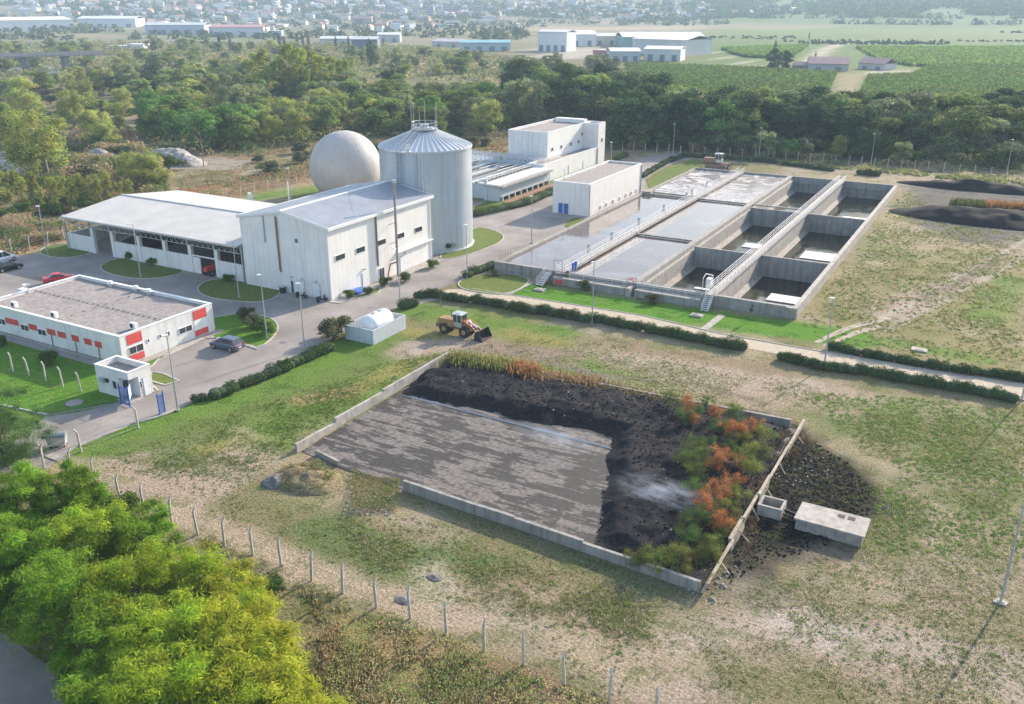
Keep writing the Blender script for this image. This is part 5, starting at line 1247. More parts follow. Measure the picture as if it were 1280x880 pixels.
idx = np.arange(len(a_)).reshape(A_.shape); F_ = np.stack([idx[:-1, :-1], idx[:-1, 1:], idx[1:, 1:], idx[1:, :-1]], -1).reshape(-1, 4)
o = npmesh('sludge_heap', np.stack([a_+34, b_-70, hz], 1), F_[(dd[F_] > 0).any(1)], M['sludge'], smooth=True); o.location = (-34, 70, 0)
tag(o, 'long black sludge heap bending along the far and right sides of the bed', 'sludge heap')
# clods and pale scraps on the heap: uncountable
def scatter_bits(name, n, poly, s0, s1, mat, label, cat, zf, seed=3):
    r_ = np.random.default_rng(seed); P_ = np.array(poly); lo = P_.min(0); hi = P_.max(0); pts = []
    c_ = r_.uniform(lo, hi, (n*3, 2)); c_ = c_[inpoly(c_[:, 0], c_[:, 1], poly)][:n]
    base = np.array([[-1, -1, -1], [1, -1, -1], [1, 1, -1], [-1, 1, -1], [-.6, -.6, 1], [.7, -.5, 1], [.5, .6, 1], [-.6, .6, .8]], float)
    V = []; F = []
    fb = [(0, 3, 2, 1), (4, 5, 6, 7), (0, 1, 5, 4), (1, 2, 6, 5), (2, 3, 7, 6), (3, 0, 4, 7)]
    for i, (x, y) in enumerate(c_):
        s = r_.uniform(s0, s1); a = r_.uniform(0, 6.28); R2 = np.array([[math.cos(a), -math.sin(a), 0], [math.sin(a), math.cos(a), 0], [0, 0, 1]])
        v = (base*r_.uniform(.6, 1.3, base.shape)*[s, s*.8, s*.6])@R2.T+[x, y, zf(x, y)+s*.2]; F += [tuple(k+8*i for k in f) for f in fb]; V.append(v)
    return tag(npmesh(name, np.concatenate(V), F, M[mat]), label, cat, kind='stuff')
def hzf(x, y):
    i = int((x+56)/.3); j = int((y-52.5)/.3); 
    return float(hz.reshape(A_.shape)[min(max(j, 0), A_.shape[0]-1), min(max(i, 0), A_.shape[1]-1)])
scatter_bits('sludge_clods', 2600, hp, .04, .13, 'sludge', 'loose black clods over the sludge heap', 'clods', hzf)
scatter_bits('pale_scraps', 130, hp, .04, .10, 'concretelight', 'small pale scraps and stones on the black heap', 'debris', hzf, 5)
scatter_bits('stones', 260, W([(200, 560), (500, 600), (900, 760), (1279, 700), (1279, 879), (600, 879), (420, 760)]), .03, .08, 'concretelight', 'scattered pale stones in the dry field', 'stones', lambda x, y: 0, 6)
scatter_bits('rubble_scraps', 110, W([(985, 545), (1030, 560), (1045, 600), (1000, 620), (960, 600)]), .04, .13, 'concretedirty', 'grey rubble scattered over the burnt ground behind the plank wall', 'rubble', lambda x, y: 0, 8)
scatter_bits('burnt_clods', 1500, W([(968, 532), (1002, 543), (1058, 578), (1090, 615), (1085, 648), (1035, 685), (960, 700), (905, 735), (915, 690)]), .04, .14, 'sludge', 'charred clods scattered over the burnt ground', 'clods', lambda x, y: 0, 18)
scatter_bits('rubble_scraps', 90, W([(440, 600), (505, 620), (490, 650), (430, 640)]), .04, .14, 'concretelight', 'pale rubble at the open corner of the sludge bed', 'rubble', lambda x, y: 0, 9)
scatter_bits('rubble_scraps', 80, W([(850, 700), (900, 720), (930, 700), (890, 760), (860, 745)]), .04, .18, 'concretedirty', 'broken rubble at the near corner of the plank wall', 'rubble', lambda x, y: 0, 10)
# walls of the bed
def thinwall(name, pts, h, w, mat, label, cat, jit=0, hs=None):
    b = MB(); P_ = [Vector((p[0], p[1], 0)) for p in pts]
    for i, (a, c) in enumerate(zip(P_[:-1], P_[1:])):
        d = (c-a).normalized(); n = Vector((-d.y, d.x, 0))*w/2; h0 = hs[i] if hs else h; h1 = hs[i+1] if hs else h
        b.prism([tuple((a-n)[:2]), tuple((a+n)[:2]), tuple((c+n)[:2]), tuple((c-n)[:2])], [-.1]*4, [h0, h0, h1, h1])
    return tag(b.build(name, M[mat]), label, cat)
thinwall('concrete_wall', [(-54.6, 56.0), (-54.8, 62), (-54.8, 70), (-54.75, 82.8)], .95, .3, 'concretelight', 'pale low concrete wall on the left side of the sludge bed', 'wall', hs=[.6, .9, 1.05, 1.1])
thinwall('concrete_wall', [(-54.7, 82.95), (-40, 83.2), (-26, 83.8), (-15, 84.4)], .9, .3, 'concretedirty', 'low concrete wall behind the black heap, hidden in weeds', 'wall')
thinwall('concrete_wall', [(-41.6, 55.3), (-34, 55.0), (-30.3, 54.9), (-24, 54.5), (-14.4, 53.95)], .95, .3, 'concrete', 'grey low concrete wall along the near edge of the sludge bed', 'wall', hs=[.95, 1.0, .98, .9, .8])
thinwall('concrete_wall', [(-52.6, 56.6), (-49.3, 55.9)], .55, .3, 'concretedirty', 'short broken stub of wall left of the bed entrance', 'wall')
pts = W([(880, 742), (897, 712), (908, 690)]), W([(908, 690), (925, 665), (938, 640)]), W([(934, 645), (955, 612), (972, 580)]), W([(972, 580), (985, 556), (998, 535)])
M['plank'] = surf('weathered_plank', (.42, .36, .28), .9, var=.3, scale=3, grime=(.12, .1, .08), streak=.5)
Wl = thing('plank_wall', 'leaning weathered wooden plank wall on the right side of the sludge bed', 'wall', (-14.3, 69, 0))
ys = [54.0, 60.2, 63.6, 67.8, 71.2, 77.8, 84.6]
for k in range(6):
    x = -14.3+(.18 if k % 2 else -.08); ln = (.35, -.1, .3, .15, .45, .2)[k]
    b = MB(); y0, y1 = ys[k]-.15, ys[k+1]+.15; h = (.95, 1.15, 1.2, 1.3, 1.15, 1.05)[k]; n = max(2, int((y1-y0)/.9))
    b.extr([(x, -.05), (x+.26, -.05), (x+.26+ln, h), (x+ln, h)], 'y', y0, y1)
    b.build('plank_panel', M['plank'], Wl)
    MB().beam((x+1.2, (y0+y1)/2, 0), (x+.26+ln*.8, (y0+y1)/2, h*.8), .1, .1).build('prop', M['plank'], Wl)
# concrete chambers
t = thing('concrete_slab_tank', 'long low concrete chamber with two square hatches on burnt ground', 'concrete chamber', (-7.7, 67, 0))
MB().prism([(-10.3, 65.75), (-5.15, 65.6), (-5.15, 68.3), (-10.25, 68.35)], -.1, .95).build('chamber_body', M['concretedirty'], t)
MB().prism([(-10.45, 65.6), (-5.0, 65.45), (-5.0, 68.45), (-10.4, 68.5)], .95, 1.1).build('cover_slab', M['concretelight'], t)
for x in (-7.15, -6.35): MB().box(x-.28, 67.45, 1.05, x+.28, 67.95, 1.125).build('hatch', M['dark'], t)
t = thing('open_chamber', 'small open square concrete chamber touching the plank wall', 'concrete chamber', (-12.5, 67.2, 0))
x0, y0, x1, y1 = -13.6, 66.4, -11.6, 68.2
MB().box(x0, y0, 0, x1, y0+.2, 1.0).box(x0, y1-.2, 0, x1, y1, 1.0).box(x0, y0+.2, 0, x0+.2, y1-.2, 1.0).box(x1-.2, y0+.2, 0, x1, y1-.2, 1.0).build('chamber_wall', M['concretelight'], t)
MB().box(x0+.2, y0+.2, 0, x1-.2, y1-.2, .25).build('chamber_floor', M['dark'], t)
tag(MB().path([(-11.6, 67.6, .4), (-10.3, 67.3, .35)], .12).path([(-11.6, 67.1, .3), (-10.3, 67.0, .3)], .08).build('pipe_pair', M['dark']), 'pair of dark pipes joining the two concrete chambers', 'pipe')
# heaps
def hpx(name, px, py, rx, ry, h, mat, label, cat, seed=1, group=None, rough=.3, n=26):
    x, y = G(px, py); return heap(name, x, y, rx, ry, h, mat, label, cat, 0, n, seed, rough, group)
M['darkgravel'] = surf('dark_gravel', (.17, .155, .15), .95, var=.5, scale=3, bump=1.0)
hpx('gravel_heap', 347, 602, 1.4, 1.5, .75, 'darkgravel', 'small grey gravel heap left of the bed entrance', 'heap', 2)
M['tanearth'] = groundmat('tan_earth', 4.0, (.25, .20, .12), .7, .9, (.12, .16, .05))
hpx('earth_mound', 384, 600, 3.6, 2.6, .95, 'tanearth', 'weedy tan earth mound at the corner of the sludge bed', 'mound', 3, rough=.8)
hpx('sand_heap', 543, 722, 0.7, .5, .2, 'darkgravel', 'small greyish earth heap near the foreground fence, upper one', 'heap', 4)
hpx('sand_heap', 505, 750, 0.8, .6, .2, 'darkgravel', 'small greyish earth heap right beside the foreground fence posts', 'heap', 5)
hpx('sludge_heap', 1218, 236, 17, 4.0, 2.0, 'sludge', 'far dark sludge heap near the back fence in the upper right', 'sludge heap', 6, rough=.75, n=60)
hpx('sludge_heap', 1238, 276, 19, 6.8, 2.6, 'sludge', 'large dark sludge heap right of the settling pits', 'sludge heap', 7, rough=.75, n=64)
hpx('earth_mound', 1186, 211, 3.4, 3, 1.9, 'tanearth', 'tan earth mound near the back fence behind the dark heaps', 'mound', 8)
hpx('earth_mound', 1007, 196, 4, 3, 1.4, 'tanearth', 'tan earth mound among the bushes behind the back fence', 'mound', 9)
for k, (px, py, rx, ry, h, lb) in enumerate(((215, 202, 11, 6, 3.8, 'pale rubble heap in the scrub left of the dead tree'), (232, 205, 6, 5, 2.6, 'pale rubble heap at the right end of the rubble row'), (130, 204, 12, 6, 3.8, 'pale rubble heap right of the big willow'),
        (165, 198, 9, 5, 3.0, 'pale rubble heap at the back of the rubble row'), (8, 208, 12, 6, 4.2, 'pale rubble heap at the left picture edge'), (96, 203, 6, 5, 2.3, 'pale rubble heap close behind the big willow'))):
    hpx('rubble_heap', px, py, rx, ry, h, 'rubble', lb, 'rubble heap', 20+k, 'rubble heaps in the scrub', .5, 34)

# ------------------------------------------------------------------ vegetation
def quads(P, Nn, size, asp, r_, fold=False):
    n = len(P); Nn = Nn/np.linalg.norm(Nn, axis=1, keepdims=True)
    t = r_.normal(size=(n, 3)); a = np.cross(Nn, t); a /= np.linalg.norm(a, axis=1, keepdims=True)+1e-9; b = np.cross(Nn, a)
    a = a*(size*0.5)[:, None]; b = b*(size*0.5*asp)[:, None]
    V = np.stack([P-a*.9, P-b*.75+a*.1, P+a, P+b*.75-a*.1], 1).reshape(-1, 3)
    return V, np.arange(4*n).reshape(n, 4)
def crown_mesh(name, clumps, nleaf, size, col, r_, mat, parent, asp=.7, shell=.35, drop=0.0, yellow=.1, up=.6, jit=.09):
    """clumps: list of (x,y,z,rx,ry,rz)"""
    C_ = np.array(clumps); w_ = (C_[:, 3]*C_[:, 4])**.9; w_ /= w_.sum()
    idx = r_.choice(len(C_), nleaf, p=w_)
    d = r_.normal(size=(nleaf, 3)); d /= np.linalg.norm(d, axis=1, keepdims=True); d[:, 2] = np.where(d[:, 2] < -.35, -d[:, 2], d[:, 2])
    rad = 1-shell*r_.random(nleaf)**1.3+r_.normal(0, jit, nleaf)
    P_ = C_[idx, :3]+d*C_[idx, 3:6]*rad[:, None]
    Nn = d*.8+r_.normal(size=(nleaf, 3))*.55+np.array([0, 0, up])
    sz = size*r_.uniform(.6, 1.35, nleaf)
    V, F = quads(P_, Nn, sz, asp, r_)
    if drop: V[:, 2] -= 0
    base = np.array(col)
    ct = r_.normal(1, .16, (len(C_), 1))*(1+r_.normal(0, .05, (len(C_), 3)))
    lc = base*ct[idx]*r_.normal(1, .15, (nleaf, 1))
    yl = r_.random(nleaf) < yellow; lc[yl] = lc[yl]*[1.5, 1.25, .8]
    lc = np.clip(lc, .012, .6)
    return npmesh(name, V, F, M[mat], np.repeat(lc, 4, 0), parent)
def trunk_mesh(h, r, limbs, r_, parent, mat='bark', lean=.03, split=.35):
    b = MB(); p = Vector((0, 0, -.3)); segs = 5; pts = [p]
    for k in range(segs): p = p+Vector((r_.normal(0, lean*h), r_.normal(0, lean*h), h/segs)); pts.append(p)
    for k in range(segs): b.tube(pts[k], pts[k+1], r*(1-.8*k/segs), r*(1-.8*(k+1)/segs), 7, cap=False)
    for k in range(limbs):
        t = r_.uniform(split, .95); q = pts[min(int(t*segs), segs-1)].lerp(pts[min(int(t*segs)+1, segs)], .5); a = r_.uniform(0, 6.28); L = h*r_.uniform(.25, .42)
        e = q+Vector((math.cos(a)*L*.75, math.sin(a)*L*.75, L*.7)); m_ = q.lerp(e, .5)+Vector((0, 0, -.05*L))
        b.tube(q, m_, r*.38, r*.25, 5, cap=False).tube(m_, e, r*.25, r*.08, 5, cap=False)
    return b.build('trunk', M[mat], parent, at=False)
def tree_proto(kind, seed):
    r_ = np.random.default_rng(seed); U_ = lambda a, b: r_.uniform(a, b)
    name = dict(willow='willow_tree', broad='broadleaf_tree', poplar='poplar_tree', cypress='cypress_tree', sapling='sapling', shrub='shrub', olive='grey_tree', acacia='acacia_tree').get(kind, kind)
    t = thing(name, None, 'tree' if kind != 'shrub' else 'shrub'); cl = []
    if kind == 'willow':
        trunk_mesh(6.5, .35, 7, r_, t, 'barkpale')
        for k in range(40):
            a = U_(0, 6.28); q = U_(0, 1)**.5; z = U_(.9, 9.2); w = 3.4*math.sqrt(max(.05, 1-((z-4.8)/5.2)**2)); cl.append((w*q*math.cos(a), w*q*math.sin(a), z, U_(.9, 1.5), U_(.9, 1.5), U_(1.0, 1.7)))
        crown_mesh('crown', cl, 8000, .46, (.34, .39, .12), r_, 'leaf', t, asp=.45, shell=.6, yellow=.2)
    elif kind in ('broad', 'dark', 'olive', 'green'):
        col = dict(broad=(.225, .30, .09), dark=(.068, .118, .045), olive=(.27, .31, .155), green=(.15, .29, .07))[kind]
        trunk_mesh(6.0, .3, 6, r_, t)
        for k in range(34):
            a = U_(0, 6.28); q = U_(0, 1)**.5; z = U_(.8, 8.6); w = 3.7*math.sqrt(max(.05, 1-((z-4.6)/5.0)**2)); cl.append((w*q*math.cos(a), w*q*math.sin(a), z, U_(1.1, 1.9), U_(1.1, 1.9), U_(.9, 1.5)))
        crown_mesh('crown', cl, 6500, .55, col, r_, 'leaf', t, shell=.45, yellow=.1)
    elif kind == 'poplar':
        trunk_mesh(14, .25, 9, r_, t, 'barkpale', .01)
        for k in range(26):
            z = U_(3.0, 16.5); w = 2.0*math.sin(math.pi*min(1, (z-1.5)/17))**.6; a = U_(0, 6.28); cl.append((w*.7*math.cos(a), w*.7*math.sin(a), z, U_(.7, 1.2), U_(.7, 1.2), U_(1.1, 1.9)))
        crown_mesh('crown', cl, 3600, .5, (.30, .36, .08), r_, 'leaf', t, shell=.6, yellow=.3)
    elif kind == 'cypress':
        trunk_mesh(8, .2, 0, r_, t)
        for k in range(16): z = .8+k*.72; w = 1.15*math.sin(math.pi*min(.93, (k+1.5)/18))**.7; cl.append((U_(-.15, .15), U_(-.15, .15), z, w, w, .9))
        crown_mesh('crown', cl, 1500, .4, (.03, .055, .03), r_, 'needle', t, shell=.25, yellow=0)
    elif kind == 'sapling':
        trunk_mesh(6, .1, 6, r_, t, 'barkpale', .02, .15)
        for k in range(15):
            z = U_(1.0, 8.2); w = 1.35*math.sin(math.pi*min(1, (z+.5)/9.5))**.6; a = U_(0, 6.28); q = U_(.1, .9); cl.append((w*q*math.cos(a), w*q*math.sin(a), z, U_(.4, .8), U_(.4, .8), U_(.8, 1.5)))
        crown_mesh('crown', cl, 2600, .34, (.28, .31, .09), r_, 'leaf', t, asp=.45, shell=.8, yellow=.3)
    elif kind in ('shrub', 'greyshrub'):
        b = MB()
        for k in range(5): a = U_(0, 6.28); b.tube((0, 0, -.1), (math.cos(a)*.6, math.sin(a)*.6, 1.2), .04, .02, 4)
        b.build('stem', M['bark'], t, at=False)
        for k in range(9): a = U_(0, 6.28); q = U_(0, 1.1); cl.append((q*math.cos(a), q*math.sin(a), U_(.45, 1.4), U_(.5, .9), U_(.5, .9), U_(.4, .8)))
        crown_mesh('crown', cl, 2200, .27, (.10, .16, .04) if kind == 'shrub' else (.15, .18, .09), r_, 'leaf', t, shell=.6, yellow=.15)
    return t
PROTO = {k: [tree_proto(k, 100+17*i+j) for j in range(n)] for i, (k, n) in enumerate((('willow', 3), ('broad', 3), ('dark', 3), ('olive', 2), ('green', 2), ('poplar', 2), ('cypress', 2), ('sapling', 3), ('shrub', 3), ('greyshrub', 2)))}
PH = dict(willow=10.3, broad=9.6, dark=9.6, olive=9.6, green=9.6, poplar=17.5, cypress=13, sapling=9, shrub=2, greyshrub=2)
USED = set(); LATE = []
def plant(kind, x, y, h, label, cat='tree', group=None, wide=1.0, z=0.0):
    pr = random.choice(PROTO[kind]); s = h/PH[kind]*random.uniform(.93, 1.07)
    if pr.name in USED: o = copy_tree(pr)
    else: USED.add(pr.name); o = pr
    o.location = (x, y, z-.05); o.rotation_euler = (0, 0, random.uniform(0, 6.28)); k = wide*random.uniform(.9, 1.12)
    o.scale = (s*k, s*k, s); tag(o, label, cat, group); return o
def plant_px(kind, px, py, h, label, **kw): x, y = G(px, py); return plant(kind, x, y, h, label, **kw)
def zone(poly, n, kinds, h0, h1, label, mind, group, cat='tree', wide=1.0, tries=60):
    P_ = np.array(poly, float); lo = P_.min(0); hi = P_.max(0); got = []; pool = np.array(W(poly)); lo = pool.min(0); hi = pool.max(0); wp = [tuple(p) for p in pool]
    for _ in range(n*tries):
        if len(got) >= n: break
        x = random.uniform(lo[0], hi[0]); y = random.uniform(lo[1], hi[1])
        if not inpoly(np.array([x]), np.array([y]), wp)[0]: continue
        if any(math.hypot(x-a, y-b) < mind for a, b in got): continue
        got.append((x, y))
        k = random.choices([q[0] for q in kinds], [q[1] for q in kinds])[0]
        plant(k, x, y, random.uniform(h0, h1), KL[k]+' '+label, cat, group+' ('+KS[k]+')', wide)
    return got
KL = dict(willow='loose yellow-green willow', broad='mid-green leafy tree', dark='dense dark tree', olive='grey-green rounded tree', green='bright-green dense tree', poplar='tall pale poplar', cypress='narrow dark cypress', sapling='slender pale sapling', shrub='low green shrub', greyshrub='grey-green low shrub')
KS = dict(willow='willows', broad='green trees', dark='dark trees', olive='grey trees', green='bright trees', poplar='poplars', cypress='cypresses', sapling='saplings', shrub='shrubs', greyshrub='grey shrubs')
# hero trees on the left
plant_px('willow', 55, 222, 17, 'largest willow, pale green and standing in front of the rubble heaps', group=None, wide=1.15)
plant_px('willow', 22, 196, 12.5, 'willow at the left picture edge behind the largest willow', wide=1.1); plant_px('willow', 92, 158, 13, 'yellow-tinged round willow beyond the largest willow', wide=1.2)
plant_px('willow', 28, 135, 12, 'broad pale willow at the far left below the road bridge', wide=1.4); plant_px('willow', 135, 186, 7.5, 'small willow bush between the rubble heaps and the sandy clearing', wide=1.2)
plant_px('broad', 52, 122, 11, 'broad green tree under the road bridge at the left', wide=1.3)
plant_px('willow', 192, 240, 8.5, 'round yellow-green bush tree at the right end of the sapling thicket', wide=1.35); plant_px('willow', 168, 236, 8.5, 'pale round tree left of the round bush tree in the thicket', wide=1.0)
# thicket of saplings behind the left fence
n = 0
for px in np.linspace(-12, 160, 17):
    plant_px('sapling', px+random.uniform(-4, 4), random.uniform(248, 264), random.uniform(5, 7.6), 'slender yellow-green sapling in the thicket left of the open shed', group='saplings in the thicket left of the shed', wide=1.35)
zone([(-10, 232), (-10, 120), (110, 108), (180, 130), (172, 165), (215, 195), (215, 225), (120, 228)], 44, (('greyshrub', 3), ('shrub', 3)), 3, 5.2, 'in the scrub round the largest willow', 5, 'bushes in the scrub round the largest willow', 'shrub', 1.3)
zone([(320, 200), (480, 172), (640, 166), (640, 180), (480, 196), (340, 222)], 30, (('greyshrub', 3), ('shrub', 3)), 2, 3.8, 'in the scrub behind the dome and silo', 5, 'bushes in the scrub behind the dome and silo', 'shrub', 1.2)
for px, py in ((8, 275), (26, 268), (70, 268), (110, 262), (150, 258), (205, 262)): plant_px('shrub', px, py, 2.6, 'low shrub at the foot of the sapling thicket', cat='shrub', group='low shrubs under the thicket', wide=1.3)
zone([(178, 186), (200, 158), (262, 160), (322, 175), (318, 196), (258, 196), (235, 190)], 14, (('green', 4), ('broad', 3)), 9.5, 12.5, 'in the clump right of the rubble heaps', 5, 'clump right of the rubble heaps', wide=1.15)
zone([(320, 185), (330, 160), (470, 150), (480, 168), (400, 178)], 20, (('willow', 4), ('broad', 3), ('olive', 2)), 9, 12, 'in the wood edge behind the gas dome', 6, 'wood edge behind the gas dome', wide=1.1)
zone([(175, 150), (230, 108), (330, 100), (500, 118), (500, 152), (330, 158), (215, 150)], 62, (('broad', 4), ('olive', 3), ('dark', 2), ('willow', 2)), 8.5, 12, 'in the mixed wood beyond the gas dome', 7, 'mixed wood beyond the gas dome', wide=1.25)
zone([(100, 108), (215, 92), (330, 100), (200, 128), (160, 128)], 26, (('broad', 3), ('olive', 3), ('dark', 2)), 7, 10, 'in the wood right of the road bridge', 8, 'wood right of the road bridge', wide=1.4)
zone([(-10, 112), (110, 100), (170, 130), (160, 170), (100, 190), (-10, 175)], 18, (('willow', 4), ('broad', 2)), 7, 11, 'among the scattered trees below the bridge', 11, 'scattered trees below the bridge', wide=1.2)
zone([(475, 168), (480, 128), (640, 132), (650, 165), (560, 176)], 34, (('broad', 4), ('olive', 3), ('green', 2), ('willow', 1)), 9, 12.5, 'in the wood above the silo roof', 8, 'wood above the silo', wide=1.2)
zone([(640, 140), (650, 112), (800, 128), (830, 168), (800, 184), (762, 186), (760, 160), (640, 160)], 36, (('dark', 5), ('broad', 3), ('olive', 1)), 12, 18, 'in the tall wood behind the screening block', 8, 'tall wood behind the screening building', wide=1.1)
zone([(770, 186), (775, 168), (850, 175), (900, 182), (900, 192), (850, 188)], 9, (('olive', 3), ('green', 2)), 7, 10, 'at the front of the wood behind the pump house', 6, 'front of the wood behind the pump house')
zone([(830, 160), (1290, 174), (1290, 199), (830, 186)], 66, (('dark', 6), ('broad', 3), ('olive', 1)), 11, 15, 'in the dark tree belt below the vineyards', 7.0, 'dark tree belt below the vineyards', wide=1.2)
zone([(850, 190), (930, 186), (1290, 205), (1290, 218), (1130, 206), (950, 196)], 26, (('greyshrub', 3), ('shrub', 4)), 4, 6.5, 'in the bushes behind the back fence', 5, 'bushes behind the back fence', 'shrub', 1.0)
for px, py, k, h, lb in ((955, 197, 'olive', 7, 'round grey-green bush tree behind the back fence, left of the brown one'), (1048, 199, 'willow', 6.5, 'brownish round bush tree behind the back fence'), (1075, 199, 'dark', 8.5, 'rounded dark tree right beside the brownish bush tree'),
                      (985, 198, 'green', 5.5, 'small green bush tree behind the back fence above the pits'), (1128, 206, 'olive', 6, 'pale bush tree behind the back fence above the dark heaps'), (900, 188, 'green', 13, 'tall bright tree at the front of the dark belt'), (930, 190, 'broad', 11, 'second tall tree at the front of the dark belt')):
    plant_px(k, px, py, h, lb)
for px, py, h in ((325, 128, 19), (338, 132, 21), (352, 130, 20), (365, 128, 22), (378, 130, 21), (392, 127, 20), (403, 131, 20), (318, 124, 17), (416, 128, 19), (430, 130, 18)): plant_px('poplar', px, py, h, 'tall yellowish poplar in the row beyond the mixed wood', group='poplar row beyond the wood', wide=1.5)
for px, py, h in ((275.5, 66, 14), (288.5, 66, 13), (301, 66, 8), (350, 62, 13), (356, 62, 12), (372, 61, 14), (379, 60, 13), (386, 60, 13), (420, 62, 13), (436, 63, 13), (463, 86, 18), (1011, 50, 9), (968, 70, 14), (1018, 82, 9)): plant_px('cypress', px, py, h, 'narrow dark cypress standing in the open ground before the town', group='cypresses before the town', wide=1.3)
for px, py, h, lb in ((967, 87, 12, 'left of two round dark trees beside the farmhouse'), (982, 87, 12, 'right of two round dark trees beside the farmhouse')): plant_px('dark', px, py, h, lb, wide=.9)
zone([(-10, 92), (-10, 62), (250, 58), (480, 70), (660, 78), (650, 100), (400, 98), (240, 86)], 85, (('broad', 3), ('olive', 3), ('willow', 2)), 6, 10, 'in the scrub before the industrial sheds', 16, 'scattered trees before the industrial sheds', wide=1.5)
zone([(640, 100), (640, 80), (720, 76), (790, 84), (780, 108)], 14, (('olive', 3), ('broad', 2)), 6, 9, 'scattered left of the vineyards', 13, 'scattered trees left of the vineyards', wide=1.5)
# dead tree and single shrubs round the plant
x, y = G(255, 208); t = thing('dead_tree', 'bare dead tree in the scrub behind the open shed', 'tree', (x, y, 0)); trunk_mesh(9, .16, 26, np.random.default_rng(4), t, 'barkpale', .01, .3)
for px, py, h, k, lb in ((418, 424, 3.2, 'greyshrub', 'pale round bush tree left of the white tank pen'), (333, 418, 2.2, 'shrub', 'green shrub at the lamp right of the office'), (317, 410, 2.0, 'greyshrub', 'pale shrub on the lawn right of the office'), (307, 398, 1.8, 'greyshrub', 'thin pale shrub behind the office corner'),
                         (60, 457, 2.0, 'shrub', 'yellow-green shrub in the shaded lawn below the office'), (2, 432, 1.6, 'shrub', 'small shrub at the left picture edge by the office wall'), (240, 332, 1.5, 'shrub', 'small shrub before the low shed wall, right one'), (162, 325, 1.5, 'shrub', 'small shrub before the low shed wall, left one'),
                         (192, 331, 1.5, 'shrub', 'small shrub before the low shed wall, middle one'), (285, 352, 1.4, 'shrub', 'small shrub at the shaded corner of shed and hall'), (540, 335, 1.6, 'shrub', 'shrub at the far lit corner of the white hall'), (481, 358, 1.7, 'greyshrub', 'thin shrub under the flue of the white hall'), (507, 352, 1.6, 'greyshrub', 'thin shrub before the big door of the white hall'),
                         (438, 372, 1.2, 'shrub', 'weed shrub beside the blue tarpaulin'), (460, 368, 1.2, 'greyshrub', 'weed shrub right of the blue tarpaulin'), (730, 362, 1.6, 'greyshrub', 'thin young shrub before the left channel ledge'), (816, 379, 1.5, 'greyshrub', 'thin young shrub before the right channel ledge'), (618, 345, 1.2, 'greyshrub', 'pale shrub on the small lawn corner'),
                         (153, 650, 2.4, 'shrub', 'bright green shrub standing on the foreground fence line'), (340, 745, 1.5, 'shrub', 'leafy green weed bush below the foreground fence'), (70, 405, .8, 'shrub', 'tiny shrub behind the office roof edge')):
    plant_px(k, px, py, h, lb, cat='shrub')
def whip(px, py, lb, h=2.2):
    x, y = G(px, py); r_ = np.random.default_rng(int(px)); t = thing('young_tree', lb, 'tree', (x, y, 0)); MB().tube((0, 0, -.1), (0, 0, h*.7), .04, .03, 5).build('trunk', M['barkpale'], t, at=False)
    crown_mesh('crown', [(0, 0, h*.7, .35, .35, .4), (.1, .1, h*.95, .25, .25, .35)], 260, .17, (.09, .14, .05), r_, 'leaf', t, shell=.9)
whip(708, 358, 'staked young tree beside the left inspection cover'); whip(551, 383, 'young tree on the lawn above the wheel loader'); whip(938, 402, 'thin young tree on the bright lawn right of the steel stairs')

# hedges: long rows of trimmed bushes
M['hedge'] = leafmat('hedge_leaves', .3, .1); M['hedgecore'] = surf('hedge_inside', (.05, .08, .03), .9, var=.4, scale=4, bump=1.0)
def hedge(px, w, h, label, col=(.05, .085, .03), dens=150, group='hedges along the track', name='hedge', size=.2, bumpy=.22, world=False):
    pts = px if world else W(px); pts = resample(pts, .45); r_ = np.random.default_rng(int(abs(pts[0][0]*31+pts[0][1]*7))); cl = []
    for (x, y) in pts:
        s = 1+r_.normal(0, bumpy*.6)+.12*math.sin(x*1.7+y); cl.append((x+r_.normal(0, .1), y+r_.normal(0, .1), h*.45*s, w*.55*s, w*.55*s, h*.55*s)); 
    L = len(pts)*.45; c = pts[len(pts)//2]; cl = [(a-c[0], b-c[1], *q) for a, b, *q in cl]
    t = thing(name, label, 'hedge', (c[0], c[1], 0), 0, group)
    crown_mesh('foliage', cl, int(L*dens*3), size, tuple(1.25*q for q in col), r_, 'hedge', t, shell=.3, yellow=.12, up=.5)
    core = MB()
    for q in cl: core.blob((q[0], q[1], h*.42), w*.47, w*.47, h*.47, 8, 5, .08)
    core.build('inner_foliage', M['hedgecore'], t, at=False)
    b = MB()
    for q in cl[::2]: b.tube((q[0], q[1], -.05), (q[0]+.1, q[1], h*.5), .04, .02, 4)
    b.build('stem', M['bark'], t, at=False); return t
for px, lb in (([(521, 373), (545, 372), (583, 378)], 'track hedge, first piece right of the round bush'), ([(592, 378), (635, 386), (641, 387)], 'track hedge, piece just above the wheel loader bucket'), ([(645, 388), (668, 392)], 'short track hedge piece left of the lamp'),
               ([(673, 391), (737, 403)], 'track hedge piece ending at the lamp post'), ([(744, 402), (800, 413)], 'track hedge piece right of the lamp post'), ([(808, 415), (870, 427), (928, 438)], 'long track hedge piece above the burnt bed'),
               ([(976, 450), (1025, 461), (1066, 467)], 'track hedge piece at the lamp right of the basin corner'), ([(1073, 466), (1140, 479), (1222, 493)], 'long track hedge piece in the right field'), ([(1227, 494), (1266, 502)], 'last track hedge piece at the right picture edge')):
    hedge(px, 1.25, 1.15, lb)
hedge([(1038, 436), (1100, 449), (1180, 462), (1258, 473)], 1.1, .9, 'hedge on the upper side of the track in the right field'); hedge([(1262, 474), (1300, 480)], 1.2, 1.0, 'hedge end on the upper side of the track at the right edge')
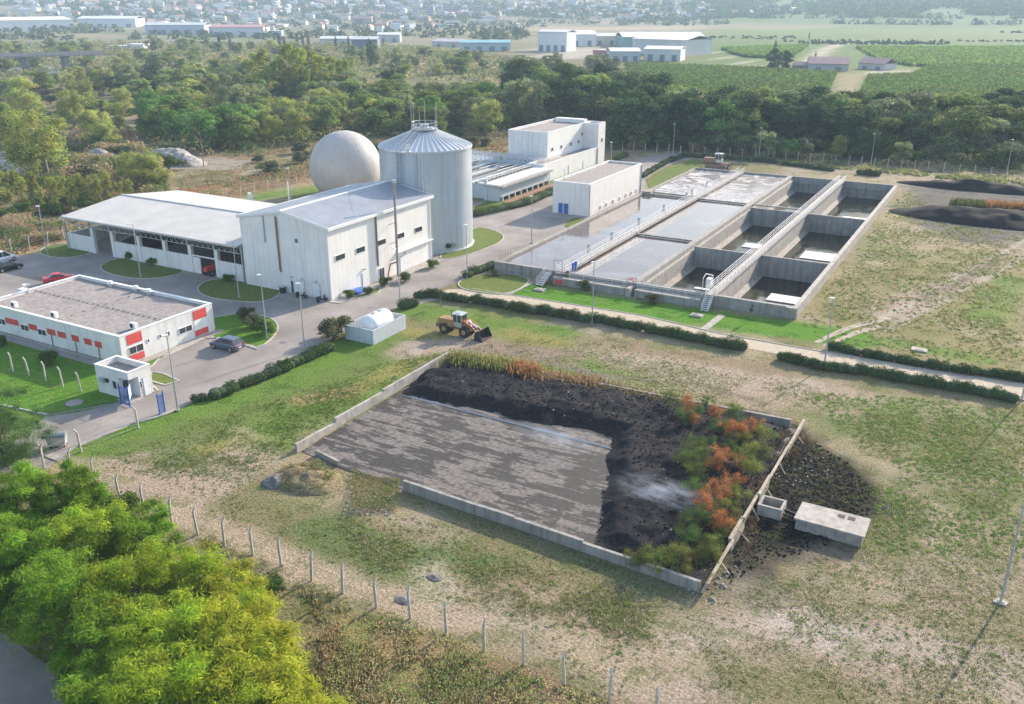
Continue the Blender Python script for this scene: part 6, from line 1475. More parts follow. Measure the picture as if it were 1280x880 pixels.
hedge([(594, 270), (625, 264), (660, 255), (690, 242), (700, 236)], 2.2, 1.3, 'bushy hedge below the raised channels', (.085, .12, .035), group='hedges inside the plant'); hedge([(584, 347), (600, 340), (618, 334)], 1.5, 1.1, 'hedge at the left corner of the basin', group='hedges inside the plant')
hedge([(802, 222), (835, 203), (856, 196), (960, 203), (1040, 214)], 1.6, 1.0, 'long dark hedge round the lawn behind the aeration lanes', (.045, .075, .03), 60, 'hedges inside the plant', size=.32); hedge([(1074, 218), (1096, 220)], 1.8, 1.3, 'short dark bush at the back corner of the pits', (.04, .07, .03), 80, 'hedges inside the plant', size=.3)
hedge([(770, 200), (782, 195)], 1.8, 1.1, 'hedge beyond the pump house roof', (.06, .1, .03), 80, 'hedges inside the plant', size=.3)
hedge([(268, 498), (294, 488)], 1.6, 1.1, 'dark rounded bush on the road edge below the office car', group='bushes along the entry road'); hedge([(246, 502), (254, 500)], 1.0, .8, 'small grey-green bush at the left end of the road bushes', (.075, .095, .06), group='bushes along the entry road')
hedge([(304, 483), (325, 476)], 1.4, 1.0, 'dark bush second from the left of the road bushes', group='bushes along the entry road'); hedge([(334, 472), (362, 461)], 1.4, 1.1, 'road bush beside the pale weeds', group='bushes along the entry road'); hedge([(368, 457), (412, 438)], 1.5, 1.1, 'long road hedge at the lamp opposite the white hall', group='bushes along the entry road')
hedge([(504, 386), (517, 382)], 1.7, 1.2, 'round dark bush where track and road meet', group='bushes along the entry road')
plant_px('shrub', 356, 463, 1.6, 'bright green weeds growing out of the road hedge', cat='shrub')

for px, py, s in ((372, 600, .6), (390, 596, .7), (402, 605, .55), (365, 590, .5)): LATE.append((px, py, s))
# near left tree by the container
def near_tree(name, px, py, h, w, col, label, nl, seed, leaf=.2, asp=.4, base=None, z=0.0, yellow=.15, lowest=.22, nclump=46, yel=None, clr=(.09, .15)):
    x, y = base or G(px, py); r_ = np.random.default_rng(seed); t = thing(name, label, 'tree', (x, y, z)); trunk_mesh(h*.7, .16+.012*h, 9, r_, t, 'bark', .02)
    cl = []
    for k in range(nclump):
        a = r_.uniform(0, 6.28); q = r_.random()**.5; zz = h*r_.uniform(lowest, .93); ww = w*math.sqrt(max(.08, 1-((zz/h-.5)/.58)**2)); s = h*r_.uniform(*clr)
        cl.append((ww*q*math.cos(a), ww*q*math.sin(a), zz, s*1.15, s*1.15, s*.75))
    crown_mesh('crown', cl, nl, leaf, col, r_, 'leafnear', t, asp=asp, shell=.85, yellow=yellow, up=.7, jit=.26); return t
near_tree('willow_tree', 8, 583, 7.4, 4.3, (.08, .155, .05), 'dark green willow at the left picture edge beside the waste container', 46000, 31, .21, .3, nclump=90, lowest=.08)
# bright trees filling the lower left corner
acs = [(a-(28 if a > 240 else 8 if a > 150 else 0), b, *q) for a, b, *q in [(-40, 690, 6.2, 3.4, 0), (30, 668, 5.6, 3.0, 0), (95, 655, 5.2, 2.8, 0), (40, 745, 6.0, 3.3, 0), (125, 725, 6.0, 3.2, 1), (190, 722, 5.6, 3.0, 0), (90, 800, 6.2, 3.3, 0), (190, 800, 6.4, 3.5, 1), (265, 772, 5.6, 3.0, 1), (150, 860, 6.0, 3.2, 0),
       (250, 868, 6.4, 3.4, 1), (330, 850, 5.8, 3.1, 2), (320, 790, 4.8, 2.6, 2), (350, 905, 6.2, 3.3, 2), (250, 950, 6.6, 3.4, 1), (385, 960, 6.0, 2.9, 2), (160, 940, 5.6, 3.0, 0), (-60, 790, 6.4, 3.4, 0), (-20, 730, 5.8, 3.0, 0)]]
aprot = []
ac_lab = ['leftmost rear acacia, bright green, cut by the left picture edge', 'bright green acacia behind the left corner, just below the dark willow', 'bright green acacia nearest the entry road and first fence posts', 'bright green acacia in the second row from the entry road, left', 'yellow-green acacia in the second row near the fence shrub', 'bright green acacia nearest the shrub on the fence line',
          'bright green acacia above the grey road at the left', 'yellow-green acacia in the middle of the lower left grove', 'yellow-green acacia near the weed bush below the fence', 'bright green acacia overhanging the grey corner road', 'yellow-green acacia at the bottom middle of the grove', 'yellowest acacia at the right end of the grove', 'small yellow acacia, topmost at the right end of the grove',
          'yellowish acacia cut by the bottom picture edge at the right of the grove', 'yellow-green acacia cut by the bottom picture edge in mid grove', 'last yellowish acacia reaching up at the bottom edge', 'green acacia at the bottom edge beside the corner road', 'green acacia cut by the left picture edge above the corner road', 'second green acacia at the left picture edge']
acol = [(.19, .33, .04), (.28, .39, .042), (.36, .42, .05)]
for i, (px, py, h, w, c) in enumerate(acs):
    if i < 3 or i in (11,):
        pass
    key = c
    found = [a for a in aprot if a[0] == key]
    if len(found) < (3 if c == 0 else 2):
        t = near_tree('acacia_tree', px, py, h, w, acol[c], ac_lab[i], 30000, 50+i, .36, .2, yellow=.2, nclump=110, lowest=.1, clr=(.075, .12)); aprot.append((key, t, h))
    else:
        k_, pr, ph_ = random.choice(found); x, y = G(px, py); t = copy_tree(pr, (x, y, 0), random.uniform(0, 6.28), (h/ph_, h/ph_, h/ph_), label=ac_lab[i])
    t['category'] = 'tree'; t['group'] = 'acacias of the lower left grove'

# shrubs on the sludge bed: some green, some dried orange
def bushkind(name, col, seed, h=2.0, n=1500, size=.13, asp=.4, tall=False):
    r_ = np.random.default_rng(seed); t = thing(name, None, 'shrub'); cl = []
    b = MB()
    for k in range(9): a = r_.uniform(0, 6.28); q = r_.uniform(.2, .8); b.tube((0, 0, -.1), (math.cos(a)*q, math.sin(a)*q, h*r_.uniform(.6, .95)), .025, .01, 4)
    b.build('stem', M['bark'], t, at=False)
    for k in range(13): a = r_.uniform(0, 6.28); q = r_.uniform(0, 1.0); cl.append((q*math.cos(a), q*math.sin(a), r_.uniform(.25, .85)*h, r_.uniform(.3, .55), r_.uniform(.3, .55), r_.uniform(.3, .6)*(1.3 if tall else 1)))
    crown_mesh('foliage', cl, n, size, col, r_, 'leafnear', t, asp=asp, shell=.95, yellow=.12, up=.5, jit=.3); return t
BK = dict(orange=[bushkind('dry_bush', (.44, .20, .085), 61, n=3600, asp=.28), bushkind('dry_bush', (.42, .21, .10), 62, n=3600, asp=.28)], green=[bushkind('green_bush', (.11, .185, .06), 63, n=3600, asp=.28), bushkind('green_bush', (.14, .20, .06), 64, n=3600, asp=.28)],
          olive=[bushkind('green_bush', (.22, .25, .07), 65, n=3600, asp=.28), bushkind('green_bush', (.19, .21, .07), 66, n=3600, asp=.28)], brown=[bushkind('dry_bush', (.16, .11, .07), 67, n=700)])
bused = set()
def bush(kind, px, py, s, label, group, wide=1.0):
    pr = random.choice(BK[kind]); x, y = G(px, py)
    if pr.name in bused: o = copy_tree(pr)
    else: bused.add(pr.name); o = pr
    o.location = (x, y, max(0, hzf(x, y)-.15)); o.rotation_euler = (0, 0, random.uniform(0, 6.28)); o.scale = (s*wide, s*wide, s); tag(o, label, 'shrub', group)
z7_ = lambda a, b: (700+a/2.588, 420+b/2.588)
for a, b_ in ((425, 300), (545, 350), (500, 450), (450, 560), (520, 560), (585, 460), (410, 262), (500, 290), (620, 330), (525, 430), (560, 510), (500, 520), (470, 590), (505, 640), (590, 350)): bush('orange', *z7_(a, b_+12), random.uniform(.85, 1.15), 'dried orange bush on the right of the black heap', 'dried orange bushes on the sludge bed')
for a, b_ in ((400, 300), (470, 250), (560, 370), (400, 440), (460, 420), (480, 380), (430, 540), (450, 630), (500, 690), (410, 650), (350, 240), (440, 280), (510, 330), (425, 395), (440, 440), (430, 480), (400, 690), (450, 690), (540, 395), (560, 300), (300, 760)): bush('green', *z7_(a, b_+12), random.uniform(.7, 1.1), 'leafy green bush on the right end of the black heap', 'green bushes on the sludge bed')
for a, b_ in ((560, 280), (640, 330), (650, 370), (610, 430), (560, 600), (530, 650), (500, 740), (400, 770), (600, 370), (640, 410), (590, 440), (560, 560), (520, 600), (480, 720), (430, 740), (380, 745), (330, 740), (270, 740), (230, 740), (610, 480), (350, 720)): bush('olive', *z7_(a, b_+10), random.uniform(.75, 1.15), 'olive-green bush round the right end of the black heap', 'olive bushes on the sludge bed')
for px, py in ((865, 712), (850, 718), (935, 668), (880, 735), (905, 700), (935, 690), (1005, 560), (975, 555), (835, 712), (990, 575)): bush('brown', px, py, random.uniform(.5, .9), 'scorched brown scrub beside the plank wall', 'scorched scrub by the plank wall')
for px, py, s in LATE: bush('brown', px, py, s, 'small brown weed bush on the tan mound by the bed', 'weed bushes on the tan mound')
# reeds behind the heap
def reeds(px0, px1, n, h, col, label, seed, w=.8):
    r_ = np.random.default_rng(seed); a = np.array(G(*px0)); b = np.array(G(*px1)); k = r_.random(n)[:, None]; P_ = a+(b-a)*k+r_.normal(0, w, (n, 2))*[.3, 1]
    c = (a+b)/2; P_ = P_-c; hh = h*r_.uniform(.6, 1.1, n); ang = r_.uniform(0, 6.28, n); ww = .05*r_.uniform(.8, 1.4, n); lean = r_.normal(0, .14, (n, 2))*hh[:, None]
    dx = np.cos(ang)*ww; dy = np.sin(ang)*ww; z0 = np.zeros(n)
    V = np.stack([np.stack([P_[:, 0]-dx, P_[:, 1]-dy, z0], 1), np.stack([P_[:, 0]+dx, P_[:, 1]+dy, z0], 1), np.stack([P_[:, 0]+dx*.6+lean[:, 0], P_[:, 1]+dy*.6+lean[:, 1], hh], 1), np.stack([P_[:, 0]-dx*.6+lean[:, 0], P_[:, 1]-dy*.6+lean[:, 1], hh], 1)], 1).reshape(-1, 3)
    C_ = np.clip(np.array(col)*r_.normal(1, .2, (n, 1)), .01, .6)
    o = npmesh('reed_clump', V, np.arange(4*n).reshape(n, 4), M['grassblade'], np.repeat(C_, 4, 0)); o.location = (c[0], c[1], 0)
    return tag(o, label, 'reeds', kind='stuff')
reeds((562, 457), (640, 470), 2600, 1.7, (.30, .31, .11), 'yellow-green reeds behind the black heap', 1); reeds((636, 468), (670, 476), 1200, 1.6, (.45, .24, .11), 'orange dried reeds behind the black heap', 2); reeds((668, 477), (745, 488), 2200, 1.2, (.36, .25, .14), 'brown dead reeds behind the black heap', 3); reeds((740, 487), (850, 512), 2200, 1.0, (.26, .22, .11), 'low weeds behind the right end of the heap', 5)
reeds((1190, 258), (1230, 261), 1500, 1.6, (.13, .17, .05), 'green reeds on the large dark heap', 6, 1.2); reeds((1232, 262), (1290, 266), 1800, 1.8, (.36, .19, .08), 'orange reeds on the large dark heap', 7, 1.2)

# loose grass, weeds and dry scrub: nobody could count these
def blades(name, poly, n, h0, h1, cols, label, seed, w=.035, world=False, clump=6, spread=.22, dens=None, lean_=.35):
    r_ = np.random.default_rng(seed); wp = poly if world else W(poly); P_ = np.array(wp); lo = P_.min(0); hi = P_.max(0)
    c = r_.uniform(lo, hi, (n*4, 2)); c = c[inpoly(c[:, 0], c[:, 1], wp)]
    k = fbm(c[:, 0], c[:, 1], 1/3.5, 3, seed); c = c[r_.random(len(c)) < sstep((dens or .45)-.12, (dens or .45)+.22, k)*sstep(0, 3.2 if hi[0]-lo[0] < 60 else 7, polydist(c[:, 0], c[:, 1], wp, True))][:n]; n = len(c)
    cc = np.array(cols)[r_.integers(0, len(cols), n)]*r_.normal(1, .15, (n, 1)); hc = r_.uniform(h0, h1, n)*(.35+.6*r_.random(n))
    P2 = np.repeat(c, clump, 0)+r_.normal(0, spread, (n*clump, 2))*np.repeat(np.clip(hc/.4, .4, 3), clump)[:, None]; hh = np.repeat(hc, clump)*r_.uniform(.5, 1.1, n*clump); m = n*clump
    ang = r_.uniform(0, 6.28, m); ww = w*r_.uniform(.7, 1.5, m)*np.clip(hh/.3, .6, 2.2); dx = np.cos(ang)*ww; dy = np.sin(ang)*ww; ln = r_.normal(0, lean_, (m, 2))*hh[:, None]; z0 = np.full(m, .0)
    V = np.stack([np.stack([P2[:, 0]-dx, P2[:, 1]-dy, z0], 1), np.stack([P2[:, 0]+dx, P2[:, 1]+dy, z0], 1), np.stack([P2[:, 0]+ln[:, 0], P2[:, 1]+ln[:, 1], hh], 1)], 1).reshape(-1, 3)
    C_ = np.clip(np.repeat(cc, clump, 0)*r_.normal(1, .12, (m, 1)), .01, .6)
    return tag(npmesh(name, V, np.arange(3*m).reshape(m, 3), M['grassblade'], np.repeat(C_, 3, 0)), label, 'grass', kind='stuff')
GR = [(.20, .29, .07), (.27, .33, .10)]; DR = [(.58, .50, .32), (.48, .42, .24), (.35, .36, .15)]
blades('dry_grass', [(380, 735), (520, 785), (700, 862), (860, 940), (300, 960), (370, 840)], 9000, .22, .55, DR+[(.46, .34, .16), (.36, .24, .13), (.25, .31, .08)], 'tall dry grass and weeds outside the foreground fence', 11, .04, clump=9)
blades('weeds', [(400, 640), (500, 650), (700, 705), (840, 750), (860, 830), (600, 770), (440, 720)], 5200, .12, .32, GR+DR, 'weeds between the sludge bed and the fence', 12, .04, clump=7)
blades('field_weeds', [(860, 760), (960, 700), (1300, 520), (1300, 900), (840, 900), (830, 800)], 7500, .10, .28, GR+DR, 'weeds and dry tufts in the lower right field', 13, .04, clump=6, dens=.5)
blades('field_weeds', [(1000, 500), (1300, 505), (1300, 640), (1100, 700), (1090, 580)], 6000, .12, .3, GR+GR+DR[1:], 'grass tufts in the right field below the track', 14, .05, clump=6)
blades('lawn_tufts', [(120, 575), (300, 510), (520, 440), (600, 440), (500, 480), (350, 575), (300, 640)], 5000, .1, .28, GR+[(.1, .18, .03)], 'grass tufts on the lawn south of the road', 15, .05, clump=6)
blades('field_weeds', [(1000, 400), (1130, 240), (1290, 300), (1290, 470)], 5500, .15, .4, GR+DR, 'tufts in the rough field right of the pits', 16, .09, clump=5)
blades('lawn_tufts', [(600, 430), (700, 420), (960, 470), (1100, 500), (990, 540), (800, 490), (640, 460)], 3500, .08, .22, GR+DR, 'tufts on the ground behind the black heap', 17, .05, clump=5)
blades('fence_weeds', [(50, 580), (150, 615), (430, 735), (780, 880), (740, 900), (400, 770), (250, 690), (60, 610)], 5000, .2, .55, DR+GR, 'weeds along the foot of the foreground fence', 18, .035, clump=8, dens=.42)
blades('scrub_grass', [(-10, 330), (-10, 262), (210, 262), (260, 225), (470, 195), (640, 165), (640, 192), (390, 222), (200, 238), (88, 300)], 9000, .3, .8, DR+[(.42, .24, .14), (.38, .23, .15), (.2, .25, .08)], 'reddish dry scrub behind the shed and dome', 19, .16, clump=6)
blades('verge_weeds', [(860, 190), (1060, 203), (1300, 224), (1300, 236), (1060, 214), (860, 198)], 4000, .4, 1.0, DR+GR, 'rank grass along the back fence', 20, .14, clump=6)
def bushmass(name, polys, n, h, size, cols, label, seed, world=False, dens=.42):
    r_ = np.random.default_rng(seed); VV = []; CC = []
    for poly in polys:
        wp = poly if world else W(poly); P_ = np.array(wp); lo = P_.min(0); hi = P_.max(0); c = r_.uniform(lo, hi, (n*4, 2)); c = c[inpoly(c[:, 0], c[:, 1], wp)]; k = fbm(c[:, 0], c[:, 1], 1/9., 3, seed); c = c[k > dens][:n]; m = len(c)
        hh = h*sstep(dens, .75, fbm(c[:, 0], c[:, 1], 1/9., 3, seed))+.2; tt = np.array([terr(*q) for q in c]) if np.hypot(*c[0]) > 1500 else 0
        P3 = np.stack([c[:, 0], c[:, 1], hh*r_.random(m)**.5+tt], 1); V, F = quads(P3, r_.normal(size=(m, 3))+[0, 0, .8], size*r_.uniform(.6, 1.4, m), .7, r_); VV.append(V)
        ci = (fbm(c[:, 0], c[:, 1], 1/7., 2, seed+3)*len(cols)*1.6-.3*len(cols)).astype(int).clip(0, len(cols)-1); CC.append(np.repeat(np.clip(np.array(cols)[ci]*r_.normal(1, .18, (m, 1)), .01, .5), 4, 0))
    V = np.concatenate(VV); return tag(npmesh(name, V, np.arange(len(V)).reshape(-1, 4), M['leaf'], np.concatenate(CC)), label, 'undergrowth', kind='stuff')
bushmass('undergrowth', [[(-10, 262), (-10, 180), (160, 170), (200, 200), (215, 250)], [(180, 196), (200, 100), (500, 110), (640, 130), (640, 170), (480, 172), (320, 196)]], 40000, 4.0, .8, [(.14, .19, .06), (.19, .22, .08), (.28, .27, .12), (.38, .28, .17)], 'undergrowth between the trees left of the silo', 41, dens=.34)
bushmass('undergrowth', [[(640, 130), (800, 120), (1300, 158), (1300, 200), (1000, 190), (770, 182)]], 26000, 4.0, .8, [(.05, .085, .035), (.07, .11, .04), (.11, .15, .05)], 'undergrowth of the dark tree belt', 42, dens=.3)
bushmass('undergrowth', [[(860, 186), (1300, 204), (1300, 222), (1100, 208), (860, 194)]], 9000, 3.0, .5, [(.15, .21, .07), (.22, .25, .1), (.34, .28, .16)], 'bushes and scrub behind the back fence', 43)
bushmass('scrub', [[(-30, 100), (-30, 55), (480, 55), (660, 76), (650, 104), (240, 90), (100, 104)]], 42000, 4.0, 1.8, [(.13, .18, .065), (.2, .22, .09), (.33, .29, .15)], 'far scrub before the industrial sheds', 44)
bushmass('heap_weeds', [[(352, 592), (395, 580), (420, 598), (402, 616), (356, 614)], [(440, 590), (500, 600), (498, 640), (440, 640)]], 3600, .8, .16, [(.30, .28, .13), (.24, .27, .10), (.16, .23, .07)], 'weeds over the mound at the bed entrance', 45, dens=.35)
bushmass('low_scrub', [[(215, 262), (230, 222), (480, 178), (640, 165), (640, 190), (480, 200), (392, 222), (300, 246)], [(-20, 322), (-20, 262), (90, 262), (80, 300)]], 20000, 1.7, .4, [(.46, .25, .15), (.36, .28, .16), (.22, .26, .1), (.46, .34, .22)], 'low reddish scrub behind the shed and the dome', 46, dens=.35)
bushmass('low_scrub', [[(470, 775), (600, 815), (800, 905), (700, 960), (420, 960), (400, 800)]], 9000, .7, .14, [(.50, .42, .22), (.26, .34, .11), (.46, .36, .19), (.36, .40, .14), (.40, .28, .15)], 'ragged brown and green scrub outside the foreground fence', 47, dens=.42)
bushmass('low_scrub', [[(800, 505), (880, 505), (985, 545), (900, 705), (850, 712), (845, 650), (900, 600), (900, 540)]], 1600, 1.0, .2, [(.30, .17, .08), (.2, .24, .08), (.13, .22, .06), (.17, .13, .09)], 'ragged weeds between the bushes of the sludge bed', 48, dens=.36)
def clumps(name, poly, n, r0, r1, h, cols, label, seed):
    r_ = np.random.default_rng(seed); wp = W(poly); P_ = np.array(wp); c = r_.uniform(P_.min(0), P_.max(0), (n*4, 2)); c = c[inpoly(c[:, 0], c[:, 1], wp)]
    k = fbm(c[:, 0], c[:, 1], 1/6., 3, seed); c = c[r_.random(len(c)) < sstep(.35, .65, k)][:n]; n = len(c); m = 16; rr = np.repeat(r_.uniform(r0, r1, n)**1.0, m)
    d = r_.normal(size=(n*m, 3)); d /= np.linalg.norm(d, axis=1, keepdims=True); d[:, 2] = abs(d[:, 2]); P3 = np.concatenate([np.repeat(c, m, 0), np.zeros((n*m, 1))], 1)+d*np.stack([rr, rr, rr*h], 1)*r_.uniform(.3, 1, (n*m, 1))
    V, F = quads(P3, d+r_.normal(size=(n*m, 3))*.4, rr*r_.uniform(.45, .8, n*m), .5, r_); cc = np.array(cols)[r_.integers(0, len(cols), n)]*r_.normal(1, .15, (n, 1))
    return tag(npmesh(name, V, F, M['leaf'], np.repeat(np.clip(np.repeat(cc, m, 0)*r_.normal(1, .12, (n*m, 1)), .01, .6), 4, 0)), label, 'weeds', kind='stuff')
WC = [(.18, .30, .07), (.26, .33, .11), (.16, .24, .07), (.38, .32, .17), (.32, .30, .14)]
clumps('weed_clumps', [(200, 600), (400, 650), (500, 630), (860, 750), (960, 690), (1300, 520), (1300, 920), (820, 920), (600, 830), (430, 735)], 3400, .07, .26, .6, WC, 'low weed clumps dotted over the dry field', 61)
clumps('weed_clumps', [(1000, 490), (1300, 505), (1300, 700), (1100, 690), (1080, 570)], 2600, .1, .32, .5, WC[:3], 'green clumps in the right field below the track', 62)
clumps('weed_clumps', [(1000, 400), (1130, 240), (1290, 300), (1290, 480), (1030, 430)], 2600, .12, .42, .5, WC, 'clumps in the rough field right of the pits', 63)
clumps('weed_clumps', [(120, 580), (300, 510), (520, 440), (720, 420), (960, 470), (1060, 495), (990, 540), (800, 490), (560, 450), (370, 575), (300, 640), (200, 600)], 3200, .07, .24, .5, WC, 'clumps on the lawn and dirt round the sludge bed', 64)
clumps('weed_clumps', [(968, 532), (1002, 543), (1058, 578), (1100, 615), (1085, 660), (1035, 690), (960, 705), (905, 740), (915, 690)], 500, .1, .35, .8, [(.1, .07, .05), (.2, .17, .08), (.16, .19, .07)], 'scorched weeds over the burnt ground', 65)
# vineyards: rows of vines far behind the belt
def vines(polys, n, step, hgt, size, label, seed, ang=.5):
    r_ = np.random.default_rng(seed); VV = []; CC = []
    for poly in polys:
        wp = W(poly); P_ = np.array(wp); lo = P_.min(0); hi = P_.max(0); c = r_.uniform(lo, hi, (n*3, 2)); u_ = c@np.array([math.cos(ang), math.sin(ang)]); u2 = np.round(u_/step)*step+r_.normal(0, .25, len(u_)); c = c+(u2-u_)[:, None]*np.array([math.cos(ang), math.sin(ang)])
        c = c[inpoly(c[:, 0], c[:, 1], wp)][:n]; m = len(c); P3 = np.stack([c[:, 0], c[:, 1], hgt*r_.random(m)**.6], 1); V, F = quads(P3, r_.normal(size=(m, 3))*.7+[0, -.3, .8], size*r_.uniform(.6, 1.4, m), .8, r_); VV.append(V)
        g_ = fbm(c[:, 0], c[:, 1], 1/18., 3, seed)[:, None]; CC.append(np.repeat(np.clip((np.array([(.11, .19, .04)])*(1.6-g_)+np.array([(.17, .17, .04)])*g_*.8)*r_.normal(1, .2, (m, 1)), .01, .5), 4, 0))
    V = np.concatenate(VV); return tag(npmesh('vineyard', V, np.arange(len(V)).reshape(-1, 4), M['leaf'], np.concatenate(CC)), label, 'vineyard', kind='stuff')
vines([[(782, 80), (940, 86), (1046, 92), (1030, 128), (900, 128), (790, 118)], [(1085, 96), (1140, 94), (1160, 84), (1300, 82), (1300, 148), (1070, 128)]], 42000, 3.2, 1.7, 1.7, 'green vineyard rows beyond the tree belt', 51)
vines([[(1070, 60), (1300, 60), (1300, 84), (1150, 84), (1100, 78)], [(900, 62), (1010, 58), (985, 74), (930, 72)]], 24000, 5, 1.8, 3.2, 'farther vineyard rows beyond the farmhouse', 52)

# ------------------------------------------------------------------ buildings beyond the wood
def bx(b, x0, y0, x1, y1, z0, z1): return b.box(x0, y0, z0, x1, y1, z1)
SH = {}
def smat(c, ribs=False):
    k = tuple(round(v, 2) for v in c)
    if k not in SH: SH[k] = surf('far_wall_'+str(len(SH)), c, .7, var=.08, scale=.1, bump=0)
    return SH[k]
def warehouse(name, pxa, pxb, hpx, depth, wall, roof, label, cat='warehouse', pitched=True, doors=3, hill=False, windows=0, rise=.10, tower=False):
    """near base edge from pixel a to pixel b, height in photo pixels, depth in metres away from the camera"""
    if hill: a = GT(*pxa); b_ = GT(*pxb)
    else: a = (*G(*pxa), 0.); b_ = (*G(*pxb), 0.)
    z0 = min(a[2], b_[2]); dx, dy = b_[0]-a[0], b_[1]-a[1]; L = math.hypot(dx, dy); rz = math.atan2(dy, dx)
    w = np.array([(a[0]+b_[0])/2, (a[1]+b_[1])/2, z0-CAMH]); h = hpx*float(w@FW)/FPX
    t = thing(name, label, cat, (a[0], a[1], z0-.5), rz)
    MB().box(0, 0, 0, L, depth, h+.5).build('wall', smat(wall), t, at=False)
    r = rise*depth if pitched else .25
    b = MB()
    if pitched: b.extr([(-.8, h+.45), (depth/2, h+.5+r), (depth+.8, h+.45), (depth+.8, h+.75), (depth/2, h+.85+r), (-.8, h+.75)], 'x', -.5, L+.5)
    else: b.box(-.3, -.3, h+.5, L+.3, depth+.3, h+.8)
    b.build('roof', smat(roof), t, at=False)
    for k in range(doors):
        c = L*(k+.5)/max(1, doors); MB().box(c-L*.03-1, -.15, .4, c+L*.03+1, 0, .5+min(h*.55, 5)).build('door', smat((.18, .2, .22)), t, at=False)
    if windows:
        nf = max(1, int(h/3.2))
        for f in range(nf):
            b = MB(); b.box(1, -.12, .5+f*3.1+1, L-1, 0, .5+f*3.1+2.2)
            b.build('window_band', M['glass'], t, at=False)
    return t
wh = (.66, .67, .69)
for q in (
 ((672, 64), (708, 65), 23, 20, wh, (.6, .6, .6), 'square pale industrial block with dark vertical slits', 4), ((712, 58), (745, 58), 14, 40, wh, (.7, .7, .7), 'low white warehouse right of the square pale block', 2),
 ((742, 57), (772, 57), 11, 30, (.6, .55, .48), (.6, .58, .54), 'beige warehouse in the middle of the industrial group', 2), ((778, 60), (880, 60), 13, 45, (.22, .36, .36), (.74, .74, .74), 'long green-walled warehouse with white roof at the back', 0),
 ((790, 67), (857, 70), 18, 40, (.55, .56, .56), (.72, .72, .72), 'tall grey-white warehouse in the front of the industrial group', 1), ((805, 76), (850, 77), 14, 22, (.58, .6, .62), (.7, .7, .7), 'low pale hall before the tall grey-white warehouse', 3),
 ((741, 71), (763, 72), 8, 16, (.42, .16, .17), (.5, .42, .42), 'small dark red shed left of the blue-grey hall', 1), ((763, 77), (800, 77), 12, 24, (.45, .5, .54), (.66, .66, .66), 'blue-grey hall with white end wall nearest the vineyard', 3),
 ((576, 64), (638, 64), 10, 22, (.40, .50, .55), (.2, .42, .5), 'long low hall with a turquoise roof', 4), ((540, 58), (576, 59), 6, 24, (.5, .5, .5), (.42, .42, .44), 'flat grey-roofed shed left of the turquoise hall', 2),
 ((0, 40), (92, 38), 13, 50, (.68, .68, .7), (.7, .7, .7), 'very long white factory hall at the far left', 6), ((98, 34), (170, 34), 10, 45, (.62, .63, .64), (.66, .66, .66), 'white factory hall right of the very long one', 4),
 ((182, 43), (256, 43), 11, 35, (.44, .48, .55), (.5, .52, .55), 'blue-grey industrial hall left of the red-roofed one', 5), ((262, 46), (330, 46), 11, 35, (.66, .66, .66), (.42, .24, .24), 'white hall with dark red roof', 4),
 ((330, 45), (352, 45), 6, 14, (.3, .42, .5), (.6, .6, .6), 'small blue shed right of the red-roofed hall', 1), ((400, 56), (440, 56), 7, 25, (.5, .52, .55), (.6, .6, .62), 'pale grey hall behind the cypresses', 2),
 ((440, 62), (472, 62), 12, 25, (.14, .16, .22), (.5, .5, .52), 'dark blue industrial block above the silo', 2), ((472, 53), (500, 53), 9, 22, (.45, .48, .5), (.68, .7, .72), 'low hall with pale roof above the silo', 2),
 ((136, 62), (160, 62), 4, 16, (.6, .6, .6), (.6, .58, .56), 'low white sheds in the sandy field', 1), ((160, 63), (180, 63), 7, 16, (.7, .7, .72), (.7, .7, .7), 'white rough-walled shed in the sandy field', 1)):
    warehouse('warehouse', q[0], q[1], q[2], q[3], q[4], q[5], q[6], doors=q[7], pitched=q[3] > 18, rise=.07)
for q in (((1010, 88), (1060, 89), 8, 16, (.42, .42, .42), (.42, .26, .24), 'grey farm barn with faded red roof at the vineyard edge', 2), ((1072, 86), (1105, 88), 7, 14, (.55, .52, .5), (.38, .25, .24), 'farmhouse with red roof right of the barn', 2), ((990, 86), (1012, 87), 4, 9, (.3, .25, .25), (.35, .25, .23), 'low farm shed left of the barn', 1)):
    warehouse('farm_building', q[0], q[1], q[2], q[3], q[4], q[5], q[6], cat='farm building', doors=q[7], rise=.22)
# road bridge over the river
a = np.array(G(-60, 98)); b2 = np.array(G(125, 92)); t = thing('road_bridge', 'long grey road bridge crossing at the upper left', 'bridge', (*a, 0))
zb = 9.5; a = np.array(G(-90, 73, zb)); b2 = np.array(G(128, 66, zb))
MB().beam((*a, zb), (*b2, zb-.6), 9, 1.1).build('deck', M['concrete'], t); n_ = (b2-a)/np.hypot(*(b2-a)); n_ = np.array([-n_[1], n_[0]])*4.4
for s in (-1, 1): MB().beam((*(a+s*n_), zb+1.1), (*(b2+s*n_), zb+.5), .3, .9).build('parapet', M['concretelight'], t)
for k in (.28, .52, .76): p = a+(b2-a)*k; MB().beam((p[0], p[1], -.3), (p[0], p[1], zb-.5), 5, 2).tube((p[0], p[1], 0), (p[0], p[1], zb-.6), 1.4, 1.4, 10).build('pier', M['concrete'], t)
sheet('river_water', W([(-120, 86), (0, 84), (60, 82), (130, 90), (60, 95), (-120, 97)]), .05, watermat('river', (.12, .14, .14), (.3, .3, .3), .2, .02, .15), 'pale river water glimpsed under the road bridge', 'water')
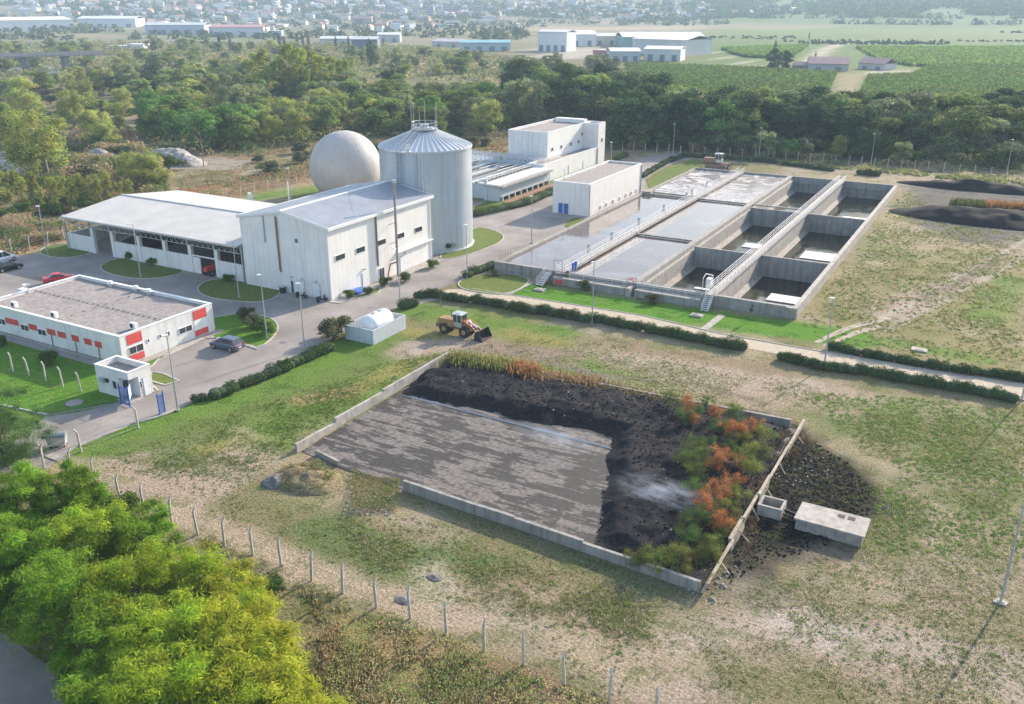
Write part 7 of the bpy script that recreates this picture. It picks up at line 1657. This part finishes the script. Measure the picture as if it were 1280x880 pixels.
# apartment slabs on the skyline
for i, (px, py, w_, h_, c, lb) in enumerate(((487, 17, 11, 10, (.30, .30, .33), 'leftmost of five apartment blocks in the far town'), (519, 17, 9, 10, (.55, .55, .55), 'white apartment block, second of five in the far town'), (537, 18, 10, 11, (.3, .3, .36), 'darker apartment block, third of five in the far town'),
        (563, 18, 17, 10, (.32, .3, .34), 'wide apartment block, fourth of five in the far town'), (597, 18, 14, 11, (.38, .33, .35), 'rightmost of five apartment blocks in the far town'), (565, 35, 18, 9, (.72, .7, .62), 'cream building standing out in the town above the silo'), (510, 37, 5, 8, (.7, .7, .72), 'small white block in the town above the silo'),
        (372, 26, 10, 11, (.66, .6, .4), 'cream-yellow tall block among the town roofs'), (395, 34, 9, 10, (.68, .56, .38), 'yellow block among the town roofs'), (275, 28, 14, 8, (.62, .6, .42), 'pale yellow flat block left in the town'), (452, 29, 26, 9, (.6, .42, .38), 'pinkish long block in the town'), (530, 33, 50, 4, (.62, .63, .64), 'long white hall above the silo'), (318, 30, 12, 8, (.7, .7, .7), 'small white church-like block in the town'))):
    warehouse('apartment_block', (px-w_/2, py+1), (px+w_/2, py+1), h_, 14, c, (.4, .4, .4), lb, cat='apartment block', pitched=False, doors=0, hill=True, windows=1)
for i in range(26):
    px = random.uniform(0, 640); py = random.uniform(21, 34); w_ = random.uniform(10, 30)
    warehouse('far_shed', (px, py), (px+w_, py), random.uniform(2.5, 5), random.uniform(20, 40), random.choice([(.7, .7, .7), (.6, .55, .5), (.5, .52, .56), (.62, .5, .44)]), random.choice([(.72, .72, .74), (.6, .6, .62), (.5, .3, .26), (.66, .62, .58)]), 'low pale shed among the town trees', cat='shed', pitched=False, doors=0, hill=True)['group'] = 'low sheds of the town'
# houses of the town
HCOL = [((.72, .70, .66), (.42, .20, .14)), ((.66, .60, .50), (.46, .25, .18)), ((.74, .74, .74), (.50, .48, .47)), ((.6, .5, .42), (.40, .17, .13)), ((.5, .52, .56), (.36, .36, .38)), ((.72, .72, .7), (.52, .30, .22)), ((.66, .55, .5), (.6, .57, .52))]
HN = ['white house with terracotta roof', 'cream house with faded red roof', 'white house with grey flat-looking roof', 'tan house with dark red roof', 'bluish house with slate-grey roof', 'white house with orange roof', 'pinkish house with pale roof']
HP = []
for i, (w_, r_) in enumerate(HCOL):
    t = thing('house', None, 'house'); L, D_, h_ = random.uniform(9, 15), random.uniform(8, 10), random.uniform(5.5, 8)
    MB().box(-L/2, -D_/2, -3, L/2, D_/2, h_).build('wall', smat(w_), t, at=False)
    MB().extr([(-D_/2-.5, h_-.1), (0, h_+2.2), (D_/2+.5, h_-.1), (D_/2+.5, h_+.2), (0, h_+2.5), (-D_/2-.5, h_+.2)], 'x', -L/2-.4, L/2+.4).build('roof', smat(r_), t, at=False)
    HP.append(t)
hu = set(); hcnt = 0
zones = [(0, 660, 3, 22, 170, 'on the far town slope', 2.6), (660, 880, 3, 24, 60, 'in the settlement above the warehouses', 3.2), (180, 560, 22, 40, 36, 'among the near town roofs', 4.5), (850, 1000, 8, 22, 10, 'in the far village above the fields', 4)]
for x0, x1, y0, y1, n, lb, md in zones:
    pts = []
    for _ in range(n*30):
        if len(pts) >= n: break
        px, py = random.uniform(x0, x1), random.uniform(y0, y1)
        if any(abs(px-a) < md*2 and abs(py-b_) < md*.7 for a, b_ in pts): continue
        pts.append((px, py)); i = random.randrange(len(HP))
        if i in hu: o = copy_tree(HP[i])
        else: hu.add(i); o = HP[i]
        o.location = GT(px, py); o.rotation_euler = (0, 0, random.choice([.2, .5, .9, 1.7])+random.uniform(-.2, .2)); s = random.uniform(.8, 1.25); o.scale = (s, s, s)
        tag(o, HN[i]+' '+lb, 'house', 'far town houses: '+HN[i]+' '+lb)
# trees of the town and the hills read as one mass
def farwood(name, boxes, label, seed, cols, size=5.0, hgt=9, world=True):
    r_ = np.random.default_rng(seed); VV = []; CC = []
    for (x0, x1, y0, y1, n, th) in boxes:
        px = r_.uniform(x0, x1, n); py = y0+(y1-y0)*r_.random(n)**1.1
        for a, b_ in zip(px, py):
            g = GT(a, b_)
            if vnoise(np.array([g[0]/90.]), np.array([g[1]/90.]), 3)[0] < th: continue
            m = 16; R_ = r_.uniform(.35, .8)*hgt; d = r_.normal(size=(m, 3)); d /= np.linalg.norm(d, axis=1, keepdims=True); d[:, 2] = abs(d[:, 2])
            P3 = np.array([g[0], g[1], g[2]-1])+d*[R_, R_, hgt*r_.uniform(.6, 1.2)]; V, F = quads(P3, d+r_.normal(size=(m, 3))*.3, size*r_.uniform(.7, 1.3, m), .8, r_); VV.append(V); c = np.array(cols[r_.integers(len(cols))])*r_.normal(1, .15); CC.append(np.repeat(np.clip(c*r_.normal(1, .12, (m, 1)), .01, .4), 4, 0))
    V = np.concatenate(VV); return tag(npmesh(name, V, np.arange(len(V)).reshape(-1, 4), M['leaf'], np.concatenate(CC)), label, 'trees', kind='stuff')
fc = [(.06, .10, .045), (.09, .13, .055), (.12, .15, .06)]
farwood('far_trees', [(-20, 700, 1, 24, 2600, .42), (-20, 660, 22, 50, 900, .5), (650, 900, 2, 34, 1000, .4)], 'trees between the houses of the far town', 1, fc)
farwood('far_trees', [(860, 1300, 1, 23, 2400, .25), (880, 1300, 30, 31, 90, .4)], 'hazy tree lines beyond the green fields on the right', 2, fc, 5.0, 10)
farwood('far_hedgerow', [(1000, 1190, 53, 56, 150, .1), (880, 1000, 46, 50, 60, .4), (1180, 1300, 40, 42, 60, .4), (860, 1300, 51.5, 52.5, 90, .3)], 'low dark hedgerows between the far fields', 3, [(.06, .09, .045)], 2.5, 3.0)

# ------------------------------------------------------------------ smoke over the black heap, haze over everything
def smoke(name, px, py, size, rz, dens, label, z, seed, col=(.62, .74, .92)):
    x, y = G(px, py, z); m = bpy.data.materials.new(name); m.use_nodes = True; nt = m.node_tree; L = nt.links; nt.nodes.remove(nt.nodes['Principled BSDF'])
    pv = nd(nt, 'ShaderNodeVolumePrincipled'); pv.inputs['Color'].default_value = (*col, 1); pv.inputs['Anisotropy'].default_value = .2
    tc = nd(nt, 'ShaderNodeTexCoord'); n = nd(nt, 'ShaderNodeTexNoise'); n.inputs['Scale'].default_value = 2.6; n.inputs['Detail'].default_value = 4; n.inputs['Distortion'].default_value = .8; n.noise_dimensions = '4D'; n.inputs['W'].default_value = seed
    L.new(tc.outputs['Object'], n.inputs['Vector']); ln = nd(nt, 'ShaderNodeVectorMath', operation='LENGTH'); L.new(tc.outputs['Object'], ln.inputs[0])
    m1 = nd(nt, 'ShaderNodeMapRange'); m1.inputs['From Min'].default_value = 1.0; m1.inputs['From Max'].default_value = .15; L.new(ln.outputs['Value'], m1.inputs['Value'])
    m2 = nd(nt, 'ShaderNodeMapRange'); m2.inputs['From Min'].default_value = .45; m2.inputs['From Max'].default_value = .72; L.new(n.outputs['Fac'], m2.inputs['Value'])
    mu = nd(nt, 'ShaderNodeMath', operation='MULTIPLY'); L.new(m1.outputs['Result'], mu.inputs[0]); L.new(m2.outputs['Result'], mu.inputs[1]); m3 = nd(nt, 'ShaderNodeMath', operation='MULTIPLY'); m3.inputs[1].default_value = dens
    L.new(mu.outputs[0], m3.inputs[0]); L.new(m3.outputs[0], pv.inputs['Density']); L.new(pv.outputs[0], nt.nodes['Material Output'].inputs['Volume'])
    o = MB().blob((0, 0, 0), 1, 1, 1, 16, 10).build(name, m); o.location = (x, y, z); o.scale = size; o.rotation_euler = (0, 0, rz); return tag(o, label, 'smoke', kind='stuff')
smoke('smoke', 828, 616, (5.2, 2.0, 1.3), -.08, .95, 'thin bluish smoke drifting left over the black heap', 1.7, 1.0)
smoke('smoke', 893, 632, (1.1, .9, .9), .2, 1.6, 'small puff of pale smoke beside the orange bushes', 1.2, 2.0, (.8, .82, .85))
smoke('smoke', 690, 545, (5.0, 1.6, .8), -.1, .9, 'faint smoke trailing over the streaked floor of the bed', 1.2, 3.0)
smoke('dust', 521, 440, (1.0, 1.8, .7), .3, .5, 'faint whitish dust over the dirt between pen and loader', .8, 4.0, (.8, .8, .78))
hm = bpy.data.materials.new('haze'); hm.use_nodes = True; nt = hm.node_tree; nt.nodes.remove(nt.nodes['Principled BSDF'])
pv = nt.nodes.new('ShaderNodeVolumePrincipled'); pv.inputs['Color'].default_value = (.60, .78, .98, 1); pv.inputs['Density'].default_value = 2.3e-4; pv.inputs['Anisotropy'].default_value = .0
nt.links.new(pv.outputs[0], nt.nodes['Material Output'].inputs['Volume'])
hz_ = MB().box(-6800, -1900, -5.4, 6800, 9600, 640).build('haze', hm); tag(hz_, 'pale bluish haze in the air over the plain', 'haze', kind='stuff')
scene.cycles.use_denoising = True
scene.cycles.volume_step_rate = 2

# ------------------------------------------------------------------ say which one of a kind: by row and order from the left
ORD = ['first', 'second', 'third', 'fourth', 'fifth', 'sixth', 'seventh', 'eighth', 'ninth', 'tenth', 'eleventh', 'twelfth', 'thirteenth', 'fourteenth', 'fifteenth', 'sixteenth', 'seventeenth', 'eighteenth', 'nineteenth', 'twentieth']
lab = {}
for o in COL.objects:
    if o.parent is None and 'label' in o and 'group' in o and o.get('kind') is None: lab.setdefault(o['label'], []).append(o)
for lb, os_ in lab.items():
    if len(os_) < 2: continue
    if len(os_) == 2: rows = [('', os_)]
    else:
        os_.sort(key=lambda o: o.location.x**2+o.location.y**2)
        n = len(os_); k = 1 if n <= 7 else (2 if n <= 14 else 3); nm = {1: ['']}.get(k) or ({2: ['nearer row, ', 'farther row, ']}.get(k) or ['near row, ', 'middle row, ', 'far row, '])
        rows = [(nm[i], os_[n*i//k:n*(i+1)//k]) for i in range(k)]
    for r_, g_ in rows:
        g_.sort(key=lambda o: PX(o.location)[0])
        for i, o in enumerate(g_):
            t_ = lb+', '+r_+(ORD[i] if i < 20 else 'last')+' from left'
            if len(t_.split()) > 16: t_ = t_.replace('-row', '').replace(' the ', ' ', 1)
            if len(t_.split()) > 16: t_ = t_.replace(' the ', ' ', 1)
            o['label'] = t_
